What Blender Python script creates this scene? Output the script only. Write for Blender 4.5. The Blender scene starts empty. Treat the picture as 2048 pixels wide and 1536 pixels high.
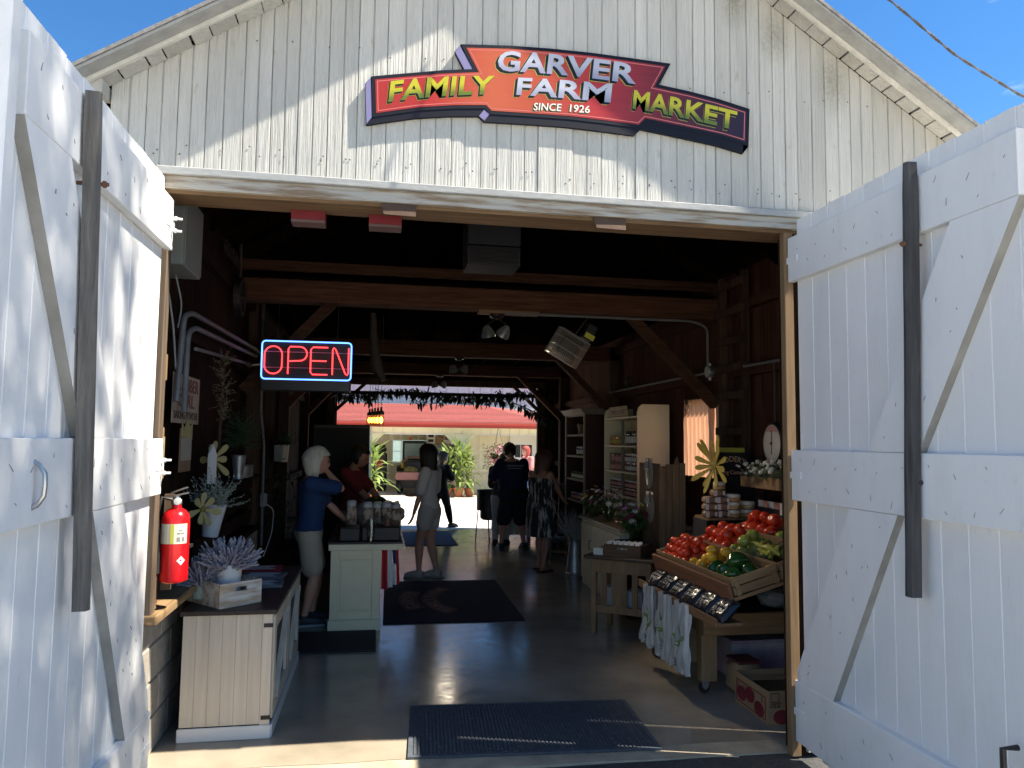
import bpy, bmesh, math, random
from mathutils import Vector, Matrix, Euler, noise
R = math.radians
random.seed(7)
SC = bpy.context.scene
COL = SC.collection

# ------------------------------------------------------------------ camera
cd = bpy.data.cameras.new('camera'); cam = bpy.data.objects.new('camera', cd); COL.objects.link(cam)
cd.sensor_width = 36; cd.lens = 36 * 1500 / 2048; cd.clip_start = .05; cd.clip_end = 3000
_y, _p, _r = R(10.2), R(4.4), R(0.66)
_f = Vector((math.sin(_y) * math.cos(_p), math.cos(_y) * math.cos(_p), math.sin(_p)))
_rt = Vector((math.cos(_y), -math.sin(_y), 0)); _up = _rt.cross(_f)
_u2 = _up * math.cos(_r) - _rt * math.sin(_r); _r2 = _rt * math.cos(_r) + _up * math.sin(_r)
cam.matrix_world = Matrix(((_r2.x, _u2.x, -_f.x, 0), (_r2.y, _u2.y, -_f.y, -3.78), (_r2.z, _u2.z, -_f.z, 1.65), (0, 0, 0, 1)))
SC.camera = cam

# ------------------------------------------------------------------ sky and sun
SUN = Vector((0.70, -0.2035, 1.0)).normalized()
w = bpy.data.worlds.new('World'); SC.world = w; w.use_nodes = True
wn = w.node_tree.nodes; wl = w.node_tree.links; wn.clear()
wo = wn.new('ShaderNodeOutputWorld'); bg = wn.new('ShaderNodeBackground'); bg.inputs[1].default_value = 0.072
sky = wn.new('ShaderNodeTexSky'); sky.sky_type = 'NISHITA'; sky.sun_disc = False
sky.sun_elevation = math.asin(SUN.z); sky.sun_rotation = math.atan2(SUN.x, SUN.y)
sky.altitude = 800; sky.air_density = 1.0; sky.dust_density = 0.1; sky.ozone_density = 3.2
tc = wn.new('ShaderNodeTexCoord'); mp = wn.new('ShaderNodeMapping'); mp.inputs['Scale'].default_value = (2.2, 2.2, 7.0)
mp.inputs['Rotation'].default_value = (0.25, 0.3, 0)
cn = wn.new('ShaderNodeTexNoise'); cn.inputs['Scale'].default_value = 2.1; cn.inputs['Detail'].default_value = 8; cn.inputs['Roughness'].default_value = .62
cr = wn.new('ShaderNodeValToRGB'); cr.color_ramp.elements[0].position = .56; cr.color_ramp.elements[1].position = .80
cr.color_ramp.elements[1].color = (.55, .55, .55, 1)
cm = wn.new('ShaderNodeMixRGB'); cm.inputs[2].default_value = (7.5, 8.2, 9.2, 1)
wl.new(tc.outputs['Generated'], mp.inputs[0]); wl.new(mp.outputs[0], cn.inputs['Vector']); wl.new(cn.outputs['Fac'], cr.inputs[0])
wl.new(cr.outputs[0], cm.inputs[0]); hsv = wn.new('ShaderNodeHueSaturation'); hsv.inputs['Saturation'].default_value = 1.25; wl.new(sky.outputs[0], hsv.inputs['Color']); wl.new(hsv.outputs[0], cm.inputs[1]); wl.new(cm.outputs[0], bg.inputs[0]); wl.new(bg.outputs[0], wo.inputs[0])
sd = bpy.data.lights.new('sun', 'SUN'); sd.energy = 4.5; sd.angle = R(.53); sd.color = (1, .92, .79)
so = bpy.data.objects.new('sun', sd); COL.objects.link(so); so.location = (14, -6, 20)
so.rotation_euler = SUN.to_track_quat('Z', 'Y').to_euler()
SC.view_settings.view_transform = 'Standard'; SC.view_settings.look = 'None'; SC.view_settings.gamma = 1; SC.view_settings.exposure = 1.64
SC.view_settings.use_curve_mapping = False
SC.cycles.use_denoising = True; SC.cycles.max_bounces = 10; SC.cycles.diffuse_bounces = 7; SC.cycles.glossy_bounces = 4; SC.cycles.transparent_max_bounces = 12
SC.cycles.sample_clamp_indirect = 6

# ------------------------------------------------------------------ materials
MATS = {}
def mat(name, c, c2=None, rough=.6, scale=8, st=(1, 1, 1), bump=0, bscale=None, bst=None, bd=.01, metal=0, spec=.5, emit=None, estr=0, trans=0, alpha=1, lo=.35, hi=.65, rnd=.0, detail=6, ior=1.45, sss=0, transl=0):
    if name in MATS: return MATS[name]
    m = bpy.data.materials.new(name); MATS[name] = m; m.use_nodes = True
    nt = m.node_tree; N = nt.nodes; L = nt.links; b = N['Principled BSDF']
    b.inputs['Roughness'].default_value = rough; b.inputs['Metallic'].default_value = metal; b.inputs['Specular IOR Level'].default_value = spec
    b.inputs['IOR'].default_value = ior
    b.inputs['Base Color'].default_value = (*c, 1)
    if trans: b.inputs['Transmission Weight'].default_value = trans
    if alpha < 1: b.inputs['Alpha'].default_value = alpha
    if sss: b.inputs['Subsurface Weight'].default_value = sss; b.inputs['Subsurface Radius'].default_value = (.012, .005, .003)
    if emit: b.inputs['Emission Color'].default_value = (*emit, 1); b.inputs['Emission Strength'].default_value = estr
    t = N.new('ShaderNodeTexCoord'); oi = N.new('ShaderNodeObjectInfo')
    mul = N.new('ShaderNodeMath'); mul.operation = 'MULTIPLY'; mul.inputs[1].default_value = 37
    L.new(oi.outputs['Random'], mul.inputs[0])
    def noisy(sc, s3):
        mpn = N.new('ShaderNodeMapping'); mpn.inputs['Scale'].default_value = s3
        nz = N.new('ShaderNodeTexNoise'); nz.noise_dimensions = '4D'; nz.inputs['Scale'].default_value = sc; nz.inputs['Detail'].default_value = detail; nz.inputs['Roughness'].default_value = .6
        L.new(t.outputs['Object'], mpn.inputs[0]); L.new(mpn.outputs[0], nz.inputs['Vector']); L.new(mul.outputs[0], nz.inputs['W'])
        return nz.outputs['Fac']
    col = None
    if c2:
        f = noisy(scale, st)
        rp = N.new('ShaderNodeValToRGB'); rp.color_ramp.elements[0].position = lo; rp.color_ramp.elements[1].position = hi
        rp.color_ramp.elements[0].color = (*c, 1); rp.color_ramp.elements[1].color = (*c2, 1)
        L.new(f, rp.inputs[0]); col = rp.outputs[0]
    if rnd:
        mr = N.new('ShaderNodeMapRange'); mr.inputs['To Min'].default_value = 1 - rnd; mr.inputs['To Max'].default_value = 1 + rnd
        L.new(oi.outputs['Random'], mr.inputs['Value'])
        hs = N.new('ShaderNodeHueSaturation'); L.new(mr.outputs[0], hs.inputs['Value'])
        if col: L.new(col, hs.inputs['Color'])
        else: hs.inputs['Color'].default_value = (*c, 1)
        col = hs.outputs[0]
    if col: L.new(col, b.inputs['Base Color'])
    if bump:
        f = noisy(bscale or scale, bst or st)
        bp = N.new('ShaderNodeBump'); bp.inputs['Strength'].default_value = bump; bp.inputs['Distance'].default_value = bd
        L.new(f, bp.inputs['Height']); L.new(bp.outputs[0], b.inputs['Normal'])
    if transl:
        tb = N.new('ShaderNodeBsdfTranslucent'); tb.inputs[0].default_value = (*c, 1)
        if col: L.new(col, tb.inputs[0])
        mx = N.new('ShaderNodeMixShader'); mx.inputs[0].default_value = transl
        L.new(b.outputs[0], mx.inputs[1]); L.new(tb.outputs[0], mx.inputs[2]); L.new(mx.outputs[0], N['Material Output'].inputs[0])
    return m
def wood(name, c, c2, rough=.7, bump=.35, axis=2, rnd=.2, sc=6, spec=.35):
    st = [7, 7, 7]; st[axis] = .45
    return mat(name, c, c2, rough, sc, tuple(st), bump, sc * 1.5, tuple(st), rnd=rnd, lo=.3, hi=.7, spec=spec)

# ------------------------------------------------------------------ mesh builder
class MB:
    def __init__(s): s.v = []; s.f = []; s.m = []
    def add(s, v, f, mi=0, M=None):
        o = len(s.v)
        s.v += [tuple(M @ Vector(p)) for p in v] if M is not None else [tuple(p) for p in v]
        s.f += [tuple(i + o for i in q) for q in f]; s.m += [mi] * len(f); return s
    def box(s, lo, hi, mi=0, M=None, bev=0):
        x0, y0, z0 = lo; x1, y1, z1 = hi
        if not bev:
            v = [(x0, y0, z0), (x1, y0, z0), (x1, y1, z0), (x0, y1, z0), (x0, y0, z1), (x1, y0, z1), (x1, y1, z1), (x0, y1, z1)]
            return s.add(v, [(0, 3, 2, 1), (4, 5, 6, 7), (0, 1, 5, 4), (1, 2, 6, 5), (2, 3, 7, 6), (3, 0, 4, 7)], mi, M)
        b = bev; v = []
        for X, sx in ((x0, 1), (x1, -1)):
            for Y, sy in ((y0, 1), (y1, -1)):
                for Zz, sz in ((z0, 1), (z1, -1)):
                    v += [(X, Y + sy * b, Zz + sz * b), (X + sx * b, Y, Zz + sz * b), (X + sx * b, Y + sy * b, Zz)]
        idx = lambda i, j, k, a: (i * 4 + j * 2 + k) * 3 + a
        f = []
        for i in (0, 1): f.append([idx(i, 0, 0, 0), idx(i, 1, 0, 0), idx(i, 1, 1, 0), idx(i, 0, 1, 0)])
        for j in (0, 1): f.append([idx(0, j, 0, 1), idx(1, j, 0, 1), idx(1, j, 1, 1), idx(0, j, 1, 1)])
        for k in (0, 1): f.append([idx(0, 0, k, 2), idx(1, 0, k, 2), idx(1, 1, k, 2), idx(0, 1, k, 2)])
        for a in (0, 1):
            for c in (0, 1):
                f.append([idx(a, c, 0, 0), idx(a, c, 1, 0), idx(a, c, 1, 1), idx(a, c, 0, 1)])
                f.append([idx(a, 0, c, 0), idx(a, 1, c, 0), idx(a, 1, c, 2), idx(a, 0, c, 2)])
                f.append([idx(0, a, c, 1), idx(1, a, c, 1), idx(1, a, c, 2), idx(0, a, c, 2)])
        for i in (0, 1):
            for j in (0, 1):
                for k in (0, 1): f.append([idx(i, j, k, 0), idx(i, j, k, 1), idx(i, j, k, 2)])
        return s.add(v, [tuple(q) for q in f], mi, M)
    def bar(s, a, b, w, h, up=(0, 0, 1), mi=0, bev=0):
        a, b = Vector(a), Vector(b); d = b - a; l = d.length; x = d.normalized(); u = Vector(up)
        yv = u.cross(x)
        if yv.length < 1e-4: yv = Vector((0, 1, 0)).cross(x)
        yv.normalize(); z = x.cross(yv)
        M = Matrix(((x.x, yv.x, z.x, a.x), (x.y, yv.y, z.y, a.y), (x.z, yv.z, z.z, a.z), (0, 0, 0, 1)))
        return s.box((0, -w / 2, -h / 2), (l, w / 2, h / 2), mi, M, bev)
    def tube(s, pts, r, n=8, mi=0, cap=True):
        pts = [Vector(p) for p in pts]; rr = r if isinstance(r, (list, tuple)) else [r] * len(pts)
        prev = None; v = []; f = []
        for i, p in enumerate(pts):
            d = (pts[min(i + 1, len(pts) - 1)] - pts[max(i - 1, 0)]).normalized()
            if prev is None:
                a = Vector((0, 0, 1)) if abs(d.z) < .9 else Vector((1, 0, 0)); e1 = d.cross(a).normalized()
            else: e1 = (prev - d * prev.dot(d)).normalized()
            prev = e1; e2 = d.cross(e1)
            v += [p + (e1 * math.cos(2 * math.pi * k / n) + e2 * math.sin(2 * math.pi * k / n)) * rr[i] for k in range(n)]
        for i in range(len(pts) - 1):
            for k in range(n): f.append((i * n + k, i * n + (k + 1) % n, (i + 1) * n + (k + 1) % n, (i + 1) * n + k))
        if cap: f += [tuple(range(n - 1, -1, -1)), tuple((len(pts) - 1) * n + k for k in range(n))]
        return s.add(v, f, mi)
    def lathe(s, prof, n=16, mi=0, M=None, cap=True, wob=0):
        v = []; f = []
        for r, z in prof:
            for k in range(n):
                a = 2 * math.pi * k / n; rr = r * (1 + wob * math.cos(5 * a)); v.append((rr * math.cos(a), rr * math.sin(a), z))
        for i in range(len(prof) - 1):
            for k in range(n): f.append((i * n + k, i * n + (k + 1) % n, (i + 1) * n + (k + 1) % n, (i + 1) * n + k))
        if cap: f += [tuple(range(n - 1, -1, -1)), tuple((len(prof) - 1) * n + k for k in range(n))]
        return s.add(v, f, mi, M)
    def ball(s, c, r, n=12, m=8, mi=0, M=None):
        rx, ry, rz = r if isinstance(r, (tuple, list)) else (r, r, r)
        v = [(c[0], c[1], c[2] - rz)]; f = []
        for i in range(1, m):
            t = math.pi * i / m
            for k in range(n):
                a = 2 * math.pi * k / n; v.append((c[0] + rx * math.sin(t) * math.cos(a), c[1] + ry * math.sin(t) * math.sin(a), c[2] - rz * math.cos(t)))
        v.append((c[0], c[1], c[2] + rz)); e = len(v) - 1
        for k in range(n): f.append((0, 1 + (k + 1) % n, 1 + k)); f.append((e, e - n + k, e - n + (k + 1) % n))
        for i in range(m - 2):
            for k in range(n): f.append((1 + i * n + k, 1 + i * n + (k + 1) % n, 1 + (i + 1) * n + (k + 1) % n, 1 + (i + 1) * n + k))
        return s.add(v, f, mi, M)
    def prism(s, poly, d0, d1, axis='y', mi=0, M=None):
        n = len(poly)
        def pt(a, b, d): return {'y': (a, d, b), 'x': (d, a, b), 'z': (a, b, d)}[axis]
        v = [pt(a, b, d0) for a, b in poly] + [pt(a, b, d1) for a, b in poly]
        f = [tuple(range(n)), tuple(range(2 * n - 1, n - 1, -1))] + [(i, n + i, n + (i + 1) % n, (i + 1) % n) for i in range(n)]
        return s.add(v, f, mi, M)
    def mesh(s, name, mats, smooth=False, fixn=True):
        me = bpy.data.meshes.new(name); me.from_pydata(s.v, [], s.f)
        for m in (mats if isinstance(mats, (list, tuple)) else [mats]): me.materials.append(m)
        me.polygons.foreach_set('material_index', s.m)
        if fixn:
            b = bmesh.new(); b.from_mesh(me); bmesh.ops.recalc_face_normals(b, faces=b.faces); b.to_mesh(me); b.free()
        if smooth:
            me.polygons.foreach_set('use_smooth', [True] * len(me.polygons))
            if smooth != 'all': me.set_sharp_from_angle(angle=R(40))
        me.update(); return me
    def build(s, name, mats, parent=None, smooth=False, loc=(0, 0, 0), rot=(0, 0, 0), fixn=True):
        return link(name, s.mesh(name, mats, smooth, fixn), parent, loc, rot)
def link(name, me, parent=None, loc=(0, 0, 0), rot=(0, 0, 0), scale=None):
    o = bpy.data.objects.new(name, me); COL.objects.link(o); o.parent = parent; o.location = loc; o.rotation_euler = rot
    if scale: o.scale = scale if isinstance(scale, (tuple, list)) else (scale,) * 3
    return o
def tag(o, label=None, cat=None, group=None, kind=None):
    if label: o['label'] = label
    if cat: o['category'] = cat
    if group: o['group'] = group
    if kind: o['kind'] = kind
    return o
def thing(name, label, cat, loc=(0, 0, 0), rot=(0, 0, 0), group=None):
    return tag(link(name, None, None, loc, rot), label, cat, group)
def copy_tree(o, parent=None, loc=None, rot=None, label=None, scale=None):
    c = o.copy(); COL.objects.link(c); c.parent = parent
    if loc is not None: c.location = loc
    if rot is not None: c.rotation_euler = rot
    if scale: c.scale = (scale,) * 3
    if label: c['label'] = label
    for ch in list(o.children): copy_tree(ch, c)
    return c
def bx(name, m, parent, lo, hi, bev=0, M=None): return MB().box(lo, hi, 0, M, bev).build(name, m, parent)
def text_mesh(s, size=1, offset=0, extrude=.002, spacing=1.0):
    c = bpy.data.curves.new('t', 'FONT'); c.body = s; c.size = size; c.offset = offset; c.extrude = extrude; c.resolution_u = 3; c.space_character = spacing
    o = bpy.data.objects.new('t', c); COL.objects.link(o); bpy.context.view_layer.update()
    me = bpy.data.meshes.new_from_object(o.evaluated_get(bpy.context.evaluated_depsgraph_get()))
    v = [tuple(x.co) for x in me.vertices]; f = [tuple(p.vertices) for p in me.polygons]
    bpy.data.objects.remove(o); bpy.data.curves.remove(c); bpy.data.meshes.remove(me)
    xs = [p[0] for p in v]; ys = [p[1] for p in v]
    return v, f, min(xs), max(xs), min(ys), max(ys)
def flat_text(s, name, m, parent, W, H, M, offset=.0, ext=.001):
    """text filling a W x H box, local x right / y up / z out, placed by M"""
    v, f, x0, x1, y0, y1 = text_mesh(s, 1, offset, ext)
    v = [((p[0] - x0) / (x1 - x0) * W - W / 2, (p[1] - y0) / (y1 - y0) * H - H / 2, p[2]) for p in v]
    return MB().add(v, f, 0, M).build(name, m, parent)
def frame(o, x, y):
    x = Vector(x).normalized(); y = Vector(y); y = (y - x * y.dot(x)).normalized(); z = x.cross(y)
    return Matrix(((x.x, y.x, z.x, o[0]), (x.y, y.y, z.y, o[1]), (x.z, y.z, z.z, o[2]), (0, 0, 0, 1)))
rnd = random.uniform

# common materials
WHITE = mat('door paint', (.84, .84, .83), (.79, .79, .78), .5, 2.5, (1, 1, .3), .12, 30, (3, 3, .5), rnd=.03)
def grime(m, sc, st, lo, hi, amt, col):
    N = m.node_tree.nodes; L = m.node_tree.links; b = N['Principled BSDF']; src = b.inputs['Base Color'].links[0].from_socket
    t = N.new('ShaderNodeNewGeometry'); mpn = N.new('ShaderNodeMapping'); mpn.inputs['Scale'].default_value = st; nz = N.new('ShaderNodeTexNoise'); nz.inputs['Scale'].default_value = sc; nz.inputs['Detail'].default_value = 9; nz.inputs['Roughness'].default_value = .65
    r = N.new('ShaderNodeMapRange'); r.inputs['From Min'].default_value = lo; r.inputs['From Max'].default_value = hi; r.inputs['To Max'].default_value = amt
    x = N.new('ShaderNodeMixRGB'); x.inputs[2].default_value = (*col, 1)
    L.new(t.outputs['Position'], mpn.inputs[0]); L.new(mpn.outputs[0], nz.inputs['Vector']); L.new(nz.outputs['Fac'], r.inputs['Value']); L.new(r.outputs[0], x.inputs[0]); L.new(src, x.inputs[1]); L.new(x.outputs[0], b.inputs['Base Color'])
grime(WHITE, 3.2, (1, 1.6, .5), .5, .78, .18, (.42, .40, .35)); grime(WHITE, 22, (1, 1, .25), .62, .80, .35, (.35, .31, .25))
IRON = mat('dark iron', (.03, .03, .03), (.06, .05, .045), .5, 20, metal=.6)
STEEL = mat('steel', (.55, .56, .57), (.4, .41, .42), .32, 15, metal=.9)
GALV = mat('galvanised metal', (.42, .44, .45), (.3, .32, .33), .45, 12, metal=.8)
BLACK = mat('black', (.012, .012, .014), rough=.5)
CARD = mat('cardboard', (.36, .23, .12), (.30, .19, .10), .85, 4)
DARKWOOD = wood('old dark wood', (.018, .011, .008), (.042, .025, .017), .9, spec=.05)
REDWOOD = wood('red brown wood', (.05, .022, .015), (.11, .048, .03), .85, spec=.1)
GREYWOOD = wood('weathered grey wood', (.075, .068, .062), (.20, .185, .165), .85, .6, rnd=.05)
RAWWOOD = wood('raw lumber', (.17, .105, .052), (.27, .175, .092), .65, .2, rnd=.08)
# ------------------------------------------------------------------ ground
def slab(name, x0, x1, y0, y1, z0, z1, m):
    return tag(bx(name, m, None, (x0, y0, z0), (x1, y1, z1)), kind='structure')
ASPH = mat('asphalt', (.035, .035, .036), (.075, .073, .07), .9, 60, bump=.7, bscale=140)
CONC = mat('courtyard concrete', (.58, .52, .44), (.66, .60, .52), .9, 3, bump=.1, bscale=60)
slab('ground', -400, 400, -400, 600, -.6, -.03, mat('earth', (.09, .10, .05), (.14, .12, .07), .95, .5))
slab('driveway', -9, 12, -.7, .10, -.2, -.012, ASPH)
slab('bounce_yard', -30, 40, -40, -.7, -.2, -.016, mat('pale bounce gravel', (.56, .51, .42), (.64, .58, .48), .95, 40, bump=.5))  # unseen pale ground added to bounce warm sunlight onto doors and interior
slab('courtyard', -20, 26, 10.4, 60, -.2, -.008, CONC)
# polished interior floor: mottled sealed concrete
m = mat('sealed concrete floor', (.235, .20, .15), (.44, .38, .29), .2, 1.6, detail=10, lo=.32, hi=.72)
nt = m.node_tree; N = nt.nodes; L = nt.links; b = N['Principled BSDF']
tcn = N.new('ShaderNodeTexCoord'); nz = N.new('ShaderNodeTexNoise'); nz.inputs['Scale'].default_value = 7; nz.inputs['Detail'].default_value = 8; nz.inputs['Distortion'].default_value = 1.5
rr = N.new('ShaderNodeMapRange'); rr.inputs['From Min'].default_value = .3; rr.inputs['From Max'].default_value = .7; rr.inputs['To Min'].default_value = .11; rr.inputs['To Max'].default_value = .24
L.new(tcn.outputs['Object'], nz.inputs['Vector']); L.new(nz.outputs['Fac'], rr.inputs['Value']); L.new(rr.outputs[0], b.inputs['Roughness'])
bp = N.new('ShaderNodeBump'); bp.inputs['Strength'].default_value = .012; bp.inputs['Distance'].default_value = .01; L.new(nz.outputs['Fac'], bp.inputs['Height']); L.new(bp.outputs[0], b.inputs['Normal'])
fm = MB()
edge = [(x, .115 + .012 * noise.noise((x * 3, 0, 0)) - .02 * (x - .6)) for x in [-1.45 + .12 * i for i in range(42)]]
fm.prism([(p[0], p[1] + .16) for p in edge] + [(3.6, 10.45), (-1.45, 10.45)], -.25, 0, 'z')
tag(fm.build('floor', m), kind='structure')
am = MB(); am.prism([(p[0], p[1]) for p in edge] + [(p[0], p[1] + .158) for p in reversed(edge)], -.2, -.002, 'z')
tag(am.build('threshold', mat('worn concrete apron', (.30, .25, .18), (.46, .39, .28), .9, 5, bump=.4, bscale=50)), kind='structure')

# ------------------------------------------------------------------ barn
PX, PZ, SL = 1.05, 4.86, .645
XL, XR, YB = -1.30, 3.42, 10.2
roofz = lambda x: PZ - SL * abs(x - PX)
barn = thing('barn', 'white gabled wooden barn with its big front doors standing open', 'barn')
GAB = mat('weathered white siding', (.60, .59, .54), (.46, .45, .41), .75, 2.2, (5, 5, .5), .95, 6, (13, 13, .45), rnd=.09, lo=.25, hi=.75, bd=.02)
# dark mildew on the siding
nt = GAB.node_tree; N = nt.nodes; L = nt.links; b = N['Principled BSDF']
src = b.inputs['Base Color'].links[0].from_socket
tcn = N.new('ShaderNodeTexCoord'); nz = N.new('ShaderNodeTexNoise'); nz.inputs['Scale'].default_value = 26; nz.inputs['Detail'].default_value = 8
mpn = N.new('ShaderNodeMapping'); mpn.inputs['Scale'].default_value = (1, 1, .35); L.new(tcn.outputs['Object'], mpn.inputs[0]); L.new(mpn.outputs[0], nz.inputs['Vector'])
rp = N.new('ShaderNodeValToRGB'); rp.color_ramp.elements[0].position = .63; rp.color_ramp.elements[1].position = .78
mx = N.new('ShaderNodeMixRGB'); mx.inputs[2].default_value = (.30, .27, .20, 1); L.new(nz.outputs['Fac'], rp.inputs[0])
ml = N.new('ShaderNodeMath'); ml.operation = 'MULTIPLY'; ml.inputs[1].default_value = .55; L.new(rp.outputs[0], ml.inputs[0]); L.new(ml.outputs[0], mx.inputs[0])
L.new(src, mx.inputs[1])
def blot(prev, cx, cz, rad):
    vm = N.new('ShaderNodeVectorMath'); vm.operation = 'DISTANCE'; g = N.new('ShaderNodeNewGeometry'); mpp = N.new('ShaderNodeMapping'); mpp.inputs['Scale'].default_value = (1, 0, .6)
    L.new(g.outputs['Position'], mpp.inputs[0]); L.new(mpp.outputs[0], vm.inputs[0]); vm.inputs[1].default_value = (cx, 0, cz * .6)
    mr = N.new('ShaderNodeMapRange'); mr.inputs['From Min'].default_value = rad; mr.inputs['From Max'].default_value = 0; L.new(vm.outputs['Value'], mr.inputs['Value'])
    n2 = N.new('ShaderNodeTexNoise'); n2.inputs['Scale'].default_value = 55; n2.inputs['Detail'].default_value = 4; L.new(g.outputs['Position'], n2.inputs['Vector'])
    mm = N.new('ShaderNodeMath'); mm.operation = 'MULTIPLY'; L.new(mr.outputs[0], mm.inputs[0]); L.new(n2.outputs['Fac'], mm.inputs[1])
    x2 = N.new('ShaderNodeMixRGB'); x2.inputs[2].default_value = (.16, .14, .08, 1); L.new(mm.outputs[0], x2.inputs[0]); L.new(prev, x2.inputs[1]); return x2.outputs[0]
o_ = mx.outputs[0]
for q in ((2.18, 3.98, .13), (2.53, 3.74, .14), (1.93, 4.15, .12)): o_ = blot(o_, *q)
L.new(o_, b.inputs['Base Color'])
def siding(x0, x1, zb, top, y):
    """one vertical board with a routed centre groove; outer face at y, facing -Y"""
    xm = (x0 + x1) / 2 + rnd(-.006, .006); g = .0045; d = rnd(.0, .006)
    prof = [(x0 + .001, y + .022), (x0 + .001, y + .004 - d), (x0 + .004, y - d), (xm - g, y - d), (xm - .001, y + .007 - d), (xm + .001, y + .007 - d), (xm + g, y - d), (x1 - .004, y - d), (x1 - .001, y + .004 - d), (x1 - .001, y + .022)]
    zb += rnd(-.004, .004); n = len(prof)
    v = [(x, yy, zb) for x, yy in prof] + [(x, yy, top(x)) for x, yy in prof]
    f = [(i, i + 1, n + i + 1, n + i) for i in range(n - 1)] + [(0, n, 2 * n - 1, n - 1), tuple(range(n - 1, -1, -1)), tuple(range(n, 2 * n))]
    return MB().add(v, f)
x = XL + .005
while x < XR - .02:
    wd = min(random.choice((.13, .145, .15, .155, .155, .16, .175, .19)), XR - x); xe = x + wd
    zb = 2.955 if (xe > -1.03 and x < 2.28) else .02
    siding(x, xe, zb, lambda q: roofz(q) - .002, 0).build('siding_board', GAB, barn)
    x = xe
nl = MB()
for xx in [XL + .06 + .155 * k for k in range(30)]:
    for zz in (3.04, 3.06, 3.62, 4.2):
        px_ = xx + rnd(-.05, .05); pz_ = zz + rnd(-.03, .03)
        if pz_ < roofz(px_) - .05: nl.lathe([(.0045, 0), (.003, .002)], 6, 0, Matrix.Translation((px_, -.006, pz_)) @ Matrix.Rotation(R(90), 4, 'X'))
tag(nl.build('siding_nail', mat('nail head', (.12, .10, .08), rough=.8), barn), kind='stuff')
# header: drip cap, painted board, raw underside
CAP = mat('painted trim', (.40, .40, .385), (.31, .31, .295), .6, 6, (2, 8, 8), .2, 20)
HEAD = mat('peeling header', (.44, .41, .35), (.24, .165, .10), .8, 4, (.8, 9, 9), .7, 7, (.8, 14, 14), lo=.45, hi=.62)
bx('drip_cap', CAP, barn, (-1.07, -.034, 2.915), (2.40, .03, 2.953), .004)
bx('header_board', HEAD, barn, (-1.06, -.012, 2.852), (2.33, .02, 2.915), .003)
wd_ = wood('header underside', (.12, .07, .035), (.27, .165, .085), axis=0)
bx('header_beam', wd_, barn, (-1.10, .02, 2.835), (2.32, .22, 2.99))
# jambs
bx('door_post', RAWWOOD, barn, (2.214, .002, 0), (2.268, .05, 2.835), .003)
bx('door_post', DARKWOOD, barn, (2.268, .03, 0), (2.42, .16, 2.99))
bx('door_post', wood('grey jamb', (.07, .05, .034), (.14, .10, .066)), barn, (-1.10, .03, .80), (-1.015, .10, 2.83), .004)
bx('door_post', DARKWOOD, barn, (-1.24, .05, .80), (-1.10, .2, 2.99))
for z0, z1 in ((.83, 1.06), (1.44, 1.7), (1.93, 2.06)): bx('spacer_block', RAWWOOD, barn, (-1.085, .10, z0), (-1.02, .145, z1), .003)
# knee wall of concrete blocks with a plank sill
BLK = mat('concrete block', (.36, .33, .28), (.27, .245, .21), .92, 18, bump=.6, bscale=70, rnd=.08)
bx('mortar_core', mat('mortar', (.22, .20, .175), rough=.95), barn, (-1.33, .06, 0), (-1.128, 4.0, .765))
for r_ in range(4):
    y = .05 - (.2 if r_ % 2 else 0)
    while y < 4.0:
        a, c = max(y + .006, .05), min(y + .394, 3.99)
        if c - a > .03: bx('block', BLK, barn, (-1.34, a, .004 + r_ * .192), (-1.12, c, .186 + r_ * .192), .006)
        y += .4
bx('sill_plank', wood('sill plank', (.20, .125, .06), (.40, .26, .13), axis=1), barn, (-1.36, .02, .775), (-.985, 1.55, .822), .006)
bx('sill_plank', DARKWOOD, barn, (-1.36, 1.552, .775), (-1.1, 4.0, .82), .004)
# side walls: board by board
for yy in [i * .2 for i in range(51)]:
    h = roofz(XR) - .03
    for z0, z1 in (((0, 1.28), (2.14, h)) if 3.15 < yy < 3.95 else ((0, h),)):
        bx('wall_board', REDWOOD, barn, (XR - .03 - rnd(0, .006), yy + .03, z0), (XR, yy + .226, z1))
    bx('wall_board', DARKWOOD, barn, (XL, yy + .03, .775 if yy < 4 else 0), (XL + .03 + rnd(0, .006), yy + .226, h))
for z in (.9, 1.22, 2.28, 2.9):
    bx('girt', REDWOOD, barn, (XR - .11, .16, z), (XR - .034, 10.1, z + .09))
for z in (1.05, 2.28, 2.9):
    bx('girt', DARKWOOD, barn, (XL + .034, .2, z), (XL + .10, 10.1, z + .09))
BEAM = wood('hewn beam', (.04, .019, .012), (.115, .054, .031), .85, .6, axis=0, spec=.1)
POSTW = wood('hewn post', (.04, .024, .016), (.10, .06, .04), .85, .5, spec=.1)
for yy in (3.13, 6.4, 9.3):
    y_ = 2.95 if yy < 4 else yy
    bx('post', POSTW, barn, (XR - (.13 if yy < 4 else .18), y_, 0), (XR - .035, y_ + .14, 3.0), .008)
    bx('post', POSTW, barn, (XL + .035, yy + (.75 if yy < 4 else 0), 0), (XL + .17, yy + .15 + (.75 if yy < 4 else 0), 3.0), .008)
    zb = 2.885 if yy < 4 else 2.80
    bx('tie_beam', BEAM, barn, (XL + .03, yy, zb), (XR - .03, yy + .18, zb + .205), .012)
    MB().bar((2.42, yy + .07, 2.90), (XR - .1, yy + .07, 2.03), .09, .11, (0, 1, 0), 0, .006).build('knee_brace', BEAM, barn)
    MB().bar((-.42, yy + .08, 2.9), (XL + .12, yy + .08, 2.08), .09, .11, (0, 1, 0), 0, .006).build('knee_brace', BEAM, barn)
bx('beam_patch', wood('beam patch', (.16, .085, .045), (.24, .14, .075), axis=0), barn, (.92, 3.12, 2.855), (1.5, 3.25, 2.884))
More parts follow.
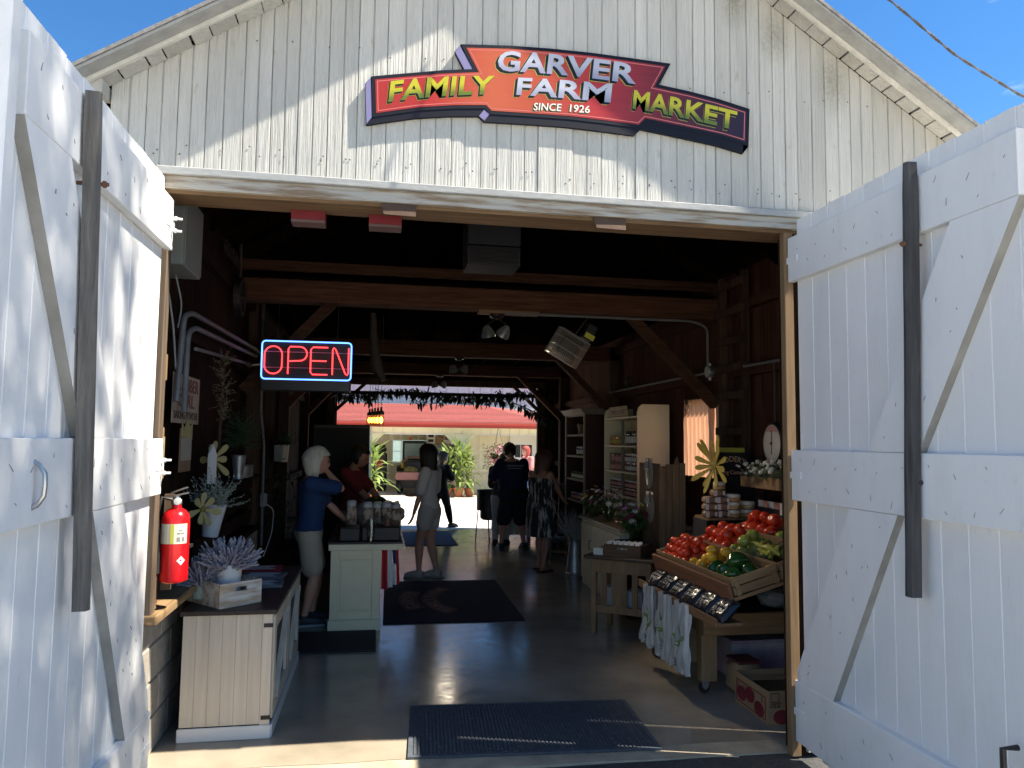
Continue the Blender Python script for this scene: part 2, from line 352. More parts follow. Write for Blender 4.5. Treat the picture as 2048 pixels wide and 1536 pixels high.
# loft joists and floor
LOFT = wood('near black loft boards', (.005, .0035, .0028), (.012, .008, .006), 1, .2, spec=0)  # deep shade of the upper interior put into a near-black wood colour
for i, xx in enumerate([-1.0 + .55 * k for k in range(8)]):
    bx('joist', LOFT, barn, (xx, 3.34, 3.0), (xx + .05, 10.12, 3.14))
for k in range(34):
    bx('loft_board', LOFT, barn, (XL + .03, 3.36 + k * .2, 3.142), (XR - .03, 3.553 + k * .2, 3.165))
bx('loft_rail', BEAM, barn, (XL + .03, 3.2, 3.18), (XR - .03, 3.25, 3.27))
# rafters, ridge and roof
LOFT2 = MATS['near black loft boards']
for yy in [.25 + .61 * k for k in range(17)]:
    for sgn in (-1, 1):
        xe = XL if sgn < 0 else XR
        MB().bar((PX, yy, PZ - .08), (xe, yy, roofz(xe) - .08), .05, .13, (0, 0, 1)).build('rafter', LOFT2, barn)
SHING = mat('grey shingles', (.16, .155, .15), (.26, .25, .24), .9, 30, bump=.5)
for sgn in (-1, 1):
    xe = PX + sgn * 2.50; ze = roofz(xe)
    for (a, b_, nm, mm_) in ((.013, .020, 'roof_deck', MATS['near black loft boards']), (.0205, .040, 'roofing', SHING)):
        y0 = -.002 if nm == 'roof_deck' else -.225
        MB().prism([(PX, PZ + a), (xe, ze + a), (xe, ze + b_), (PX, PZ + b_)], y0, 10.5, 'y').build(nm, mm_, barn)
    # soffit slats: short boards with gaps, then moulding, then the barge board
    dx = sgn; L_ = 2.46 * math.hypot(1, SL); pos = .02
    ux, uz = dx / math.hypot(1, SL), -SL / math.hypot(1, SL)
    while pos < L_ - .05:
        ln = rnd(.075, .135); a = pos; e = min(pos + ln, L_)
        mb = MB(); M = frame((PX + ux * a, 0, PZ + uz * a + rnd(-.002, .002)), (ux, 0, uz), (0, 1, 0))
        mb.box((0, -.105, .0), (e - a, -.003, .012), 0, M, .002)
        mb.build('soffit_slat', GAB, barn); pos = e + random.choice((.004, .006, .008, .014))
    n_ = Vector((-uz * dx, 0, ux * dx))
    def strip(nm, y0, y1, h0, h1, mm_):
        q = [(PX, PZ + h0), (xe, ze + h0), (xe, ze + h1), (PX, PZ + h1)]
        MB().prism(q, y0, y1, 'y').build(nm, mm_, barn)
    strip('rake_moulding', -.128, -.107, -.016, .013, mat('rough trim', (.70, .68, .62), (.55, .53, .48), .8, 12, bump=1.0, bscale=30))
    strip('barge_board', -.215, -.130, .004, .020, mat('weathered grey trim', (.40, .40, .385), (.30, .30, .285), .8, 3, (4, 4, 1), .4, 16))
bx('eave_return', GAB, barn, (XL - .09, -.10, 3.26), (XL - .002, .03, roofz(XL) - .02))
# back wall round the far opening
for i in range(24):
    x0 = XL + i * .1967; xm = x0 + .1
    if -.80 < xm < 3.02: bx('back_board', DARKWOOD, barn, (x0, YB, 2.74), (x0 + .1966, YB + .03, roofz(xm) - .06))
    else: bx('back_board', DARKWOOD, barn, (x0, YB, 0), (x0 + .1966, YB + .03, roofz(xm) - .06))
for xx in (-.86, 3.02): bx('back_post', POSTW, barn, (xx - .02, YB - .1, 0), (xx + .12, YB - .002, 2.74))
bx('back_header', POSTW, barn, (-.86, YB - .12, 2.66), (3.14, YB - .004, 2.78))
MB().bar((-.80, YB - .06, 2.12), (-.22, YB - .06, 2.68), .06, .07, (0, 1, 0)).build('corner_brace', POSTW, barn)
MB().bar((3.06, YB - .06, 2.2), (2.55, YB - .06, 2.68), .06, .07, (0, 1, 0)).build('corner_brace', POSTW, barn)
bx('garland_bar', DARKWOOD, barn, (-.78, YB - .3, 2.47), (3.35, YB - .25, 2.53))
# wall ladder nailed to the right wall
lad = thing('wall_ladder', 'built-in wooden ladder of rough rungs up the right barn wall', 'ladder', (XR - .13, 2.52, 0))
for yy in (0, .44): bx('rail', POSTW, lad, (-.04, yy - .03, 1.25), (.03, yy + .03, 3.25), .004)
for z in (1.45, 1.78, 2.1, 2.36, 2.62, 2.9, 3.16):
    MB().bar((-.05, -.06, z + rnd(-.015, .015)), (-.05, .5, z + rnd(-.015, .015)), .03, .07, (0, 0, 1), 0, .005).build('rung', POSTW, lad)
# window with a curtain
def glassy(name, tint=(1, 1, 1), refl=.12, rough=.03):
    if name in MATS: return MATS[name]
    m = bpy.data.materials.new(name); MATS[name] = m; m.use_nodes = True; N = m.node_tree.nodes; L = m.node_tree.links; N.clear()
    o = N.new('ShaderNodeOutputMaterial'); t = N.new('ShaderNodeBsdfTransparent'); t.inputs[0].default_value = (*tint, 1)
    g = N.new('ShaderNodeBsdfGlossy'); g.inputs['Roughness'].default_value = rough; lw_ = N.new('ShaderNodeLayerWeight'); lw_.inputs[0].default_value = .3; fr = N.new('ShaderNodeMath'); fr.operation = 'POWER'; fr.inputs[1].default_value = 3; L.new(lw_.outputs['Facing'], fr.inputs[0])
    ad = N.new('ShaderNodeMath'); ad.inputs[1].default_value = refl; L.new(fr.outputs[0], ad.inputs[0])
    x = N.new('ShaderNodeMixShader'); L.new(ad.outputs[0], x.inputs[0]); L.new(t.outputs[0], x.inputs[1]); L.new(g.outputs[0], x.inputs[2]); L.new(x.outputs[0], o.inputs[0]); return m
GLASS = glassy('clear glass', refl=.02)
win = link('window', None, barn)
for lo, hi in (((XR - .05, 3.30, 1.28), (XR + .01, 3.36, 2.15)), ((XR - .05, 3.97, 1.28), (XR + .01, 4.03, 2.15)), ((XR - .05, 3.36, 2.10), (XR + .01, 3.97, 2.15)), ((XR - .05, 3.36, 1.28), (XR + .01, 3.97, 1.32))):
    bx('window_frame', POSTW, win, lo, hi)
bx('pane', GLASS, win, (XR - .012, 3.36, 1.32), (XR - .008, 3.97, 2.10))
bx('window_sill', POSTW, barn, (XR - .14, 3.2, 1.23), (XR - .036, 4.1, 1.258))
# ------------------------------------------------------------------ barn doors (each: boards, rails, braces, bar)
MARK = mat('rusty nail mark', (.16, .16, .165), (.30, .30, .30), .7, 30)
def barn_door(name, label, face, sgn, loc, zb):
    """local: s (=-Y) from hinge 0 to 1.62, face towards sgn*X; built in world axes about the hinge foot"""
    d = thing(name, label, 'door', loc)
    s = .012 if sgn > 0 else .03; k = 0
    while s < 1.60:                                         # tongue and groove boards
        e = min(s + .146, 1.60); t = .004
        prof = [(s + .0005, 0), (s + .004, t), (e - .004, t), (e - .0005, 0)]
        pts = [(-sgn * .03, -(s + .0005))] + [(sgn * (q - t), -ss) for ss, q in prof] + [(-sgn * .03, -(e - .0005))]
        top = 2.895 + rnd(-.004, .004); bot = .05 + rnd(-.006, .006)
        v = [(x, y, bot) for x, y in pts] + [(x, y, top) for x, y in pts]; n = len(pts)
        f = [(i, (i + 1) % n, n + (i + 1) % n, n + i) for i in range(n)] + [tuple(range(n)), tuple(range(n, 2 * n))]
        MB().add(v, f).build('door_board', WHITE, d); s = e
    T = .040
    def slabx(nm, y0, y1, z0, z1, x0=.001, x1=T, m=WHITE, bev=.003):
        return bx(nm, m, d, (min(sgn * x0, sgn * x1), -y1, z0), (max(sgn * x0, sgn * x1), -y0, z1), bev)
    h0 = -.014 if sgn > 0 else .004
    slabx('rail', h0, 1.53, 2.55, 2.797); slabx('rail', h0, 1.60, *zb); slabx('rail', h0, 1.60, .085, .40)
    for q in ([(1.53, 2.548), (.985, zb[1] + .002), (.66, zb[1] + .002), (1.20, 2.548)], [(.845, zb[0] - .002), (.345, .402), (.03, .402), (.03, .46), (.51, zb[0] - .002)]):
        pz_ = MB().prism([(-a, b_) for a, b_ in q], sgn * .001, sgn * (T - .001), 'x'); pz_.m[2] = 1; pz_.build('brace', [WHITE, mat('grey brace edge', (.36, .345, .31), (.27, .255, .225), .85, 8)], d)  # free edge face gets a darker grey than the brace front
    # long weathered locking bar hung on a bolt
    bb = MB(); bz0, bz1 = (1.07, 2.80) if sgn > 0 else (1.03, 2.85)
    nseg = 14; pts = []; 
    for i in range(nseg + 1):
        z = bz0 + (bz1 - bz0) * i / nseg; wv = .025 + .003 * noise.noise((z * 2, loc[0], 0)); cy = (-1.0 if sgn > 0 else -.97) - (.135 if sgn > 0 else .055) * (z - bz0) / (bz1 - bz0) + .004 * noise.noise((z * 3, 5, loc[0]))
        if i == nseg: wv *= .72
        pts.append((z, cy, wv))
    v = []; f = []
    for z, cy, wv in pts:
        for dx_, dy_ in ((.05, -1), (.05, -.5), (.05, .5), (.05, 1), (.092, .85), (.098, 0), (.092, -.85)): v.append((sgn * dx_, cy + dy_ * wv, z))
    for i in range(nseg):
        for j in range(7): f.append((i * 7 + j, i * 7 + (j + 1) % 7, i * 7 + 7 + (j + 1) % 7, i * 7 + 7 + j))
    f += [tuple(range(7)), tuple(nseg * 7 + j for j in range(7))]
    lb = bb.add(v, f).build('locking_bar', GREYWOOD if sgn > 0 else wood('dark weathered wood', (.035, .035, .036), (.10, .098, .095), .8, .5, rnd=.05), d)
    MB().tube([(sgn * .02, (-1.10 if sgn > 0 else -1.015), 2.5), (sgn * .12, (-1.10 if sgn > 0 else -1.015), 2.5)], .007).tube([(sgn * .102, (-1.10 if sgn > 0 else -1.015), 2.5), (sgn * .112, (-1.10 if sgn > 0 else -1.015), 2.5)], .012, 6).build('bolt', mat('rust', (.12, .05, .03), (.2, .1, .06), .8), lb)
    MB().tube([(sgn * .02, -1.0, 1.5), (sgn * .06, -1.0, 1.5)], .01).build('bolt', IRON, lb)
    # bent nails and their marks
    nm = MB()
    for (z0, z1, s0, s1, cnt) in ((2.57, 2.78, .05, 1.5, 17), (zb[0] + .02, zb[1] - .02, .05, 1.55, 19), (.1, .38, .03, 1.5, 13)):
        for i in range(cnt):
            s_ = s0 + (s1 - s0) * (i + rnd(.2, .8)) / cnt; z = (z0 + .05 + rnd(-.03, .03)) if i % 2 else (z1 - .05 + rnd(-.03, .03))
            a = rnd(-.9, .9) - 1.57; ln = rnd(.010, .034)
            nm.bar((sgn * T, -s_, z), (sgn * (T + .0022), -s_ + ln * math.cos(a), z + ln * math.sin(a)), .0018, .0014)
    for i in range(22):
        t = rnd(0, 1); o_ = rnd(.03, .28); z = zb[1] + t * (2.53 - zb[1]) if i % 2 else .42 + t * (zb[0] - .45)
        s_ = (.985 + (z - zb[1]) / (2.55 - zb[1]) * .545 if i % 2 else .345 + (z - .4) / (zb[0] - .4) * .5) - o_
        a = rnd(-2.2, -.9); ln = rnd(.008, .02); nm.bar((sgn * T, -s_, z), (sgn * (T + .002), -s_ + ln * math.cos(a), z + ln * math.sin(a)), .0022, .0016)
    tag(nm.build('nail', MARK, d), kind='stuff')
    for z in (2.67, sum(zb) / 2, .24):                      # hinge straps and bolts at the post
        slabx('hinge_strap', -.028, .10, z - .018, z + .018, T, T + .004, WHITE, 0)
        for dz in ((-.03, .03) if sgn > 0 and z > 1 else ()):
            MB().tube([(sgn * T, -.02, z + dz), (sgn * (T + .045), -.006, z + dz)], .006, 6).tube([(sgn * (T + .012), -.016, z + dz), (sgn * (T + .022), -.012, z + dz)], .011, 6).build('hinge_bolt', WHITE, d)
    return d
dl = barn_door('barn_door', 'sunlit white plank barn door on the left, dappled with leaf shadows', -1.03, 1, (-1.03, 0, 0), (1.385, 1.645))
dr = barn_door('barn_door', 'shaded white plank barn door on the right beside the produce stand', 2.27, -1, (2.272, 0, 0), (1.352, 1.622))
hd = MB(); hd.tube([(.03, -1.34, 1.58), (.055, -1.34, 1.565), (.07, -1.34, 1.54), (.072, -1.34, 1.508), (.07, -1.34, 1.475), (.055, -1.34, 1.45), (.03, -1.34, 1.435)], .0075, 8)
h_ = hd.build('handle', STEEL, dl, True)
for z in (1.588, 1.425): bx('handle_plate', IRON, h_, (.026, -1.358, z - .014), (.031, -1.322, z + .014))
bx('edge_trim', WHITE, dl, (-.03, -1.66, .05), (.05, -1.602, 2.93), .004)
hd = MB(); hd.tube([(-.03, -1.42, .60), (-.09, -1.42, .60), (-.09, -1.42, .40), (-.03, -1.42, .40)], .011, 8).build('handle', IRON, dr)

# ------------------------------------------------------------------ the sign above the opening
OUT = [(-0.067, 3.462), (0.088, 3.492), (0.277, 3.528), (0.444, 3.552), (0.377, 3.677), (0.622, 3.697), (0.845, 3.705), (1.073, 3.706), (1.306, 3.699), (1.513, 3.692), (1.447, 3.568), (1.614, 3.549), (1.784, 3.522), (1.968, 3.482), (1.959, 3.271), (1.806, 3.303), (1.589, 3.331), (1.376, 3.356), (1.34, 3.318), (1.132, 3.327), (0.95, 3.332), (0.737, 3.328), (0.534, 3.322), (0.506, 3.349), (0.356, 3.335), (0.176, 3.308), (-0.057, 3.252)]
sg = thing('market_sign', 'red arched market sign with lavender and yellow lettering on the gable', 'sign', (0, -.010, 0))
sg.scale = (1.0165, .28, 1.0165); sg.location.z = -.0272
NAVY = mat('sign navy', (.005, .006, .014), rough=.6, spec=.3)
LAV = mat('sign lavender', (.22, .20, .36), rough=.4)
def inset(poly, d):
    n = len(poly); out = []
    for i in range(n):
        p0, p1, p2 = Vector(poly[i - 1]), Vector(poly[i]), Vector(poly[(i + 1) % n])
        e1 = (p1 - p0).normalized(); e2 = (p2 - p1).normalized(); n1 = Vector((-e1.y, e1.x)); n2 = Vector((-e2.y, e2.x)); b_ = n1 + n2
        k = d / max(.35, (1 + n1.dot(n2)) / 1) ; q = p1 - b_ * k; out.append((q.x, q.y))
    return out
ox, oz = -.032, -.042
MB().prism(OUT, -.064, -.002, 'y').build('backing', NAVY, sg)
lo_ = [(x + ox, z + oz) for x, z in OUT]
n_ = len(OUT)
bm_ = MB()
for i in range(n_):
    j = (i + 1) % n_; bm_.add([(OUT[i][0], -.0665, OUT[i][1]), (OUT[j][0], -.0665, OUT[j][1]), (lo_[j][0], -.0665, lo_[j][1]), (lo_[i][0], -.0665, lo_[i][1]), (OUT[i][0], -.003, OUT[i][1]), (OUT[j][0], -.003, OUT[j][1]), (lo_[j][0], -.003, lo_[j][1]), (lo_[i][0], -.003, lo_[i][1])], [(0, 1, 2, 3), (0, 4, 5, 1), (1, 5, 6, 2), (2, 6, 7, 3), (3, 7, 4, 0)])
bm_.build('drop_edge', NAVY, sg)
for a, c in ((26, 0), (3, 4), (22, 23)):
    pa, pc = OUT[a], OUT[c]; qa, qc = lo_[a], lo_[c]
    MB().prism([(pa[0] - .004, pa[1]), (pc[0] - .004, pc[1] - .006), (qc[0] + .003, qc[1]), (qa[0] + .003, qa[1] + .006)], -.0685, -.064, 'y').build('end_panel', LAV, sg)
MB().prism(OUT, -.074, -.0645, 'y').build('face', NAVY, sg)
RED = bpy.data.materials.new('sign red'); RED.use_nodes = True; N = RED.node_tree.nodes; L = RED.node_tree.links; b = N['Principled BSDF']; b.inputs['Roughness'].default_value = .3
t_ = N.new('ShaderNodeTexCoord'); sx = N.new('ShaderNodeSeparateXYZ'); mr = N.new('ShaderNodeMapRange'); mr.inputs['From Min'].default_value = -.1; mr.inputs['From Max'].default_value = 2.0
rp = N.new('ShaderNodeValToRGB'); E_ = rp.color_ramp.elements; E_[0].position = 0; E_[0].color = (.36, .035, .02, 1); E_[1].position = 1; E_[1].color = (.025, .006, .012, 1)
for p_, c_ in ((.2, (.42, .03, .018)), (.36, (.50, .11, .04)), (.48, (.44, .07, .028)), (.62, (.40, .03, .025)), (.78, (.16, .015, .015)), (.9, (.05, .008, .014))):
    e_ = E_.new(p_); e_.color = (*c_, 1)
mpn = N.new('ShaderNodeMapping'); mpn.inputs['Scale'].default_value = (3, 1, 70); nz = N.new('ShaderNodeTexNoise'); nz.inputs['Scale'].default_value = 1.2
ma = N.new('ShaderNodeMath'); ma.operation = 'MULTIPLY_ADD'; ma.inputs[1].default_value = .10
L.new(t_.outputs['Object'], sx.inputs[0]); L.new(sx.outputs['X'], mr.inputs['Value']); L.new(t_.outputs['Object'], mpn.inputs[0]); L.new(mpn.outputs[0], nz.inputs['Vector'])
L.new(nz.outputs['Fac'], ma.inputs[0]); L.new(mr.outputs[0], ma.inputs[2]); L.new(ma.outputs[0], rp.inputs[0]); L.new(rp.outputs[0], b.inputs['Base Color'])
MB().prism(inset(OUT, .018), -.0765, -.0742, 'y').build('printed_panel', RED, sg)
i1, i2 = inset(OUT, .026), inset(OUT, .0305); fr = MB()
for i in range(n_):
    j = (i + 1) % n_; fr.add([(i1[i][0], -.0782, i1[i][1]), (i1[j][0], -.0782, i1[j][1]), (i2[j][0], -.0782, i2[j][1]), (i2[i][0], -.0782, i2[i][1])], [(0, 1, 2, 3)])
fr.build('border_line', mat('sign pink', (.62, .16, .14), rough=.4), sg)
def grad(name, c0, c1, z0, z1, sl=0):
    m = bpy.data.materials.new(name); m.use_nodes = True; N = m.node_tree.nodes; L = m.node_tree.links; b = N['Principled BSDF']; b.inputs['Roughness'].default_value = .35
    t = N.new('ShaderNodeUVMap'); s_ = N.new('ShaderNodeSeparateXYZ'); r = N.new('ShaderNodeValToRGB'); r.color_ramp.elements[0].color = (*c0, 1); r.color_ramp.elements[1].color = (*c1, 1)
    r.color_ramp.elements[0].position = .15; r.color_ramp.elements[1].position = .6
    L.new(t.outputs[0], s_.inputs[0]); L.new(s_.outputs['Y'], r.inputs[0]); L.new(r.outputs[0], b.inputs['Base Color']); return m
GL = grad('letter lavender', (.30, .30, .40), (.46, .47, .54), 0, 1); GY = grad('letter yellow', (.12, .17, .012), (.50, .45, .02), 0, 1)
SH = mat('letter shadow', (.004, .006, .005), rough=.4); OL = mat('letter outline', (.62, .55, .06), rough=.4); GW = mat('letter cream', (.75, .68, .58), rough=.4)
def sign_text(s, base, cap0, cap1, m, shadow, name, off=.026, gap=1.03):
    (x0, z0), (xm, zm), (x1, z1) = base
    v, f, a0, a1, b0, b1 = text_mesh(s, 1, off, .0, gap)
    def place(u, q):
        # quadratic baseline through the three points
        l0 = 2 * (u - .5) * (u - 1); l1 = -4 * u * (u - 1); l2 = 2 * u * (u - .5)
        bx_, bz_ = x0 * l0 + xm * l1 + x1 * l2, z0 * l0 + zm * l1 + z1 * l2
        h = cap0 + (cap1 - cap0) * u; return bx_ + q * h * .10, bz_ + q * h
    uvs = [((p[0] - a0) / (a1 - a0), (p[1] - b0) / (b1 - b0)) for p in v]
    def layer(nm, dx, dz, y, mm, grow=0):
        vv = []
        for (u, q) in uvs:
            px, pz = place(u, q); vv.append((px + dx, y, pz + dz))
        me = MB().add(vv, f).mesh(nm, mm, fixn=False)
        ul = me.uv_layers.new(name='UVMap')
        for lp in me.loops: ul.data[lp.index].uv = uvs[lp.vertex_index]
        return link(nm, me, sg)
    for k in range(6): layer('letter_shadow', shadow[0] * (k + 1) / 6, shadow[1] * (k + 1) / 6, -.0790 - .0004 * (6 - k), SH)
    if shadow[0]: 
        layer('letter_outline', shadow[0] * 1.14, shadow[1] * 1.14, -.0788, OL)
    layer(name, 0, 0, -.0822, m)
sign_text('GARVER', [(0.565, 3.552), (0.914, 3.565), (1.315, 3.555)], .112, .112, GL, (-.015, -.013), 'garver_lettering')
sign_text('FAMILY', [(0.018, 3.336), (0.28, 3.391), (0.545, 3.426)], .110, .100, GY, (-.008, -.011), 'family_lettering')
sign_text('FARM', [(0.668, 3.436), (0.904, 3.442), (1.175, 3.442)], .094, .104, GL, (-.015, -.013), 'farm_lettering')
sign_text('MARKET', [(1.295, 3.421), (1.565, 3.397), (1.885, 3.352)], .104, .108, GY, (-.007, -.012), 'market_lettering')
sign_text('SINCE  1926', [(0.759, 3.361), (0.904, 3.369), (1.061, 3.373)], .042, .042, GW, (-.006, -.006), 'since_lettering', .02)

# ------------------------------------------------------------------ outside bits
cb = MB(); a_ = [Vector(q) for q in ((1.15, -.28, 4.95), (1.7, -.7, 4.12), (2.225, -.9, 3.65), (2.549, -.9, 3.427), (2.904, -.9, 3.261), (4.6, -.9, 2.95), (9, -1, 4.2))]
path = []
for i in range(len(a_) - 1):
    for k in range(14):
        t = k / 14; path.append(a_[i].lerp(a_[i + 1], t))
for j in range(2): path = [path[0]] + [(path[i - 1] + path[i] * 2 + path[i + 1]) / 4 for i in range(1, len(path) - 1)] + [path[-1]]
for ph in (0, math.pi):
    cb.tube([p + Vector((0, math.cos(i * .9 + ph), math.sin(i * .9 + ph))) * .0035 for i, p in enumerate(path)], .0036, 6)
tag(cb.build('service_cable', mat('cable sheath', (.05, .05, .055), (.16, .16, .17), .5, 40), None, True), 'twisted grey service cable slung across the sky at right', 'cable')
tag(MB().tube([(-1.2, 2.0, 5.6), (-.55, 1.0, 6.05), (.6, -.6, 6.9)], .006, 6).build('overhead_wire', BLACK), 'thin wire rising above the left roof edge', 'wire')

# off to the right of the view: the shade tree whose leaves dapple the left door
def leaf_cloud(n, rad, leaf, seed=0, hole=.0):
    rs = random.Random(seed); mb = MB()
    for i in range(n):
        while True:
            p = Vector((rs.uniform(-1, 1), rs.uniform(-1, 1), rs.uniform(-1, 1)))
            if p.length < 1 and noise.noise(p * 2.3 + Vector((seed, 0, 0))) > hole - .12: break
        p = Vector((p.x * rad[0], p.y * rad[1], p.z * rad[2])); e = Euler((rs.uniform(0, 6.3), rs.uniform(0, 6.3), rs.uniform(0, 6.3))).to_matrix().to_4x4(); s_ = leaf * rs.uniform(.6, 1.3)
        mb.add([(-s_, 0, 0), (0, -s_ * .5, s_ * .12), (s_, 0, 0), (0, s_ * .5, s_ * .12)], [(0, 1, 2), (0, 2, 3)], 0, Matrix.Translation(p) @ e)
    return mb
LEAF = mat('tree leaves', (.035, .075, .018), (.07, .13, .03), .6, 3, transl=.25, rnd=.15)
tr = thing('shade_tree', 'leafy shade tree beside the driveway casting dappled shadow', 'tree', (8.2, -5.45, 0))
tk = MB(); tk.tube([(0, 0, -.1), (.1, .05, 2), (.0, .2, 4.5), (-.6, .5, 7.2), (-1.2, .8, 10)], [.28, .22, .19, .14, .05], 10)
for i in range(9):
    a = i * 2.4; z0 = 4.5 + i * .55; tk.tube([(-.1 - .06 * i, .25, z0), (-.4 + 1.2 * math.cos(a), .4 + 1.2 * math.sin(a), z0 + .9), (-.6 + 2.2 * math.cos(a), .5 + 2.2 * math.sin(a), z0 + 1.3)], [.09, .05, .015], 6)
tk.build('trunk', mat('bark', (.08, .06, .045), (.14, .11, .085), .9, 12, bump=.8), tr, True)
leaf_cloud(31000, (3.0, 2.15, 3.0), .060, 3, .0).build('crown', LEAF, tr, fixn=False, loc=(-2.6, 1.42, 10.2))
# ------------------------------------------------------------------ plant helpers
def blade(mb, base, dirv, ln, wd, droop=.5, seg=5, mi=0, fold=.15):
    """one long strap leaf that rises and droops"""
    base = Vector(base); d = Vector(dirv).normalized(); side = d.cross(Vector((0, 0, 1)))
    side = side.normalized() if side.length > .05 else Vector((rnd(-1, 1), rnd(-1, 1), 0)).normalized()
    v = []; p = base.copy()
    for i in range(seg + 1):
        t = i / seg; wv = wd * (math.sin(math.pi * min(1, .12 + t * .88)) ** .7) / 2
        if i == seg: wv = .0005
        up = side.cross(d).normalized() * (-fold * wv)
        v += [p - side * wv - up, p, p + side * wv - up]
        d = (d + Vector((0, 0, -droop / seg))).normalized(); p = p + d * ln / seg
    f = []
    for i in range(seg):
        a = i * 3; f += [(a, a + 1, a + 4, a + 3), (a + 1, a + 2, a + 5, a + 4)]
    mb.add(v, f, mi)
def sprig(mb, base, dirv, ln, leaf, n=10, mi=0, r=.0015):
    base = Vector(base); d = Vector(dirv).normalized(); e1 = d.orthogonal().normalized(); e2 = d.cross(e1)
    mb.tube([base, base + d * ln], [r, r * .6], 4, mi)
    for i in range(n):
        t = .25 + .75 * i / n; a = i * 2.4; o = (e1 * math.cos(a) + e2 * math.sin(a)); q = base + d * ln * t; tip = q + (o * .75 + d * .7).normalized() * leaf; s_ = o.cross(d) * leaf * .22
        m_ = (q + tip) / 2; mb.add([q, m_ + s_, tip, m_ - s_], [(0, 1, 2, 3)], mi)
def lav_plume(mb, base, dirv, ln, n=9, mi=0):
    base = Vector(base); d = Vector(dirv).normalized(); mb.tube([base, base + d * ln], .0018, 4, 1)
    for i in range(n):
        q = base + d * ln * (.45 + .55 * i / n) + Vector((rnd(-1, 1), rnd(-1, 1), rnd(-1, 1))) * .0025; r_ = .0072 * (1 - .5 * i / n)
        mb.lathe([(r_ * .3, -.006), (r_, 0), (r_ * .35, .009)], 4, mi, Matrix.Translation(q) @ d.to_track_quat('Z', 'Y').to_matrix().to_4x4() @ Matrix.Rotation(i, 4, 'Z'))
def hemi(r0=.2, r1=1.0):
    a = rnd(0, 6.283); z = rnd(r0, r1); s_ = math.sqrt(max(0, 1 - z * z)); return Vector((s_ * math.cos(a), s_ * math.sin(a), z))
GREEN = mat('leaf green', (.04, .085, .02), (.09, .15, .04), .55, 6, rnd=.2, transl=.15)
SAGE = mat('frosted leaf', (.22, .25, .20), (.34, .37, .31), .8, 9)
LAVC = mat('lavender bloom', (.23, .21, .27), (.36, .34, .38), .85, 20)
WPAINT = mat('white enamel', (.68, .67, .64), rough=.4)
CREAM = mat('cream paint', (.74, .67, .46), (.68, .61, .41), .45, 5, bump=.05)
DKGREEN = mat('dark greenery', (.02, .045, .018), (.045, .08, .03), .7, 8)
# ------------------------------------------------------------------ left wall furniture
cab = thing('cabinet', 'whitewashed plank cabinet with dark top just inside the left door', 'cabinet', (-1.02, .68, 0))
WASH = mat('whitewashed planks', (.66, .58, .46), (.52, .44, .34), .6, 3, (5, 5, .25), .15, 10, (12, 12, .3), rnd=.05)
CW, CD, CH = .48, 1.48, .70
bx('carcass', BLACK, cab, (.02, .02, .06), (CW - .03, CD - .02, CH - .03))
for i in range(6): bx('side_plank', WASH, cab, (.002 + i * (CW - .06) / 6, 0, .075), (.002 + (i + 1) * (CW - .06) / 6 - .0006, .018, CH - .026), .002)
bx('corner_post', WASH, cab, (CW - .058, -.003, .07), (CW - .004, .03, CH - .026), .003)
bx('plinth', WPAINT, cab, (-.006, -.014, 0), (CW + .006, .0, .072), .004); bx('plinth', WPAINT, cab, (CW - .006, .001, 0), (CW + .012, CD, .072), .004)
bx('top', wood('dark stained top', (.03, .022, .018), (.075, .052, .04), .45, .15, axis=1), cab, (-.012, -.018, CH - .026), (CW + .02, CD + .01, CH), .004)
for k in range(2):
    y0 = .04 + k * .72; dr_ = bx('door', BLACK, cab, (CW - .03, y0, .09), (CW - .012, y0 + .70, CH - .04))
    for lo, hi in (((CW - .012, y0, .09), (CW + .006, y0 + .09, CH - .04)), ((CW - .012, y0 + .61, .09), (CW + .006, y0 + .70, CH - .04)), ((CW - .012, y0 + .09, .09), (CW + .006, y0 + .61, .18)), ((CW - .012, y0 + .09, CH - .13), (CW + .006, y0 + .61, CH - .04))): bx('door_frame', WASH, dr_, lo, hi, .002)
    MB().bar((CW - .004, y0 + .09, .18), (CW - .004, y0 + .61, CH - .13), .012, .05, (1, 0, 0)).build('door_brace', WASH, dr_)
for z in (.10, CH - .10): bx('strap_hinge', IRON, cab, (CW - .05, -.006, z), (CW - .0, -.0035, z + .022)); 
# crate with pitcher of lavender
cr_ = thing('wooden_crate', 'small whitewashed wooden crate with handle slot on the dark-topped cabinet', 'crate', (-.834, .69, .702), (0, 0, R(40.7)))
CWH = mat('chalky white wood', (.62, .58, .52), (.40, .30, .20), .8, 5, (1, 6, 6), .3, 14, lo=.42, hi=.6)
def slot_side(w, h, t, m, parent, M):
    q = MB(); s0, s1, z0, z1 = w * .36, w * .64, h * .62, h * .80
    for lo, hi in (((0, 0, 0), (w, t, z0)), ((0, 0, z1), (w, t, h)), ((0, 0, z0), (s0, t, z1)), ((s1, 0, z0), (w, t, z1))): q.box(lo, hi, 0, M)
    return q.build('end_panel', m, parent)
slot_side(.262, .135, .012, CWH, cr_, Matrix())
bx('side_panel', CWH, cr_, (.25, .013, 0), (.262, .36, .135)); bx('side_panel', CWH, cr_, (0, .013, 0), (.012, .36, .135)); bx('base', CWH, cr_, (.012, .013, .004), (.25, .36, .014))
bx('end_panel', CWH, cr_, (0, .361, 0), (.262, .373, .135))
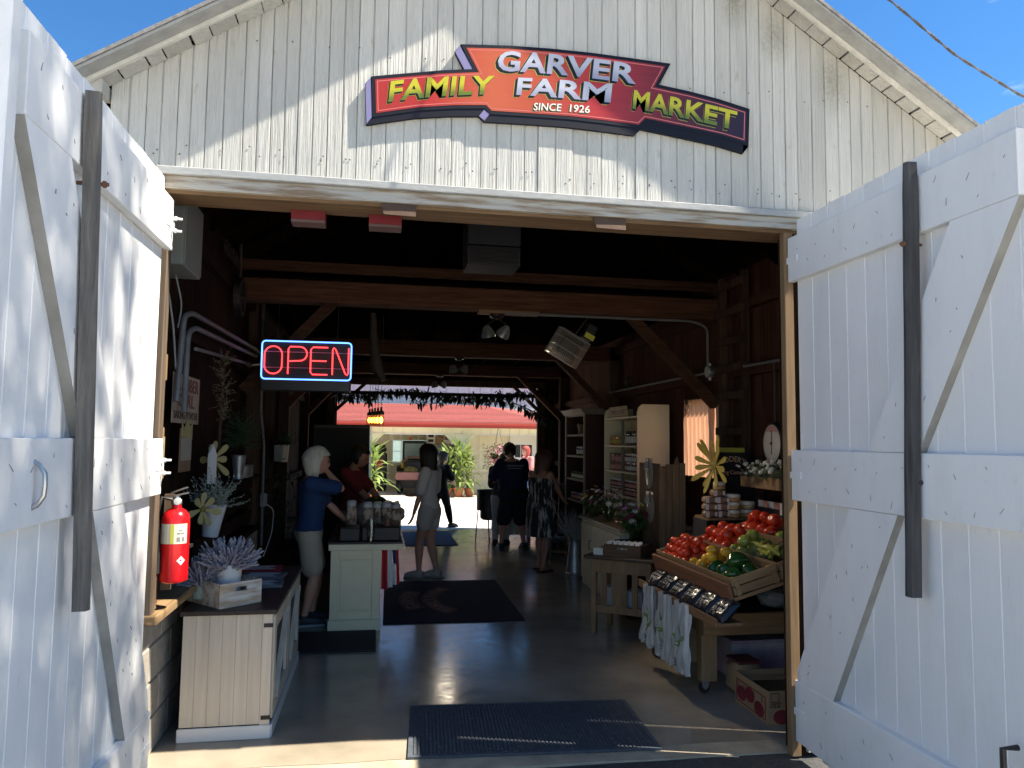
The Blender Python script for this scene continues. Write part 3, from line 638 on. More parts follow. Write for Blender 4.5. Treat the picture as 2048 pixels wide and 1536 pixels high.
def pitcher(name, label, loc, sc, n, spread, ln, handle=True):
    t = thing(name, label, 'flower pitcher', loc)
    MB().lathe([(.043, 0), (.05, .01), (.047, .06), (.05, .11), (.055, .135), (.05, .134), (.042, .06), (.04, .02)], 20).build('pitcher', WPAINT, t, True)
    if handle: MB().tube([(-.045, -.02, .11), (-.085, -.035, .10), (-.09, -.04, .06), (-.048, -.02, .03)], .006, 6).build('handle', WPAINT, t, True)
    mb = MB()
    for i in range(n):
        d = hemi(.25); d.x *= spread; d.y *= spread; lav_plume(mb, (rnd(-.03, .03), rnd(-.03, .03), .11), d, ln * rnd(.7, 1.05))
    mb.build('lavender', [LAVC, SAGE], t, fixn=False); t.scale = (sc,) * 3; return t
pitcher('lavender_pitcher', 'white pitcher of lavender standing in the whitewashed crate', (-.83, .90, .718), 1.5, 300, .95, .13)
lv = MB()
for i in range(120):
    d = hemi(.15); lav_plume(lv, (rnd(-.03, .03), rnd(-.03, .03), 0), d + Vector((-.25, -.25, .1)), .17 * rnd(.7, 1.1))
lv.lathe([(.03, -.07), (.04, -.065), (.035, .01)], 12, 1)
tag(lv.build('lavender_bunch', [LAVC, SAGE], fixn=False, loc=(-.98, .86, .80)), 'low bunch of dusty lavender at the left end of the whitewashed crate', 'plant')
# folded printed shirts on the cabinet
FR, FW = mat('red cloth', (.25, .012, .015), rough=.9), mat('pale print', (.5, .5, .5), rough=.9)
FG = mat('grey cloth', (.12, .12, .125), rough=.9)
for i, (x, y, a, m1, lb) in enumerate(((-.80, 1.95, 4, FR, 'folded red shirt with white print at the back of the dark cabinet top'), (-.74, 1.66, -5, FG, 'folded grey shirt with white print in the middle of the dark cabinet top'), (-.72, 1.36, 3, FR, 'folded dark red shirt with rounded white print beside the whitewashed crate'))):
    t = thing('folded_shirt', lb, 'shirt', (x, y, .702), (0, 0, R(a)), 'folded shirts on the cabinet')
    MB().box((-.15, -.11, 0), (.15, .11, .022), 0, None, .008).build('cloth', m1 if i < 2 else FG, t)
    for k in range(5): bx('print', FW if i != 0 else FW, t, (-.11 + k * .005, -.08 + k * .032, .0222), (.11 - .02 * (k % 3), -.08 + k * .032 + .017, .0232))
# knee-high things above the sill: slatted shelf rack
rk = thing('slat_rack', 'dark slatted shelf rack on the left wall below the greenery', 'rack', (-1.19, 1.6, .86))
for z in (0, .16, .32): bx('slat', DARKWOOD, rk, (0, 0, z), (.02, 2.3, z + .11), .003)
for y in (.1, 1.1, 2.2): bx('upright', DARKWOOD, rk, (-.05, y, -.03), (-.001, y + .05, .45))
bx('ledge', DARKWOOD, rk, (-.07, 0, .43), (.1, 2.3, .45))
def cans(y, lb):
    tag(MB().lathe([(.05, 0), (.052, .005), (.052, .1), (.047, .105)], 16).build('storage_jar', mat('dull tin', (.30, .28, .26), (.2, .18, .16), .5, 9, metal=.4), None, True, (-1.13, y, 1.312)), lb, 'jar')
cans(3.3, 'dull tin jar on the slatted rack nearest the post'); cans(3.1, 'dull tin jar on the slatted rack next to the galvanised vase')
# hung white bucket of frosted greenery
def pail(name, lb, loc, rot, prof, m, fol, folm, cat='planter'):
    t = thing(name, lb, cat, loc, rot); MB().lathe(prof, 20).build('pail', m, t, True); fol.build('foliage', folm, t, fixn=False); return t
fb = MB()
for i in range(90):
    d = hemi(.2); d.x *= .75; sprig(fb, (rnd(-.05, .05), rnd(-.05, .05), .2), d, rnd(.12, .30), .022, 12)
pl = pail('hanging_pail', 'tapered white pail of frosted greenery hung on the left wall', (-1.07, 1.53, 1.0), (0, R(7), 0), [(.05, 0), (.055, .004), (.08, .225), (.083, .23), (.077, .228), (.05, .01)], WPAINT, fb, SAGE)
pl.scale = (.95,) * 3
fb = MB()
for i in range(130):
    d = hemi(-.2); sprig(fb, (d.x * .02, d.y * .02, .25 + rnd(0, .2)), d, rnd(.1, .22), .02, 9)
pail('galvanised_vase', 'galvanised vase of dark green foliage on the slatted rack', (-1.13, 2.86, 1.312), (0, 0, 0), [(.045, 0), (.04, .02), (.05, .18), (.062, .2), (.058, .198), (.04, .03)], GALV, fb, DKGREEN)
# dried flower broom
db = MB()
for i in range(80):
    z = rnd(.48, .95); a = rnd(0, 6.28); d = Vector((.5 * math.cos(a), math.sin(a), rnd(-.2, .9))); sprig(db, (.02, .0, z), d, rnd(.05, .13), .018, 8)
dt = thing('dried_bundle', 'tall bundle of dried brown seed heads hung below the conduits', 'dried flowers', (-1.15, 2.15, 1.30), (R(4), 0, 0))
db.build('seed_heads', mat('dried stems', (.10, .075, .045), (.2, .16, .10), .9, 10), dt, fixn=False)
MB().tube([(0, -.06, 0), (.02, 0, .9)], [.016, .01], 6).build('stalk', POSTW, dt)
# wooden flowers
def wflower(name, lb, loc, rot, r, n, m, cat='flower decoration', stem=0):
    t = thing(name, lb, cat, loc, rot)
    for k in range(n):
        a = 2 * math.pi * k / n; wd = .98 / n ** .85; rl = r * (.9 + .12 * (k % 3)); pet = [(0.02 * r, .0), (wd * .55 * r, rl * .4), (wd * r, rl * .75), (wd * .75 * r, rl * .93), (.0, rl), (-wd * .75 * r, rl * .93), (-wd * r, rl * .75), (-wd * .55 * r, rl * .4), (-.02 * r, 0)]
        M = Matrix.Rotation(a, 4, 'X') ; q = MB(); q.prism(pet, .0 + .003 * (k % 2), .006 + .003 * (k % 2), 'x', 0, M @ Matrix.Rotation(R(9 + 9 * (k % 2)), 4, 'Y')); q.build('petal', m, t)
    MB().lathe([(.02 * 0 + r * .17, 0), (r * .17, .02), (r * .08, .03)], 12, 0, Matrix.Rotation(R(90), 4, 'Y')).build('centre', mat('flower centre', (.20, .15, .03), rough=.7), t, True)
    if stem: MB().tube([(0, 0, -r * .2), (.0, 0, -stem)], .006, 6).build('stem', IRON, t)
    return t
YW = mat('pale yellow wood', (.42, .36, .16), (.34, .29, .12), .7, 9)
wflower('wooden_flower', 'pale yellow wooden flower above the hanging pail', (-1.14, 1.86, 1.50), (0, 0, R(-25)), .15, 8, YW)
wflower('wooden_flower', 'pale yellow wooden flower behind the fire extinguisher', (-1.08, 1.30, 1.20), (0, 0, R(-35)), .12, 7, YW)
bx_ = MB().prism([(0, 0), (.09, 0), (.09, .2), (.045, .27), (0, .2)], 0, .012, 'x').build('picket_decoration', WPAINT, None, loc=(-1.12, 1.62, 1.34), rot=(0, 0, R(-20))); tag(bx_, 'pale pointed wooden picket leaning above the hanging pail', 'decoration')
# vintage tin sign
ts = thing('tin_sign', 'worn tan baking powder sign with dark red letters on left wall', 'sign', (-1.185, .90, 1.74))
bx('plate', mat('tan tin', (.38, .33, .25), (.27, .22, .16), .6, 7), ts, (0, 0, 0), (.006, .66, .30)); TR = mat('dark red print', (.12, .03, .02), rough=.6); TB = mat('brown print', (.05, .035, .025), rough=.6)
for s_, m_, W_, H_, z in (('CLABBER', TR, .58, .085, .24), ('GIRL', TR, .40, .085, .14), ('BAKING POWDER', TB, .6, .05, .05)): flat_text(s_, 'lettering', m_, ts, W_, H_, frame((.0075, .33, z), (0, 1, 0), (0, 0, 1)), .012)
pc = thing('picture_board', 'small wooden picture board below the tin sign', 'picture', (-1.18, 1.09, 1.44)); bx('board', RAWWOOD, pc, (0, 0, 0), (.012, .26, .27), .003)
bx('print', mat('faded print', (.30, .30, .28), (.42, .36, .24), .7, 5), pc, (.0122, .0, .07), (.0135, .26, .21)); MB().prism([(0, .22), (.26, .20), (.26, .31), (.2, .28), (.13, .33), (.06, .27), (0, .3)], .0122, .016, 'x').build('cutout', YW, pc)
# electrical box, conduits, cords
eb = thing('electrical_box', 'grey steel electrical box high inside the left door', 'electrical box', (-1.26, .62, 2.62)); EG = mat('grey enamel', (.26, .28, .28), (.22, .24, .24), .45, 4)
bx('box', EG, eb, (0, 0, 0), (.17, .42, .42), .004); bx('cover', EG, eb, (.171, .012, .012), (.178, .408, .408), .002)
def cond(lb, pts, r=.013, m=None, name='conduit', cat='conduit'):
    P2 = []
    pts = [Vector(p) for p in pts]
    for i, p in enumerate(pts):
        if 0 < i < len(pts) - 1:
            a = p + (pts[i - 1] - p).normalized() * min(.07, (pts[i - 1] - p).length * .4); c = p + (pts[i + 1] - p).normalized() * min(.07, (pts[i + 1] - p).length * .4)
            P2 += [a.lerp(p, t).lerp(p.lerp(c, t), t) for t in (0, .25, .5, .75, 1)]
        else: P2.append(p)
    return tag(MB().tube(P2, r, 8).build(name, m or mat('dull grey conduit', (.17, .175, .18), (.13, .135, .14), .6, 9), None, True), lb, cat)
cond('uppermost grey conduit bending along the left wall', [(-1.15, .86, 1.86), (-1.15, .95, 2.38), (-1.15, 1.15, 2.43), (-1.15, 3.6, 2.50), (-1.10, 3.85, 2.44)], .017)
cond('middle grey conduit bending along the left wall', [(-1.13, .96, 1.80), (-1.14, 1.02, 2.29), (-1.14, 1.2, 2.345), (-1.14, 3.6, 2.43)], .017)
cond('lowest grey conduit running along the left wall', [(-1.15, 1.28, 2.22), (-1.15, 3.2, 2.32)], .013)
cond('thick bent black pipe at the left post', [(-1.12, 3.8, 3.0), (-1.12, 3.8, 2.5), (-1.10, 3.72, 2.38), (-1.12, 3.1, 2.30)], .024, IRON, 'pipe', 'pipe')
cond('grey conduit running down the left post to an outlet', [(-1.11, 3.83, 2.42), (-1.11, 3.85, 1.9), (-1.09, 4.0, 1.6), (-1.09, 4.05, .6)], .012)
cond('thin cord dropping from the electrical box', [(-1.2, .68, 2.62), (-1.17, .8, 2.3), (-1.17, .9, 2.05)], .006, EG, 'cord', 'cord')
cond('second thin cord curving down from the electrical box', [(-1.2, .92, 2.62), (-1.17, .98, 2.45), (-1.17, .9, 2.3)], .005, EG, 'cord', 'cord')
ob = thing('outlet_box', 'grey outlet box on the left post below the conduit', 'outlet', (-1.11, 4.02, .98)); bx('box', EG, ob, (0, 0, 0), (.05, .08, .13), .003); bx('cover', EG, ob, (.051, .01, .012), (.055, .07, .118))
cond('pale cord looping down from the outlet box', [(-1.05, 4.05, 1.0), (-.98, 4.05, .95), (-.99, 4.03, .72), (-1.06, 4.0, .5)], .005, WPAINT, 'cord', 'cord')
pu = thing('iron_pulley', 'old iron pulley wheel hung high on the left wall', 'pulley', (-1.16, 2.78, 2.84))
wh = MB(); RX = Matrix.Rotation(R(90), 4, 'Y')
for k in range(24):
    a0, a1 = 2 * math.pi * k / 24, 2 * math.pi * (k + 1) / 24
    for rr0, rr1 in ((.13, .165),): wh.add([(x_, r_ * math.cos(a), r_ * math.sin(a)) for a in (a0, a1) for r_ in (rr0, rr1) for x_ in (-.025, .025)], [(0, 1, 5, 4), (2, 3, 7, 6), (0, 2, 6, 4), (1, 3, 7, 5)])
wh.build('rim', IRON, pu)
for k in range(5): MB().bar((0, 0, 0), (0, .14 * math.cos(k * 1.257), .14 * math.sin(k * 1.257)), .02, .02).build('spoke', IRON, pu)
MB().tube([(-.03, 0, 0), (.04, 0, 0)], .03, 10).build('hub', IRON, pu); MB().tube([(0, 0, .16), (0, -.05, .5)], .012, 6).build('hanger', IRON, pu)
for k in range(4):
    pts = [(0, .045 * math.cos(a) , .055 * math.sin(a)) for a in [R(-60 + 30 * j) for j in range(11)]]
    tag(MB().tube(pts, .008, 6).build('horseshoe', IRON, None, True, (-1.17, 2.2 + k * .13, 3.12)), 'old horseshoe in the row high on the left wall', 'horseshoe', 'horseshoes on the left wall')
# fire extinguisher on the left post
fe = thing('fire_extinguisher', 'red fire extinguisher hung on the left door post', 'fire extinguisher', (-.955, .17, .95)); FER = mat('extinguisher red', (.55, .008, .012), rough=.22)
MB().lathe([(.0, 0), (.05, .0), (.062, .008), (.065, .02), (.065, .30), (.06, .325), (.045, .345), (.024, .358), (.022, .372)], 28, cap=False).build('cylinder', FER, fe, True)
MB().lathe([(.022, .372), (.026, .376), (.026, .395), (.018, .40), (.016, .418)], 14).build('valve', STEEL, fe, True)
MB().bar((-.03, 0, .412), (.055, -.02, .432), .022, .008).build('lever', STEEL, fe); MB().bar((-.025, 0, .43), (.05, -.02, .458), .022, .007).build('lever', STEEL, fe)
MB().lathe([(.0, 0), (.017, 0), (.017, .012), (0, .013)], 14, 0, Matrix.Translation((.012, -.026, .392)) @ Matrix.Rotation(R(90), 4, 'X'), cap=False).build('gauge', WPAINT, fe, True)
MB().tube([(-.02, -.01, .40), (-.062, -.03, .41), (-.075, -.045, .34), (-.068, -.045, .2), (-.062, -.045, .14)], .009, 8).tube([(-.062, -.045, .15), (-.064, -.045, .05)], [.011, .015], 8).build('hose', IRON, fe, True)
lbm = mat('label paper', (.6, .57, .45), rough=.5)
lab = MB()
for k in range(10):
    a0, a1 = R(-165 + 14 * k), R(-165 + 14 * (k + 1)); lab.add([(.0656 * math.cos(a), .0656 * math.sin(a), z) for a in (a0, a1) for z in (.19, .285)], [(0, 2, 3, 1)])
lb_ = lab.build('label', lbm, fe); 
for a0, m_, z0, z1 in ((-96, mat('label yellow', (.5, .5, .04), rough=.5), .192, .283), (-70, mat('label grey', (.2, .2, .2), rough=.5), .2, .222), (-50, MATS['label grey'], .2, .222), (-70, MATS['label grey'], .235, .243), (-62, MATS['label grey'], .25, .256), (-54, MATS['label grey'], .235, .243)):
    MB().add([(.0662 * math.cos(R(a)), .0662 * math.sin(R(a)), z) for a in (a0, a0 + 13) for z in (z0, z1)], [(0, 2, 3, 1)]).build('print', m_, lb_)
MB().add([(.0675 * math.cos(R(a)), .0675 * math.sin(R(a)), z) for a, z in ((-68, .11), (-50, .132), (-32, .11), (-50, .088))], [(0, 1, 2, 3)]).build('emblem', WPAINT, fe)
bx('bracket', IRON, fe, (-.07, .01, .16), (.068, .075, .175)); bx('backplate', wood('bracket board', (.14, .10, .06), (.22, .16, .1)), fe, (-.075, .068, -.05), (-.03, .085, .42))
# no smoking notice
ns = thing('notice', 'cream no smoking notice with red ring on the left door post', 'sign', (-1.04, .096, 1.455)); bx('card', mat('cream card', (.55, .45, .28), rough=.6), ns, (0, -.004, 0), (.036, -.0005, .20))
NR = mat('notice red', (.5, .03, .02), rough=.6); rg = MB(); 
for k in range(18):
    a0, a1 = k * .349, (k + 1) * .349; rg.add([(.018 + r_ * .8 * math.cos(a), -.0052, .15 + r_ * 1.35 * math.sin(a)) for a in (a0, a1) for r_ in (.013, .018)], [(0, 1, 3, 2)])
rg.bar((.009, -.0052, .164), (.027, -.0052, .136), .001, .004).build('ring', NR, ns); bx('print', NR, ns, (.004, -.0052, .01), (.032, -.0042, .03)); bx('print', MATS['label grey'], ns, (.004, -.0052, .05), (.032, -.0042, .08))
tag(bx('sticker', NR, None, (-1.04, .0955, 1.345), (-1.018, .0985, 1.385)), 'small red sticker below the no smoking notice', 'sticker')
# soap dispenser, wall-hung plate and plant behind the counter
sd_ = thing('towel_dispenser', 'grey paper towel dispenser on the dark left wall', 'dispenser', (-1.2, 5.6, 1.38)); bx('case', EG, sd_, (0, 0, 0), (.1, .3, .2), .01); bx('slot', IRON, sd_, (.101, .03, .02), (.104, .27, .04))
sd2 = thing('wall_planter', 'white wall pocket planter on the dark left wall', 'planter', (-1.15, 6.15, 1.36)); MB().lathe([(.05, 0), (.07, .22), (.065, .22), (.05, .02)], 14).build('pocket', WPAINT, sd2, True)
fb = MB()
for i in range(40): sprig(fb, (0, 0, .2), hemi(.2), rnd(.1, .25), .03, 8)
fb.build('foliage', DKGREEN, sd2, fixn=False)
sh = thing('shrub_display', 'dark leafy display heap behind the cabinet by the left post', 'plant', (-1.0, 4.9, 0)); fb = MB()
for i in range(260):
    p = Vector((rnd(-.22, .25), rnd(-.5, .5), rnd(.1, 1.25))); sprig(fb, p, hemi(-.3), rnd(.06, .14), .03, 7)
fb.build('foliage', DKGREEN, sh, fixn=False); bx('stand', DARKWOOD, sh, (-.2, -.45, 0), (.2, .45, .5))
# ------------------------------------------------------------------ neon OPEN sign
on = thing('neon_sign', 'lit neon sign reading OPEN in red with a blue border', 'neon sign', (-.60, 2.86, 2.16))
NW, NH = .745, .325
def neonm(n, c, s): return mat(n, c, rough=.4, emit=c, estr=s * .45)
NRD = neonm('red neon', (1, .045, .05), 2.6); NBL = neonm('blue neon', (.10, .28, 1), 3.0)
M_ = Matrix.Rotation(R(-1.5), 4, 'Z')
on.rotation_euler = (0, 0, R(-1.5))
hx = NW / 2
bx('backing', BLACK, on, (-hx, .0, -.0), (hx, .008, NH)); bx('housing', mat('neon housing', (.02, .021, .025), rough=.4), on, (-hx, -.05, -.10), (hx - .0, .05, -.012), .006)
rr_ = .03; bp_ = []
for cx_, cz_, a0 in ((hx - rr_, NH - rr_, 0), (-hx + rr_, NH - rr_, 90), (-hx + rr_, rr_, 180), (hx - rr_, rr_, 270)):
    bp_ += [(cx_ + rr_ * math.cos(R(a0 + 22.5 * k)), -.03, cz_ + rr_ * math.sin(R(a0 + 22.5 * k))) for k in range(5)]
MB().tube(bp_ + [bp_[0]], .0062, 8).build('border_tube', NBL, on, True)
lh, z0 = .235, .045
def arc(cx_, cz_, rx_, rz_, a0, a1, n=14): return [(cx_ + rx_ * math.cos(R(a0 + (a1 - a0) * k / n)), -.032, cz_ + rz_ * math.sin(R(a0 + (a1 - a0) * k / n))) for k in range(n + 1)]
zt = z0 + lh
letters = [('letter_tube_o', arc(-.278, z0 + lh - .07, .072, .07, 0, 180) + arc(-.278, z0 + .07, .072, .07, 180, 360) + [(-.206, -.032, z0 + lh - .07)]),
           ('letter_tube_p', [(-.155, -.032, z0), (-.155, -.032, zt - .02), (-.14, -.032, zt)] + arc(-.06, zt - .06, .06, .06, 90, -90) + [(-.15, -.032, zt - .125)]),
           ('letter_tube_e', [(.175, -.032, zt), (.05, -.032, zt), (.032, -.032, zt - .02), (.032, -.032, z0 + .02), (.05, -.032, z0), (.175, -.032, z0)]),
           ('letter_tube_n', [(.215, -.032, z0), (.215, -.032, zt - .015), (.225, -.032, zt), (.24, -.032, zt - .015), (.325, -.032, z0 + .012), (.34, -.032, z0), (.35, -.032, z0 + .015), (.35, -.032, zt)])]
for nm_, p_ in letters: MB().tube(p_, .0058, 8).build(nm_, NRD, on, True)
MB().tube([(.035, -.032, z0 + lh * .5), (.165, -.032, z0 + lh * .5)], .0058, 8).build('letter_tube_e', NRD, on, True)
for z in (.10, .235): MB().tube([(-hx, -.018, z), (hx, -.018, z)], .003, 5).build('tube_wire', GALV, on)
for x_ in (-.25, .25): MB().tube([(x_, 0, NH), (x_, .05, 2.885 - 2.16)], .003, 5).build('hanger', IRON, on)
# ------------------------------------------------------------------ counter and what is on it
ct = thing('counter', 'cream panelled checkout counter with black top', 'counter', (-.36, 2.98, 0))
bx('body', CREAM, ct, (.015, .015, .02), (.42, 1.6, .69)); BEV = .004
for lo, hi in (((0, 0, .10), (.07, .0148, .69)), ((.355, 0, .10), (.425, .0148, .69)), ((.07, 0, .61), (.355, .0148, .69)), ((.07, 0, .10), (.355, .0148, .17))): bx('panel_frame', CREAM, ct, lo, hi, .003)
bx('panel', CREAM, ct, (.085, .006, .185), (.34, .0149, .595), .003)
bx('base_board', CREAM, ct, (-.012, -.012, .0), (.437, .0, .10), .004)
bx('edge_board', CREAM, ct, (-.02, -.02, .692), (.61, 1.62, .745), .004); bx('top', BLACK, ct, (-.025, -.028, .746), (.615, 1.63, .765), .003)
bx('side_panel', CREAM, ct, (.4205, .02, .02), (.43, 1.6, .69))
zt_ = .766
rg_ = thing('card_terminal_box', 'flat black box at the front right edge of the counter', 'box', (-.10, 3.02, zt_)); bx('case', BLACK, rg_, (0, 0, 0), (.33, .25, .115), .006); bx('lip', IRON, rg_, (.01, -.004, .08), (.32, -.0005, .085))
rg2 = thing('cash_box', 'small black box on the left of the counter top', 'box', (-.29, 3.02, zt_)); bx('case', BLACK, rg2, (0, 0, 0), (.17, .2, .11), .005); bx('lid', IRON, rg2, (.002, .002, .1105), (.168, .198, .117), .002)
PLAID = mat('plaid wrap', (.40, .32, .23), (.12, .06, .04), .7, 26, lo=.45, hi=.55)
for i, (x, y, h, lb) in enumerate(((-.205, 3.32, .14, 'plaid wrapped snack jar left of the others on the counter'), (-.06, 3.36, .13, 'plaid wrapped snack jar behind the glass tumbler'), (.03, 3.42, .125, 'squat plaid snack jar second from the counter edge'), (.115, 3.36, .13, 'plaid snack jar beside the brown mug'), (.2, 3.44, .12, 'plaid snack jar at the right counter edge'))):
    t = thing('snack_jar', lb, 'jar', (x, y, zt_ + .118 if y > 9 else zt_), group='snack jars on the counter'); k = 1.0
    MB().lathe([(.048, 0), (.052, .01), (.052, h), (.04, h + .02)], 16).build('jar', PLAID, t, True); MB().lathe([(.044, h + .0205), (.046, h + .04), (.03, h + .05)], 14).build('lid', mat('clear wrap', (.45, .45, .43), rough=.15), t, True)
    t.scale = (1, 1, 1.75)
tu = thing('glass_tumbler', 'tall clear glass tumbler at the front of the counter', 'glass', (-.022, 2.985, zt_)); tu.location.y = 2.99
MB().lathe([(.026, 0), (.03, .002), (.036, .19), (.034, .19), (.028, .01)], 18).build('glass', glassy('tumbler glass', (.75, .8, .8), .25), tu, True); MB().lathe([(.03, .004), (.032, .03)], 14).build('water', glassy('tumbler water', (.6, .7, .75), .2), tu)
mg = thing('brown_mug', 'small brown mug on top of the black box', 'mug', (.12, 3.12, zt_ + .116)); MB().lathe([(.033, 0), (.036, .004), (.036, .07), (.033, .07), (.03, .01)], 16).build('cup', mat('brown glaze', (.12, .07, .05), rough=.3), mg, True); MB().tube([(.034, 0, .055), (.06, 0, .05), (.058, 0, .02), (.034, 0, .015)], .005, 6).build('handle', MATS['brown glaze'], mg, True)
def crumple(n, r, seed, amp=.35, det=2.2):
    mb = MB(); mb.ball((0, 0, 0), 1, 28, 18); mb.v = [tuple(Vector((p[0] * r[0], p[1] * r[1], p[2] * r[2])) * (1 + amp * noise.noise(Vector(p) * det + Vector((seed, 0, 0))) + .12 * noise.noise(Vector(p) * 6 + Vector((seed, 3, 0))))) for p in mb.v]; return mb
PLAS = mat('crinkled plastic', (.40, .40, .38), (.28, .27, .25), .18, 6, bump=.8, bscale=18)
for (x, y, z, r_, lb) in ((.17, 4.12, .90, (.13, .17, .12), 'crinkled clear plastic bag heap at the counter edge'), (-.12, 4.15, .88, (.12, .13, .11), 'crinkled clear plastic bag behind the snack jars')):
    tag(crumple(0, r_, x).build('plastic_bag', PLAS, None, True, (x, y, z)), lb, 'plastic bag')
MEL = mat('melon rind', (.012, .03, .018), (.03, .07, .035), .35, 5, (1, 5, 5))
for x, y, z, r_, lb in ((.02, 4.42, .93, .14, 'round dark green melon at the far end of the counter'), (.17, 4.44, .885, .115, 'smaller dark green melon next to the round one')):
    tag(MB().ball((0, 0, 0), (r_, r_ * 1.15, r_ * .95), 20, 12).tube([(0, 0, r_ * .93), (.01, 0, r_ * 1.05)], .006, 5).build('melon', MEL, None, True, (x, y, z)), lb, 'melon')
# bunting
bt = thing('flag_bunting', 'red white and blue bunting draped on the counter side', 'bunting', (.07, 3.02, .685)); FS = ((.0, .055, 'stripe_red', mat('flag red', (.38, .01, .015), rough=.8)), (.055, .14, 'stripe_white', mat('flag white', (.55, .54, .52), rough=.8)), (.14, .19, 'stripe_red', MATS['flag red']), (.19, .23, 'stripe_blue', mat('flag blue', (.02, .03, .12), rough=.8)))
for a0_, a1_, nm_, m_ in FS[:1] + FS[1:2] + FS[3:]:
    pass
def drape(nm, m_, x0, x1, z0, z1, y0=-.01):
    q = MB(); v = []; n = 18
    for k in range(n + 1):
        u = k / n; 
        for r_ in range(9):
            t_ = r_ / 8; x = (x0 + (x1 - x0) * u) * (1 + .12 * t_) ; v.append((x, y0 + .014 * math.sin((x0 + (x1 - x0) * u) * 95) * (.3 + t_), z0(u) + (z1(u) - z0(u)) * t_))
    q.add(v, [(k * 9 + r_, k * 9 + r_ + 1, (k + 1) * 9 + r_ + 1, (k + 1) * 9 + r_) for k in range(n) for r_ in range(8)]).build(nm, m_, bt, 'all', fixn=False)
drape('red_band', MATS['flag red'], .005, .055, lambda u: 0, lambda u: -.34)
drape('white_band', MATS['flag white'], .056, .095, lambda u: 0, lambda u: -.325)
drape('blue_band', MATS['flag blue'], .096, .125, lambda u: 0, lambda u: -.12)
drape('white_band', MATS['flag white'], .096, .125, lambda u: -.121, lambda u: -.30)
drape('red_band', MATS['flag red'], .126, .15, lambda u: 0, lambda u: -.30)
# mats
RUB = mat('black rubber', (.015, .015, .016), (.03, .03, .03), .8, 40)
tag(MB().box((-.72, 2.32, .002), (.04, 2.95, .018), 0, None, .006).build('rubber_mat', RUB), 'black anti-fatigue mat in front of the counter', 'mat')
fmt = thing('ribbed_mat', 'blue grey ribbed entrance mat on the floor at the doorway', 'mat', (.202, .275, .002), (0, 0, R(-3.6))); MATB = mat('ribbed mat', (.055, .065, .08), (.085, .095, .11), .85, 30)
bx('base', MATB, fmt, (0, 0, 0), (1.36, .77, .006)); rb = MB()
for i in range(62): rb.box((.03 + i * .0211, .03, .0062), (.03 + i * .0211 + .012, .74, .0115))
tag(rb.build('rib', MATB, fmt), kind='stuff')
for lo, hi in (((0, 0, .0062), (1.36, .026, .011)), ((0, .744, .0062), (1.36, .77, .011)), ((0, .0262, .0062), (.026, .7438, .011)), ((1.334, .0262, .0062), (1.36, .7438, .011))): bx('border', MATB, fmt, lo, hi)
sp = MB()
for i in range(90): x, y = rnd(.05, 1.3), rnd(.03, .6) ** 1.3; sp.add([(x, y, .0119), (x + rnd(.004, .02), y + rnd(-.006, .006), .0125), (x + .006, y + .004, .012)], [(0, 1, 2)])
tag(sp.build('straw_litter', mat('straw', (.45, .42, .34), rough=.9), fmt), kind='stuff')
lm = thing('logo_mat', 'dark navy logo mat on the floor beside the counter', 'mat', (.10, 3.18, .002), (0, 0, R(-1))); NVM = mat('navy carpet', (.006, .008, .022), (.010, .012, .03), .95, 30)
MB().box((0, 0, 0), (1.3, 2.04, .008), 0, None, .003).build('carpet', NVM, lm); BRN = mat('logo brown', (.13, .065, .05), rough=.95); TXT = mat('logo grey', (.26, .2, .18), rough=.95)
ar = MB(); cx_, cy_ = 1.0, 1.0
for k in range(22):
    a0, a1 = R(128 + 104 * k / 22), R(128 + 104 * (k + 1) / 22); ar.add([(cx_ + r_ * .72 * math.cos(a), cy_ + r_ * math.sin(a), .0086) for a in (a0, a1) for r_ in (.62, .86)], [(0, 1, 3, 2)])
ar.build('logo_ring', BRN, lm); ar = MB()
for k in range(22):
    a0, a1 = R(155 + 50 * k / 22), R(155 + 50 * (k + 1) / 22); ar.add([(cx_ + r_ * .72 * math.cos(a), cy_ + r_ * math.sin(a), .0086) for a in (a0, a1) for r_ in (.90, 1.18)], [(0, 1, 3, 2)])
ar.build('logo_ring', BRN, lm)
def arctext(s, r0, r1, a0, a1, nm):
    v, f, x0, x1, y0, y1 = text_mesh(s, 1, .01, 0)
    vv = [(cx_ + (r0 + (r1 - r0) * (p[1] - y0) / (y1 - y0)) * .72 * math.cos(a), cy_ + (r0 + (r1 - r0) * (p[1] - y0) / (y1 - y0)) * math.sin(a), .0093) for p in v for a in (R(a0 + (a1 - a0) * (p[0] - x0) / (x1 - x0)),)]
    MB().add(vv, f).build(nm, TXT, lm, fixn=False)
arctext('FAMILY FARM', .66, .82, 226, 134, 'lettering'); arctext('GARVER', .95, 1.13, 203, 157, 'lettering')
tag(MB().box((.5, 8.22, .002), (1.33, 10.05, .012), 0, None, .004).build('floor_mat', mat('slate mat', (.045, .06, .085), (.06, .075, .10), .95, 30)), 'plain slate blue mat at the far doorway', 'mat')
# tall black cooler behind the counter
fc = thing('glass_cooler', 'tall black glass-front cooler standing behind the counter', 'cooler', (-.78, 6.05, 0)); bx('cabinet', BLACK, fc, (0, .02, 0), (.72, .65, 1.845), .008)
bx('glass_door', mat('black glass', (.004, .004, .006), rough=.5, spec=.2), fc, (.02, -.002, .1), (.69, .018, 1.8)); bx('edge_strip', STEEL, fc, (.70, -.006, .05), (.722, .019, 1.83)); MB().tube([(.64, -.02, .8), (.64, -.04, .85), (.64, -.04, 1.2), (.64, -.02, 1.25)], .008, 6).build('handle', STEEL, fc, True)
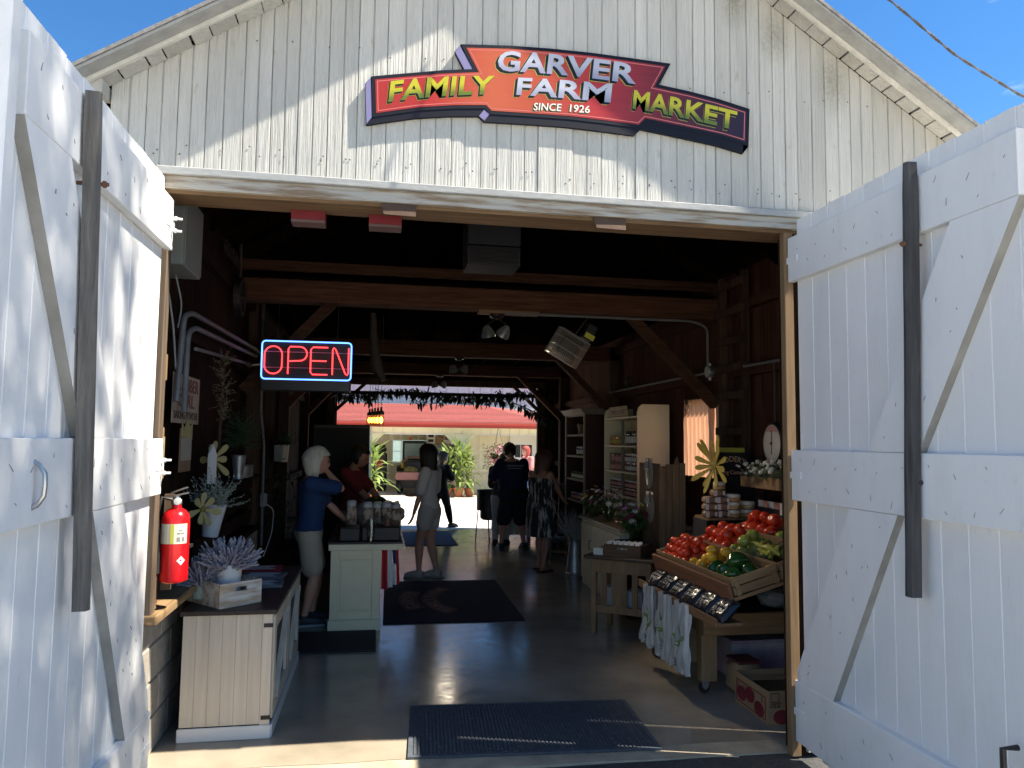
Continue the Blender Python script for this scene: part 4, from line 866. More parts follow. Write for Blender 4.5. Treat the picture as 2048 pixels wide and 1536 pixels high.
# ------------------------------------------------------------------ things hung from the beams and header
RB = mat('red block paint', (.20, .012, .018), (.13, .008, .012), .7, 8)
for x, lb in ((-.375, 'red painted block under the header near the electrical box'), (.02, 'red painted block under the header beside a brown flap')):
    t = thing('red_block', lb, 'block', (x, .16, 2.775)); bx('block', RB, t, (-.085, 0, 0.012), (.085, .10, .059)); bx('plate', mat('pale plate', (.12, .07, .065), rough=.8), t, (-.085, -.002, -.004), (.085, .10, .010))
BRF = mat('brown flap', (.11, .065, .04), (.075, .045, .028), .85, 9)
for x, lb in ((.085, 'brown cardboard flap tacked under the header left of centre'), (1.20, 'brown cardboard flap tacked under the header right of centre')):
    tag(MB().add([(-.09, 0, .01), (.09, 0, .012), (.085, -.02, -.055), (-.075, -.015, -.05), (-.09, .01, .01), (.09, .01, .012), (.085, -.01, -.055), (-.075, -.005, -.05)], [(0, 1, 2, 3), (4, 7, 6, 5), (0, 4, 5, 1), (2, 6, 7, 3), (1, 5, 6, 2), (0, 3, 7, 4)]).build('cardboard_flap', BRF, None, loc=(x, .0, 2.838)), lb, 'flap')
ht = thing('unit_heater', 'pale metal heater box hung high in the dark loft', 'heater', (.66, 1.9, 3.02)); bx('case', mat('darkened enamel', (.018, .02, .024), rough=.7), ht, (0, 0, .16), (.42, .35, .42), .006)  # pale case coloured near black, the loft's darkness put into its enamel
bx('lower_case', MATS['darkened enamel'], ht, (.0, .01, .0), (.42, .34, .148), .004); 
for k in range(5): bx('louvre', BLACK, ht, (.02, -.006, .02 + k * .024), (.40, .008, .03 + k * .024))
for x in (.05, .37): MB().tube([(x, .17, .42), (x, .17, 1.2)], .006, 5).build('hanger', IRON, ht)
LIT = mat('lit lamp face', (1, .9, .65), rough=.4, emit=(1, .85, .5), estr=5)
SHD = mat('ribbed lamp shade', (.22, .23, .23), (.14, .15, .15), .4, 30, metal=.5)
def spot(loc, lb, lit, sc=1):
    t = thing('twin_spotlight', lb, 'spotlight', loc); MB().lathe([(.06, 0), (.06, -.02), (.03, -.04)], 14).build('canopy', IRON, t, True)
    for k, (dx, ax, on_) in enumerate(((-.09, R(-14), lit[0]), (.09, R(30), lit[1]))):
        MB().tube([(0, 0, -.03), (dx * .6, -.02, -.07), (dx, -.03, -.10)], .009, 6).build('arm', IRON, t)
        M = Matrix.Translation((dx, -.03, -.10)) @ Matrix.Rotation(ax, 4, 'Y') @ Matrix.Rotation(R(24 if on_ else 8), 4, 'X') @ Matrix.Rotation(math.pi, 4, 'X')
        h = MB().lathe([(.018, 0), (.022, .01), (.042, .05), (.056, .085), (.058, .10), (.053, .1), (.04, .06)], 20, 0, M, True, .0).build('shade', SHD, t, True)
        for j in range(10):
            a = j * .628; MB().tube([M @ Vector((.025 * math.cos(a), .025 * math.sin(a), .01)), M @ Vector((.045 * math.cos(a), .045 * math.sin(a), .05)), M @ Vector((.059 * math.cos(a), .059 * math.sin(a), .09))], .0025, 4).build('rib', GALV, h)
        MB().lathe([(.0, .088), (.036, .09), (.034, .094), (0, .097)], 16, 0, M, False).build('lamp', LIT if on_ else WPAINT, t, True)
    t.scale = (sc,) * 3; return t
def lamp(loc, aim, watts, cone=75):
    ld = bpy.data.lights.new('spotlight_lamp', 'SPOT'); ld.energy = watts; ld.spot_size = R(cone); ld.spot_blend = .8; ld.shadow_soft_size = .12; ld.color = (1, .84, .62)
    lo = bpy.data.objects.new('spotlight_lamp', ld); COL.objects.link(lo); lo.location = loc; lo.rotation_euler = (Vector(loc) - Vector(aim)).to_track_quat('Z', 'Y').to_euler()
lamp((1.30, 3.02, 2.60), (2.6, 1.35, .9), 34, 60); lamp((1.24, 9.03, 2.55), (2.1, 6.6, .9), 6)
spot((1.10, 3.19, 2.855), 'twin spotlight under the front tie beam', (False, True), 1.15)
spot((1.10, 6.45, 2.80), 'twin spotlight under the middle tie beam', (False, False), 1.1)
spot((1.06, 9.2, 2.79), 'twin spotlight under the rear tie beam by the garland', (False, True), 1.1)
cond('conduit along the underside of the front tie beam', [(1.18, 3.12, 2.855), (3.05, 3.12, 2.855), (3.2, 3.12, 2.80), (3.2, 3.12, 2.4)], .012)
cond('conduit along the right wall above the curtain', [(3.24, .16, 2.32), (3.24, 3.1, 2.36), (3.24, 6.4, 2.36)], .013)
jb = thing('junction_box', 'round grey junction box where the right wall conduits meet', 'junction box', (3.22, 3.12, 2.36)); MB().lathe([(.0, -.03), (.055, -.03), (.06, -.02), (.06, .02), (.05, .03), (0, .03)], 16, 0, Matrix.Rotation(R(90), 4, 'Y'), False).build('box', GALV, jb, True)
for k in range(4): MB().tube([(0, .05 * math.cos(k * 1.57), .05 * math.sin(k * 1.57)), (0, .085 * math.cos(k * 1.57), .085 * math.sin(k * 1.57))], .017, 8).build('hub', GALV, jb)
# wire cage lamp guard
cg = thing('wire_cage', 'tilted wire cage hung under the front tie beam', 'cage', (1.73, 2.95, 2.53), (R(14), R(28), R(8))); WIRE = mat('cage wire', (.42, .42, .40), rough=.4, metal=.6)
wm = MB(); A, B, Cc = .15, .09, .13
for i in range(17):
    x = -A + 2 * A * i / 16; wm.tube([(x, -B, -Cc), (x, -B, Cc), (x, B, Cc), (x, B, -Cc), (x, -B, -Cc)], .0019, 4)
for s_ in (-1, 1):
    for i in range(7):
        y = -B + 2 * B * i / 6; wm.tube([(s_ * A, y, -Cc), (s_ * A, y, Cc)], .0019, 4)
wm.build('wires', WIRE, cg)
for z in (-Cc, -.03, .06, Cc): MB().tube([(-A, -B, z), (A, -B, z), (A, B, z), (-A, B, z), (-A, -B, z)], .0036, 5).build('band', WIRE, cg)
MB().tube([(0, 0, Cc), (.02, 0, .32)], .006, 5).build('hanger', IRON, cg); bx('inner_fan', IRON, cg, (-.09, -.03, -.08), (.09, .05, .09), .02)
lb_ = thing('yellow_tag', 'yellow labelled motor beside the wire cage', 'motor', (1.93, 2.95, 2.66), (0, R(28), 0)); bx('case', BLACK, lb_, (-.05, -.05, -.06), (.05, .07, .09), .01); bx('tag', mat('tag yellow', (.45, .45, .05), rough=.6), lb_, (-.035, -.056, -.05), (.06, -.051, .0))
bl = thing('bare_bulb', 'unlit bare bulb hanging in front of the curtain', 'bulb', (3.14, 3.50, 2.02)); MB().ball((0, 0, 0), (.03, .03, .035), 14, 10).build('bulb', glassy('bulb glass', (.9, .9, .88), .2), bl, True); MB().lathe([(.014, .03), (.016, .06), (.012, .08)], 10).build('socket', IRON, bl, True); MB().tube([(0, 0, .08), (0, 0, .6)], .003, 5).build('cord', IRON, bl)
wb_ = thing('wall_spot', 'small pale spotlight on the dark right wall', 'spotlight', (3.28, 5.8, 2.5)); MB().lathe([(.015, 0), (.03, .05), (.035, .09)], 12, 0, Matrix.Rotation(R(150), 4, 'X')).build('shade', GALV, wb_, True); MB().tube([(0, 0, 0), (.05, 0, .05)], .008, 6).build('arm', IRON, wb_)
lg = MB().tube([(-.06, 4.0, 2.95), (-.04, 3.95, 2.55), (-.0, 3.9, 2.36), (.06, 3.88, 2.25)], [.03, .055, .06, .028], 10); lg.v = [tuple(Vector(p) - Vector((0, 3.9, 2.5))) for p in lg.v]
tag(lg.build('hanging_log', mat('smooth bark', (.035, .024, .018), (.06, .042, .032), .7, 8), None, True, (0, 3.9, 2.5)), 'short brown log hanging beside the neon sign', 'log')
# mason jar lamps
AMB = mat('amber filament glow', (1, .65, .18), rough=.3, emit=(1, .58, .12), estr=3.2)
for i in range(5):
    y = 5.6 - i * .34; z = 1.83 - .008 * i; x = -.085 + i * .033
    t = thing('jar_lamp', 'glowing mason jar lamp, %s from the counter end of the hanging row' % ('first', 'second', 'third', 'fourth', 'fifth')[4 - i], 'lamp', (x, y, z), group='mason jar lamps')
    MB().lathe([(.03, 0), (.036, .006), (.036, .09), (.028, .11), (.028, .12)], 14).build('jar', glassy('jar glass', (.95, .85, .6), .12), t, True); MB().lathe([(.03, .12), (.031, .15), (.012, .165), (.012, .2)], 12).build('cap', IRON, t, True)
    MB().ball((0, 0, .062), (.02, .02, .034), 10, 8).build('bulb', AMB, t, True); MB().tube([(0, 0, .2), (0, 0, 2.97 - z)], .003, 5).build('cord', IRON, t)
# garland along the bar in the far opening
gl = thing('leaf_garland', 'dark leaf garland along the bar in the far opening', 'garland', (0, 9.92, 2.50)); gm = MB()
def gleaf(p, ln):
    d = Vector((rnd(-1, 1), rnd(-.6, .6), rnd(-1.2, .35))).normalized(); blade(gm, p, d, ln, ln * .32, .4, 3)
for i in range(900):
    x = rnd(-.7, 3.3); z = .05 * math.sin(x * 3) + rnd(-.05, .045); gleaf((x, rnd(-.05, .05), z), rnd(.09, .18))
for i in range(230):
    t = rnd(0, 1); x = 2.1 + t * 1.15; z = -.05 - .42 * t ** 1.3 + rnd(-.04, .04); gleaf((x, rnd(-.05, .05), z), rnd(.09, .17))
for cx_ in (-.12, .75, 1.1, 1.9):
    for i in range(60): gleaf((cx_ + rnd(-.15, .15), rnd(-.04, .04), rnd(-.18, .02)), rnd(.08, .16))
gm.build('leaves', mat('garland leaf', (.012, .025, .012), (.03, .05, .02), .7, 5), gl, fixn=False)
MB().tube([(-.7, 0, 0), (.5, 0, -.02), (1.5, 0, .02), (2.3, 0, -.05), (2.8, 0, -.25), (3.25, 0, -.42)], .008, 5).build('vine', DARKWOOD, gl)
# ------------------------------------------------------------------ right side: shelving
def jar_proto(lid, body, label, h=.10, r=.036):
    o = link('jar', None); c = [MB().lathe([(r * .92, 0), (r, .006), (r, h * .78), (r * .8, h * .86)], 10).build('glass', body, o, True), MB().lathe([(r * .84, h * .865), (r * .84, h)], 10).build('lid', lid, o, True), MB().lathe([(r * 1.02, h * .2), (r * 1.02, h * .62)], 10, cap=False).build('label', label, o, True)]
    return o
PROTO = []
LIDB, LIDW, LIDG = mat('black lid', (.01, .01, .011), rough=.3), mat('silver lid', (.5, .5, .5), rough=.3, metal=.7), mat('gold lid', (.45, .32, .05), rough=.35, metal=.5)
def jars(name, proto, spots, label, cat, group, scale=1):
    for i, p in enumerate(spots):
        if i == 0: proto.name = name; proto.location = p; tag(proto, label, cat, group); proto.scale = (scale,) * 3
        else:
            c = copy_tree(proto, None, p); c.name = name
HON = mat('honey', (.30, .10, .01), rough=.15); SAL = mat('salsa', (.22, .05, .03), rough=.2); JAM = mat('jam', (.06, .012, .012), rough=.15); SYR = mat('dark syrup', (.015, .008, .006), rough=.12); PKL = mat('relish', (.10, .11, .03), rough=.2)
LWH, LPK, LYL = mat('white label', (.6, .58, .54), rough=.6), mat('pink label', (.5, .25, .2), rough=.6), mat('honey label', (.5, .36, .04), rough=.6)
hu = thing('hutch', 'cream painted hutch with jar shelves against the right wall', 'hutch', (2.42, 3.45, 0))
bx('base_cabinet', CREAM, hu, (.02, .02, 0), (.84, 1.5, .755), .004); bx('counter_top', wood('worn counter top', (.30, .25, .16), (.40, .34, .23), .45, .1, axis=1), hu, (-.02, -.01, .756), (.86, 1.53, .79), .006)
for k in range(3):
    y0 = .06 + k * .48; d_ = bx('door', CREAM, hu, (-.002, y0, .08), (.0195, y0 + .45, .72), .004)
    bx('door_panel', CREAM, d_, (-.006, y0 + .06, .15), (-.0025, y0 + .39, .65), .002); MB().tube([(-.004, y0 + .02, .45), (-.03, y0 + .02, .45), (-.03, y0 + .02, .55), (-.004, y0 + .02, .55)], .005, 5).build('pull', IRON, d_)
def sidep(y0, y1): MB().prism([(.48, .791), (.86, .791), (.86, 2.09), (.54, 2.09), (.50, 2.06), (.48, 2.0)], y0, y1, 'y').build('side_panel', CREAM, hu)
sidep(.86, .885); sidep(2.085, 2.11)
bx('back_panel', CREAM, hu, (.835, .886, .791), (.86, 2.084, 2.0)); bx('divider', wood('grey divider', (.14, .13, .11), (.2, .19, .16)), hu, (.50, 1.46, .791), (.53, 1.49, 1.93))
for z in (1.0, 1.29, 1.60, 1.94): bx('shelf', CREAM, hu, (.485, .886, z), (.834, 2.084, z + .02), .002)
X0, Y0 = 2.42, 3.45
def row(x, y0, y1, z, n): return [(X0 + x + rnd(-.006, .006), Y0 + y0 + (y1 - y0) * (i + .5) / n, z) for i in range(n)]
jars('honey_jar', jar_proto(LIDG, HON, LYL, .12, .035), row(.56, 1.52, 2.05, 1.621, 7) + row(.66, 1.52, 2.05, 1.621, 7), 'honey jar with yellow label on the upper hutch shelf', 'jar', 'honey jars on the hutch')
jars('syrup_bottle', jar_proto(LIDB, SYR, LWH, .17, .033), row(.56, .90, 1.44, 1.621, 7), 'dark syrup bottle on the upper hutch shelf', 'bottle', 'syrup bottles on the hutch')
jars('salsa_jar', jar_proto(LIDB, SAL, LPK, .105, .035), row(.56, 1.51, 2.06, 1.311, 7) + row(.56, 1.51, 2.06, 1.417, 7), 'salsa jar with pink label in the double row of the hutch', 'jar', 'salsa jars on the hutch')
jars('preserve_jar', jar_proto(LIDW, JAM, LWH, .105, .035), row(.56, .90, 1.44, 1.311, 7) + row(.56, .90, 1.44, 1.417, 7), 'dark preserve jar with silver lid on the middle hutch shelf', 'jar', 'preserve jars on the hutch')
jars('jam_jar', jar_proto(LIDW, mat('red jam', (.15, .02, .02), rough=.15), LPK, .09, .033), row(.56, .92, 2.05, 1.021, 14) + row(.56, .92, 2.05, 1.112, 14), 'small red jam jar on the lower hutch shelf', 'jar', 'jam jars on the hutch')
jars('relish_jar', jar_proto(LIDW, PKL, LWH, .10, .036), row(.40, .6, 1.9, .791, 14) + row(.49, .9, 1.9, .791, 11), 'relish jar standing on the hutch counter top', 'jar', 'relish jars on the hutch')
hs_ = thing('honey_sign', 'small yellow honey sign on top of the hutch', 'sign', (2.93, 5.05, 1.962), (0, R(-8), 0)); bx('board', mat('sign mustard', (.36, .25, .04), (.25, .17, .03), .6, 8), hs_, (0, -.33, 0), (.012, .33, .135))
flat_text('SWEET HONEY', 'lettering', BLACK, hs_, .56, .06, frame((-.0015, 0, .068), (0, -1, 0), (0, 0, 1)), .012); bx('rule', BLACK, hs_, (-.002, -.28, .012), (-.0005, .28, .02)); bx('rule', BLACK, hs_, (-.002, -.2, .112), (-.0005, .2, .122))
ds = thing('dark_shelf', 'tall dark red bookcase with pale crown beside the hutch', 'shelf', (2.88, 6.45, 0)); DR = mat('oxblood paint', (.045, .008, .008), rough=.5); PW = wood('pale trim wood', (.22, .17, .13), (.32, .26, .21))
bx('side_panel', DR, ds, (.02, 0, 0), (.42, .03, 2.05)); bx('side_panel', DR, ds, (.02, 1.05, 0), (.42, 1.08, 2.05)); bx('back_panel', BLACK, ds, (.40, .031, 0), (.42, 1.049, 2.05))
for z in (.1, .78, 1.09, 1.43, 1.74, 2.03): bx('shelf', PW if z < 2 else DR, ds, (.022, .031, z), (.399, 1.049, z + .028))
MB().prism([(-.07, 2.13), (.42, 2.13), (.42, 2.05), (.0, 2.05)], -.03, 1.11, 'y').build('crown', PW, ds)
for y0 in (0, 1.035): bx('front_trim', PW, ds, (0, y0, 0), (.0195, y0 + .045, 2.049))
jars('shelf_jar', jar_proto(LIDW, SYR, LWH, .13, .035), [(2.98, 6.55 + .09 * i, 1.458) for i in range(7)], 'dark jar on the upper shelf of the oxblood bookcase', 'jar', 'jars on the dark bookcase')
jars('spice_jar', jar_proto(LIDB, PKL, LWH, .10, .036), [(2.96, 6.54 + .085 * i, 1.119) for i in range(10)], 'spice jar on the middle shelf of the oxblood bookcase', 'jar', 'spice jars on the dark bookcase')
jars('candle_jar', jar_proto(LIDW, JAM, LPK, .10, .036), [(2.96, 6.54 + .085 * i, .809) for i in range(10)], 'candle jar on the lower shelf of the oxblood bookcase', 'jar', 'candle jars on the dark bookcase')
bkt = thing('wicker_basket', 'brown wicker basket on the top shelf of the oxblood bookcase', 'basket', (3.08, 6.95, 1.769)); MB().lathe([(.12, 0), (.14, .01), (.16, .14), (.165, .15), (.155, .15), (.13, .02)], 18).build('basket', mat('wicker', (.10, .045, .02), (.18, .09, .04), .7, 40, bump=1), bkt, True); MB().tube([(-.16, 0, .14), (-.1, 0, .22), (.1, 0, .22), (.16, 0, .14)], .008, 6).build('handle', MATS['wicker'], bkt, True)
# flower bouquets
def bouquet(lb, loc, sc, cols, n, vase=True):
    t = thing('bouquet', lb, 'flowers', loc)
    if vase: MB().lathe([(.045, 0), (.05, .006), (.05, .12), (.04, .145), (.042, .155)], 16).build('vase', glassy('vase glass', (.6, .68, .5), .1), t, True)
    st = MB(); fl = {}
    for i in range(n):
        d = hemi(.25); d.x *= .8; d.y *= .8; tip = Vector((0, 0, .08)) + d * rnd(.14, .24); st.tube([(d.x * .01, d.y * .01, .01), tip], .002, 4)
        m_ = cols[i % len(cols)]; q = fl.setdefault(m_.name, (m_, MB()))[1]; M = Matrix.Translation(tip) @ d.to_track_quat('Z', 'Y').to_matrix().to_4x4(); r_ = rnd(.018, .034)
        for k in range(8):
            a = k * .785; q.add([(0, 0, 0), (r_ * .55 * math.cos(a - .4), r_ * .55 * math.sin(a - .4), .007), (r_ * math.cos(a), r_ * math.sin(a), .003), (r_ * .55 * math.cos(a + .4), r_ * .55 * math.sin(a + .4), .007)], [(0, 1, 2, 3)], 0, M)
        q.ball((0, 0, .004), (r_ * .3, r_ * .3, r_ * .22), 6, 4, 0, M)
    for i in range(n * 2): sprig(st, (0, 0, .09), hemi(.0), rnd(.08, .18), .03, 6)
    st.build('stems', GREEN, t, fixn=False)
    for nm_, (m_, q) in fl.items(): q.build('blossoms', m_, t, fixn=False)
    t.scale = (sc,) * 3; return t
BW, BY, BP, BM, BG = mat('petal white', (.62, .60, .52), rough=.7), mat('petal yellow', (.55, .40, .05), rough=.7), mat('petal pink', (.45, .16, .28), rough=.7), mat('petal maroon', (.12, .02, .03), rough=.7), mat('petal pale green', (.38, .42, .25), rough=.7)
bouquet('mixed pink and yellow bouquet in a glass jar on the hutch end', (2.51, 4.70, .791), 1.15, [BM, BP, BY, BP, BW], 26)
bouquet('white and pale green bouquet in the middle of the hutch top', (2.53, 4.18, .791), 1.3, [BW, BG, BW, BG, BP], 30)
bouquet('large white maroon and yellow bouquet behind the small table', (2.52, 3.30, .70), 1.35, [BW, BM, BY, BW, BP, BM], 46)
tag(MB().box((-.14, -.14, 0), (.14, .14, .70), 0, None, .01).box((-.17, -.17, .64), (.17, .17, .699)).build('plant_stand', DARKWOOD, None, loc=(2.20 + .32, 3.27, 0)), 'dark wooden stand under the large bouquet', 'stand')
# milk can vase of lavender, wire stand
mc = thing('milk_can_vase', 'tall galvanised vase of dried stalks on the floor', 'vase', (2.50, 5.50, 0)); MB().lathe([(.115, 0), (.12, .012), (.12, .025), (.112, .03), (.075, .36), (.07, .40), (.085, .445), (.09, .45), (.08, .45), (.06, .38)], 22).build('can', GALV, mc, True); q = MB()
for i in range(120): d = hemi(.75); lav_plume(q, (rnd(-.05, .05), rnd(-.05, .05), .38), d, rnd(.25, .48), 5)
q.build('stalks', [LAVC, SAGE], mc, fixn=False)
ws = thing('wire_stand', 'thin-legged wire stand beside the tall galvanised vase', 'stand', (2.45, 6.1, 0)); MB().lathe([(.17, .44), (.18, .45), (.17, .46)], 18).build('seat', IRON, ws)
for k in range(4): MB().tube([(.14 * math.cos(k * 1.57 + .6), .14 * math.sin(k * 1.57 + .6), .44), (.2 * math.cos(k * 1.57 + .6), .2 * math.sin(k * 1.57 + .6), 0)], .006, 5).build('leg', GALV, ws)
# cloth table of shiny packages further back
tbk = thing('display_table', 'dark cloth covered table behind the woman in the dress', 'table', (2.62, 7.75, 0)); bx('top', DARKWOOD, tbk, (0, 0, .80), (.68, 1.6, .83)); clm = MB(); v = []
for k in range(33):
    y = k * .05; wv = .02 * math.sin(k * 1.3); v += [(-.015, y, .835), (-.03 + wv, y, .1)]
clm.add(v, [(2 * k, 2 * k + 1, 2 * k + 3, 2 * k + 2) for k in range(32)]).build('cloth', BLACK, tbk, 'all')
for y in (.05, 1.55):
    for x in (.05, .63): bx('leg', DARKWOOD, tbk, (x - .025, y - .025, 0), (x + .025, y + .025, .80))
SILV = mat('silver foil', (.55, .56, .62), (.3, .31, .36), .2, 10, metal=.6, bump=1, bscale=30)
for i, (x, y, z) in enumerate(((2.80, 7.95, .90), (2.78, 8.25, .89), (2.98, 8.1, .92))): tag(crumple(0, (.13, .12, .08), i * 3.7).build('foil_package', SILV, None, True, (x, y, z)), ('crinkled silver package at the near end of the cloth table', 'crinkled silver package in the middle of the cloth table', 'crinkled silver package at the back of the cloth table')[i], 'package')
tag(MB().ball((0, 0, 0), (.02, .13, .17), 16, 10).tube([(0, 0, .165), (0, 0, .24)], .006, 5).build('tan_hat', mat('tan felt', (.42, .30, .24), rough=.9), None, True, (3.2, 7.85, 1.42)), 'round tan hat hung on the wall above the cloth table', 'hat')
# ------------------------------------------------------------------ curtain
q = MB(); v = []; n = 44
for j in range(11):
    z = 2.12 - .84 * j / 10; 
    for k in range(n + 1):
        y = 3.27 + .70 * k / n - (.03 * (j / 10)) * (1 if k > n / 2 else -1) * 0; v.append((3.345 + .026 * math.sin(k * .95 + .1 * j) + .006 * noise.noise((k * .3, j * .5, 0)), y, z))
f = [(j * (n + 1) + k, j * (n + 1) + k + 1, (j + 1) * (n + 1) + k + 1, (j + 1) * (n + 1) + k) for j in range(10) for k in range(n)]
cu = thing('curtain', 'peach coloured curtain glowing over the right wall window', 'curtain', (0, 0, 0))
q.add(v, f).build('drape', mat('peach cotton', (.72, .38, .22), (.76, .43, .26), .9, 6, transl=.6), cu, 'all', fixn=False); cu.location = (-.01, 0, 0)
MB().tube([(3.35, 3.28, 2.13), (3.35, 4.04, 2.13)], .008, 6).build('rod', IRON, cu)
# ------------------------------------------------------------------ wooden bag display
bd = thing('bag_display', 'upright display of rough brown planks hung with bags', 'display', (2.60, 2.88, 0)); PK = wood('rough brown plank', (.13, .075, .04), (.27, .16, .085), .75, .4)
for i in range(4): bx('plank', PK, bd, (.004 + i * .064, -.004 * (i % 2), .02), (.064 + i * .064, .02, 1.44 + rnd(-.02, .03)), .003)
for i in range(5): bx('plank', PK, bd, (0, .021 + i * .105, .02), (.02, .12 + i * .105, 1.46), .003)
bx('plank', PK, bd, (.235, .021, .02), (.255, .55, 1.42)); MB().prism([(0, 0), (.05, 0), (.05, .02), (.028, .09), (0, .03)], .0, .02, 'y').build('finial', PK, bd, loc=(.15, .001, 1.44))
BGP = mat('clear snack bag', (.36, .31, .25), (.26, .2, .15), .2, 8, bump=.4); BLU = mat('navy bag label', (.03, .05, .10), rough=.4); BLW = mat('sky bag label', (.25, .33, .4), rough=.4)
for i, (y, z, lb) in enumerate(((3.13, 1.26, 'upper clear snack bag with arched blue label on plank display'), (3.11, .94, 'lower clear snack bag with arched navy label on plank display'))):
    t = thing('snack_bag', lb, 'bag', (2.592, y, z)); k = MB(); k.ball((0, 0, .10), (.022, .10, .15), 14, 8); k.box((-.004, -.09, .22), (.002, .09, .25)); k.build('bag', BGP, t, True)
    MB().prism([(.065 * math.cos(R(a)), .15 + .07 * math.sin(R(a))) for a in range(0, 181, 20)], -.026, -.0235, 'x').build('label', BLU, t); MB().prism([(-.065, .135), (.065, .135), (.065, .1495), (-.065, .1495)], -.0265, -.0235, 'x').build('label_band', BLW, t)
# ------------------------------------------------------------------ small oak table and its crate
OAK = wood('oak', (.16, .095, .05), (.27, .17, .09), .5, .15, rnd=.06); RZ = R(-38)
st_ = thing('side_table', 'small slatted oak table with dark top in the aisle', 'table', (1.85, 2.66, 0), (0, 0, RZ)); tw, td, th = .60, .44, .67
bx('top', wood('dark table top', (.045, .03, .022), (.09, .06, .045), .4, .1, axis=0), st_, (-.03, -.03, th - .028), (tw + .03, td + .03, th), .005)
for x in (.03, tw - .075):
    for y in (.0, td - .045): bx('leg', OAK, st_, (x, y, 0), (x + .045, y + .045, th - .029), .003)
for y in (.006, td - .03): bx('apron', OAK, st_, (.0755, y, .53), (tw - .0755, y + .022, th - .029)); bx('stretcher', OAK, st_, (.0755, y, .19), (tw - .0755, y + .022, .25))
for x0, x1 in ((.12, .17), (.215, .355), (.40, .45)): bx('slat', OAK, st_, (x0, .01, .251), (x1, .022, .529))
bx('lower_shelf', OAK, st_, (.04, .03, .21), (tw - .04, td - .03, .225))
for i, (x, h, lb) in enumerate(((.10, .16, 'white carton left under the oak table'), (.30, .14, 'white carton right under the oak table'))): tag(MB().box((0, 0, 0), (.15, .2, h), 0, None, .003).box((.01, -.001, h * .4), (.14, -.0004, h * .6)).build('carton', mat('white carton', (.55, .55, .53), rough=.7), None, loc=(1.85 + (x * math.cos(RZ) - .12 * math.sin(RZ)), 2.66 + (x * math.sin(RZ) + .12 * math.cos(RZ)), .227), rot=(0, 0, RZ)), lb, 'carton')
jc = thing('jar_crate', 'dark wooden crate of little tagged bottles on oak table', 'crate', (1.85 + .15 * math.cos(RZ), 2.66 + .15 * math.sin(RZ), th + .001), (0, 0, RZ)); CRW = wood('dark crate wood', (.07, .042, .025), (.15, .09, .05), axis=0)
slot_side(.33, .10, .012, CRW, jc, Matrix()); bx('end_panel', CRW, jc, (0, .36, 0), (.33, .372, .1)); bx('side_panel', CRW, jc, (0, .013, 0), (.011, .359, .1)); bx('side_panel', CRW, jc, (.319, .013, 0), (.33, .359, .1)); bx('base', CRW, jc, (.012, .013, .0), (.318, .359, .012))
bp0 = jar_proto(LIDB, mat('soap amber', (.18, .10, .07), rough=.2), LWH, .09, .016); Mj = jc.matrix_basis.copy()
jars('mini_bottle', bp0, [Mj @ Vector((.032 + .038 * i, .05 + .048 * j, .026)) for j in range(6) for i in range(8)], 'little tagged bottle packed in the dark crate', 'bottle', 'little bottles in the crate')
for j in range(3):
    for i in range(6):
        p = Mj @ Vector((.045 + .05 * i, .018 + .035 * j, .105)); tag(MB().add([(-.02, 0, 0), (.02, 0, 0), (.02, .006, .022), (0, .01, .034), (-.02, .006, .022), (-.02, .001, 0), (.02, .001, 0), (.02, .007, .022), (0, .011, .034), (-.02, .007, .022)], [(0, 1, 2, 3, 4), (9, 8, 7, 6, 5)]).build('price_tag', LWH, None, loc=p, rot=(R(-20), 0, RZ + rnd(-.3, .3))), 'white paper tag on the little bottles in the crate', 'tag', 'tags in the crate')
cdp = Mj @ Vector((-.07, .05, 0)); tag(MB().box((-.045, -.006, 0), (.045, 0, .06)).box((-.045, .0, 0), (.045, .04, .004)).build('price_card', LWH, None, loc=cdp, rot=(0, 0, RZ)), 'small white price card left on the oak table', 'card')
# ------------------------------------------------------------------ bakery stand, scale, flower box
yd = thing('bakery_stand', 'black bakery display stand with arched lettering board', 'stand', (2.66, 2.0, 0)); BKS = mat('black stand paint', (.010, .010, .016), rough=.45)
bx('back_board', BKS, yd, (.20, .27, 0), (.53, .29, 1.58)); bx('side_panel', BKS, yd, (.515, .0, 0), (.53, .269, 1.3)); bx('side_panel', BKS, yd, (0, 0, 0), (.015, .269, 1.03)); bx('shelf', RAWWOOD, yd, (.016, .0, 1.03), (.514, .269, 1.05)); bx('shelf', BKS, yd, (.016, .0, .76), (.514, .269, .775)); bx('edge_strip', RAWWOOD, yd, (.531, .255, 1.28), (.540, .275, 1.44))
YLT = mat('tan lettering', (.60, .40, .25), rough=.6); bx('top_ornament', mat('ornament yellow', (.4, .38, .05), rough=.6), yd, (.26, .272, 1.581), (.48, .284, 1.62)); v, f, a0, a1, b0, b1 = text_mesh("YODER'S", 1, .01, 0)
vv = [(.365 + (.2 + .05 * (p[1] - b0) / (b1 - b0)) * math.sin((-.5 + (p[0] - a0) / (a1 - a0)) * 1.1), .2685, 1.30 + (.2 + .05 * (p[1] - b0) / (b1 - b0)) * math.cos((-.5 + (p[0] - a0) / (a1 - a0)) * 1.1)) for p in v]; MB().add(vv, f).build('lettering', YLT, yd, fixn=False)
flat_text('Baking Company', 'lettering', YLT, yd, .30, .045, frame((.365, .2685, 1.405), (1, 0, 0), (0, 0, 1)), .008)
PIE = mat('pie crust', (.50, .34, .16), (.38, .22, .09), .7, 20); PLW = mat('clear clamshell', (.6, .58, .5), rough=.2)
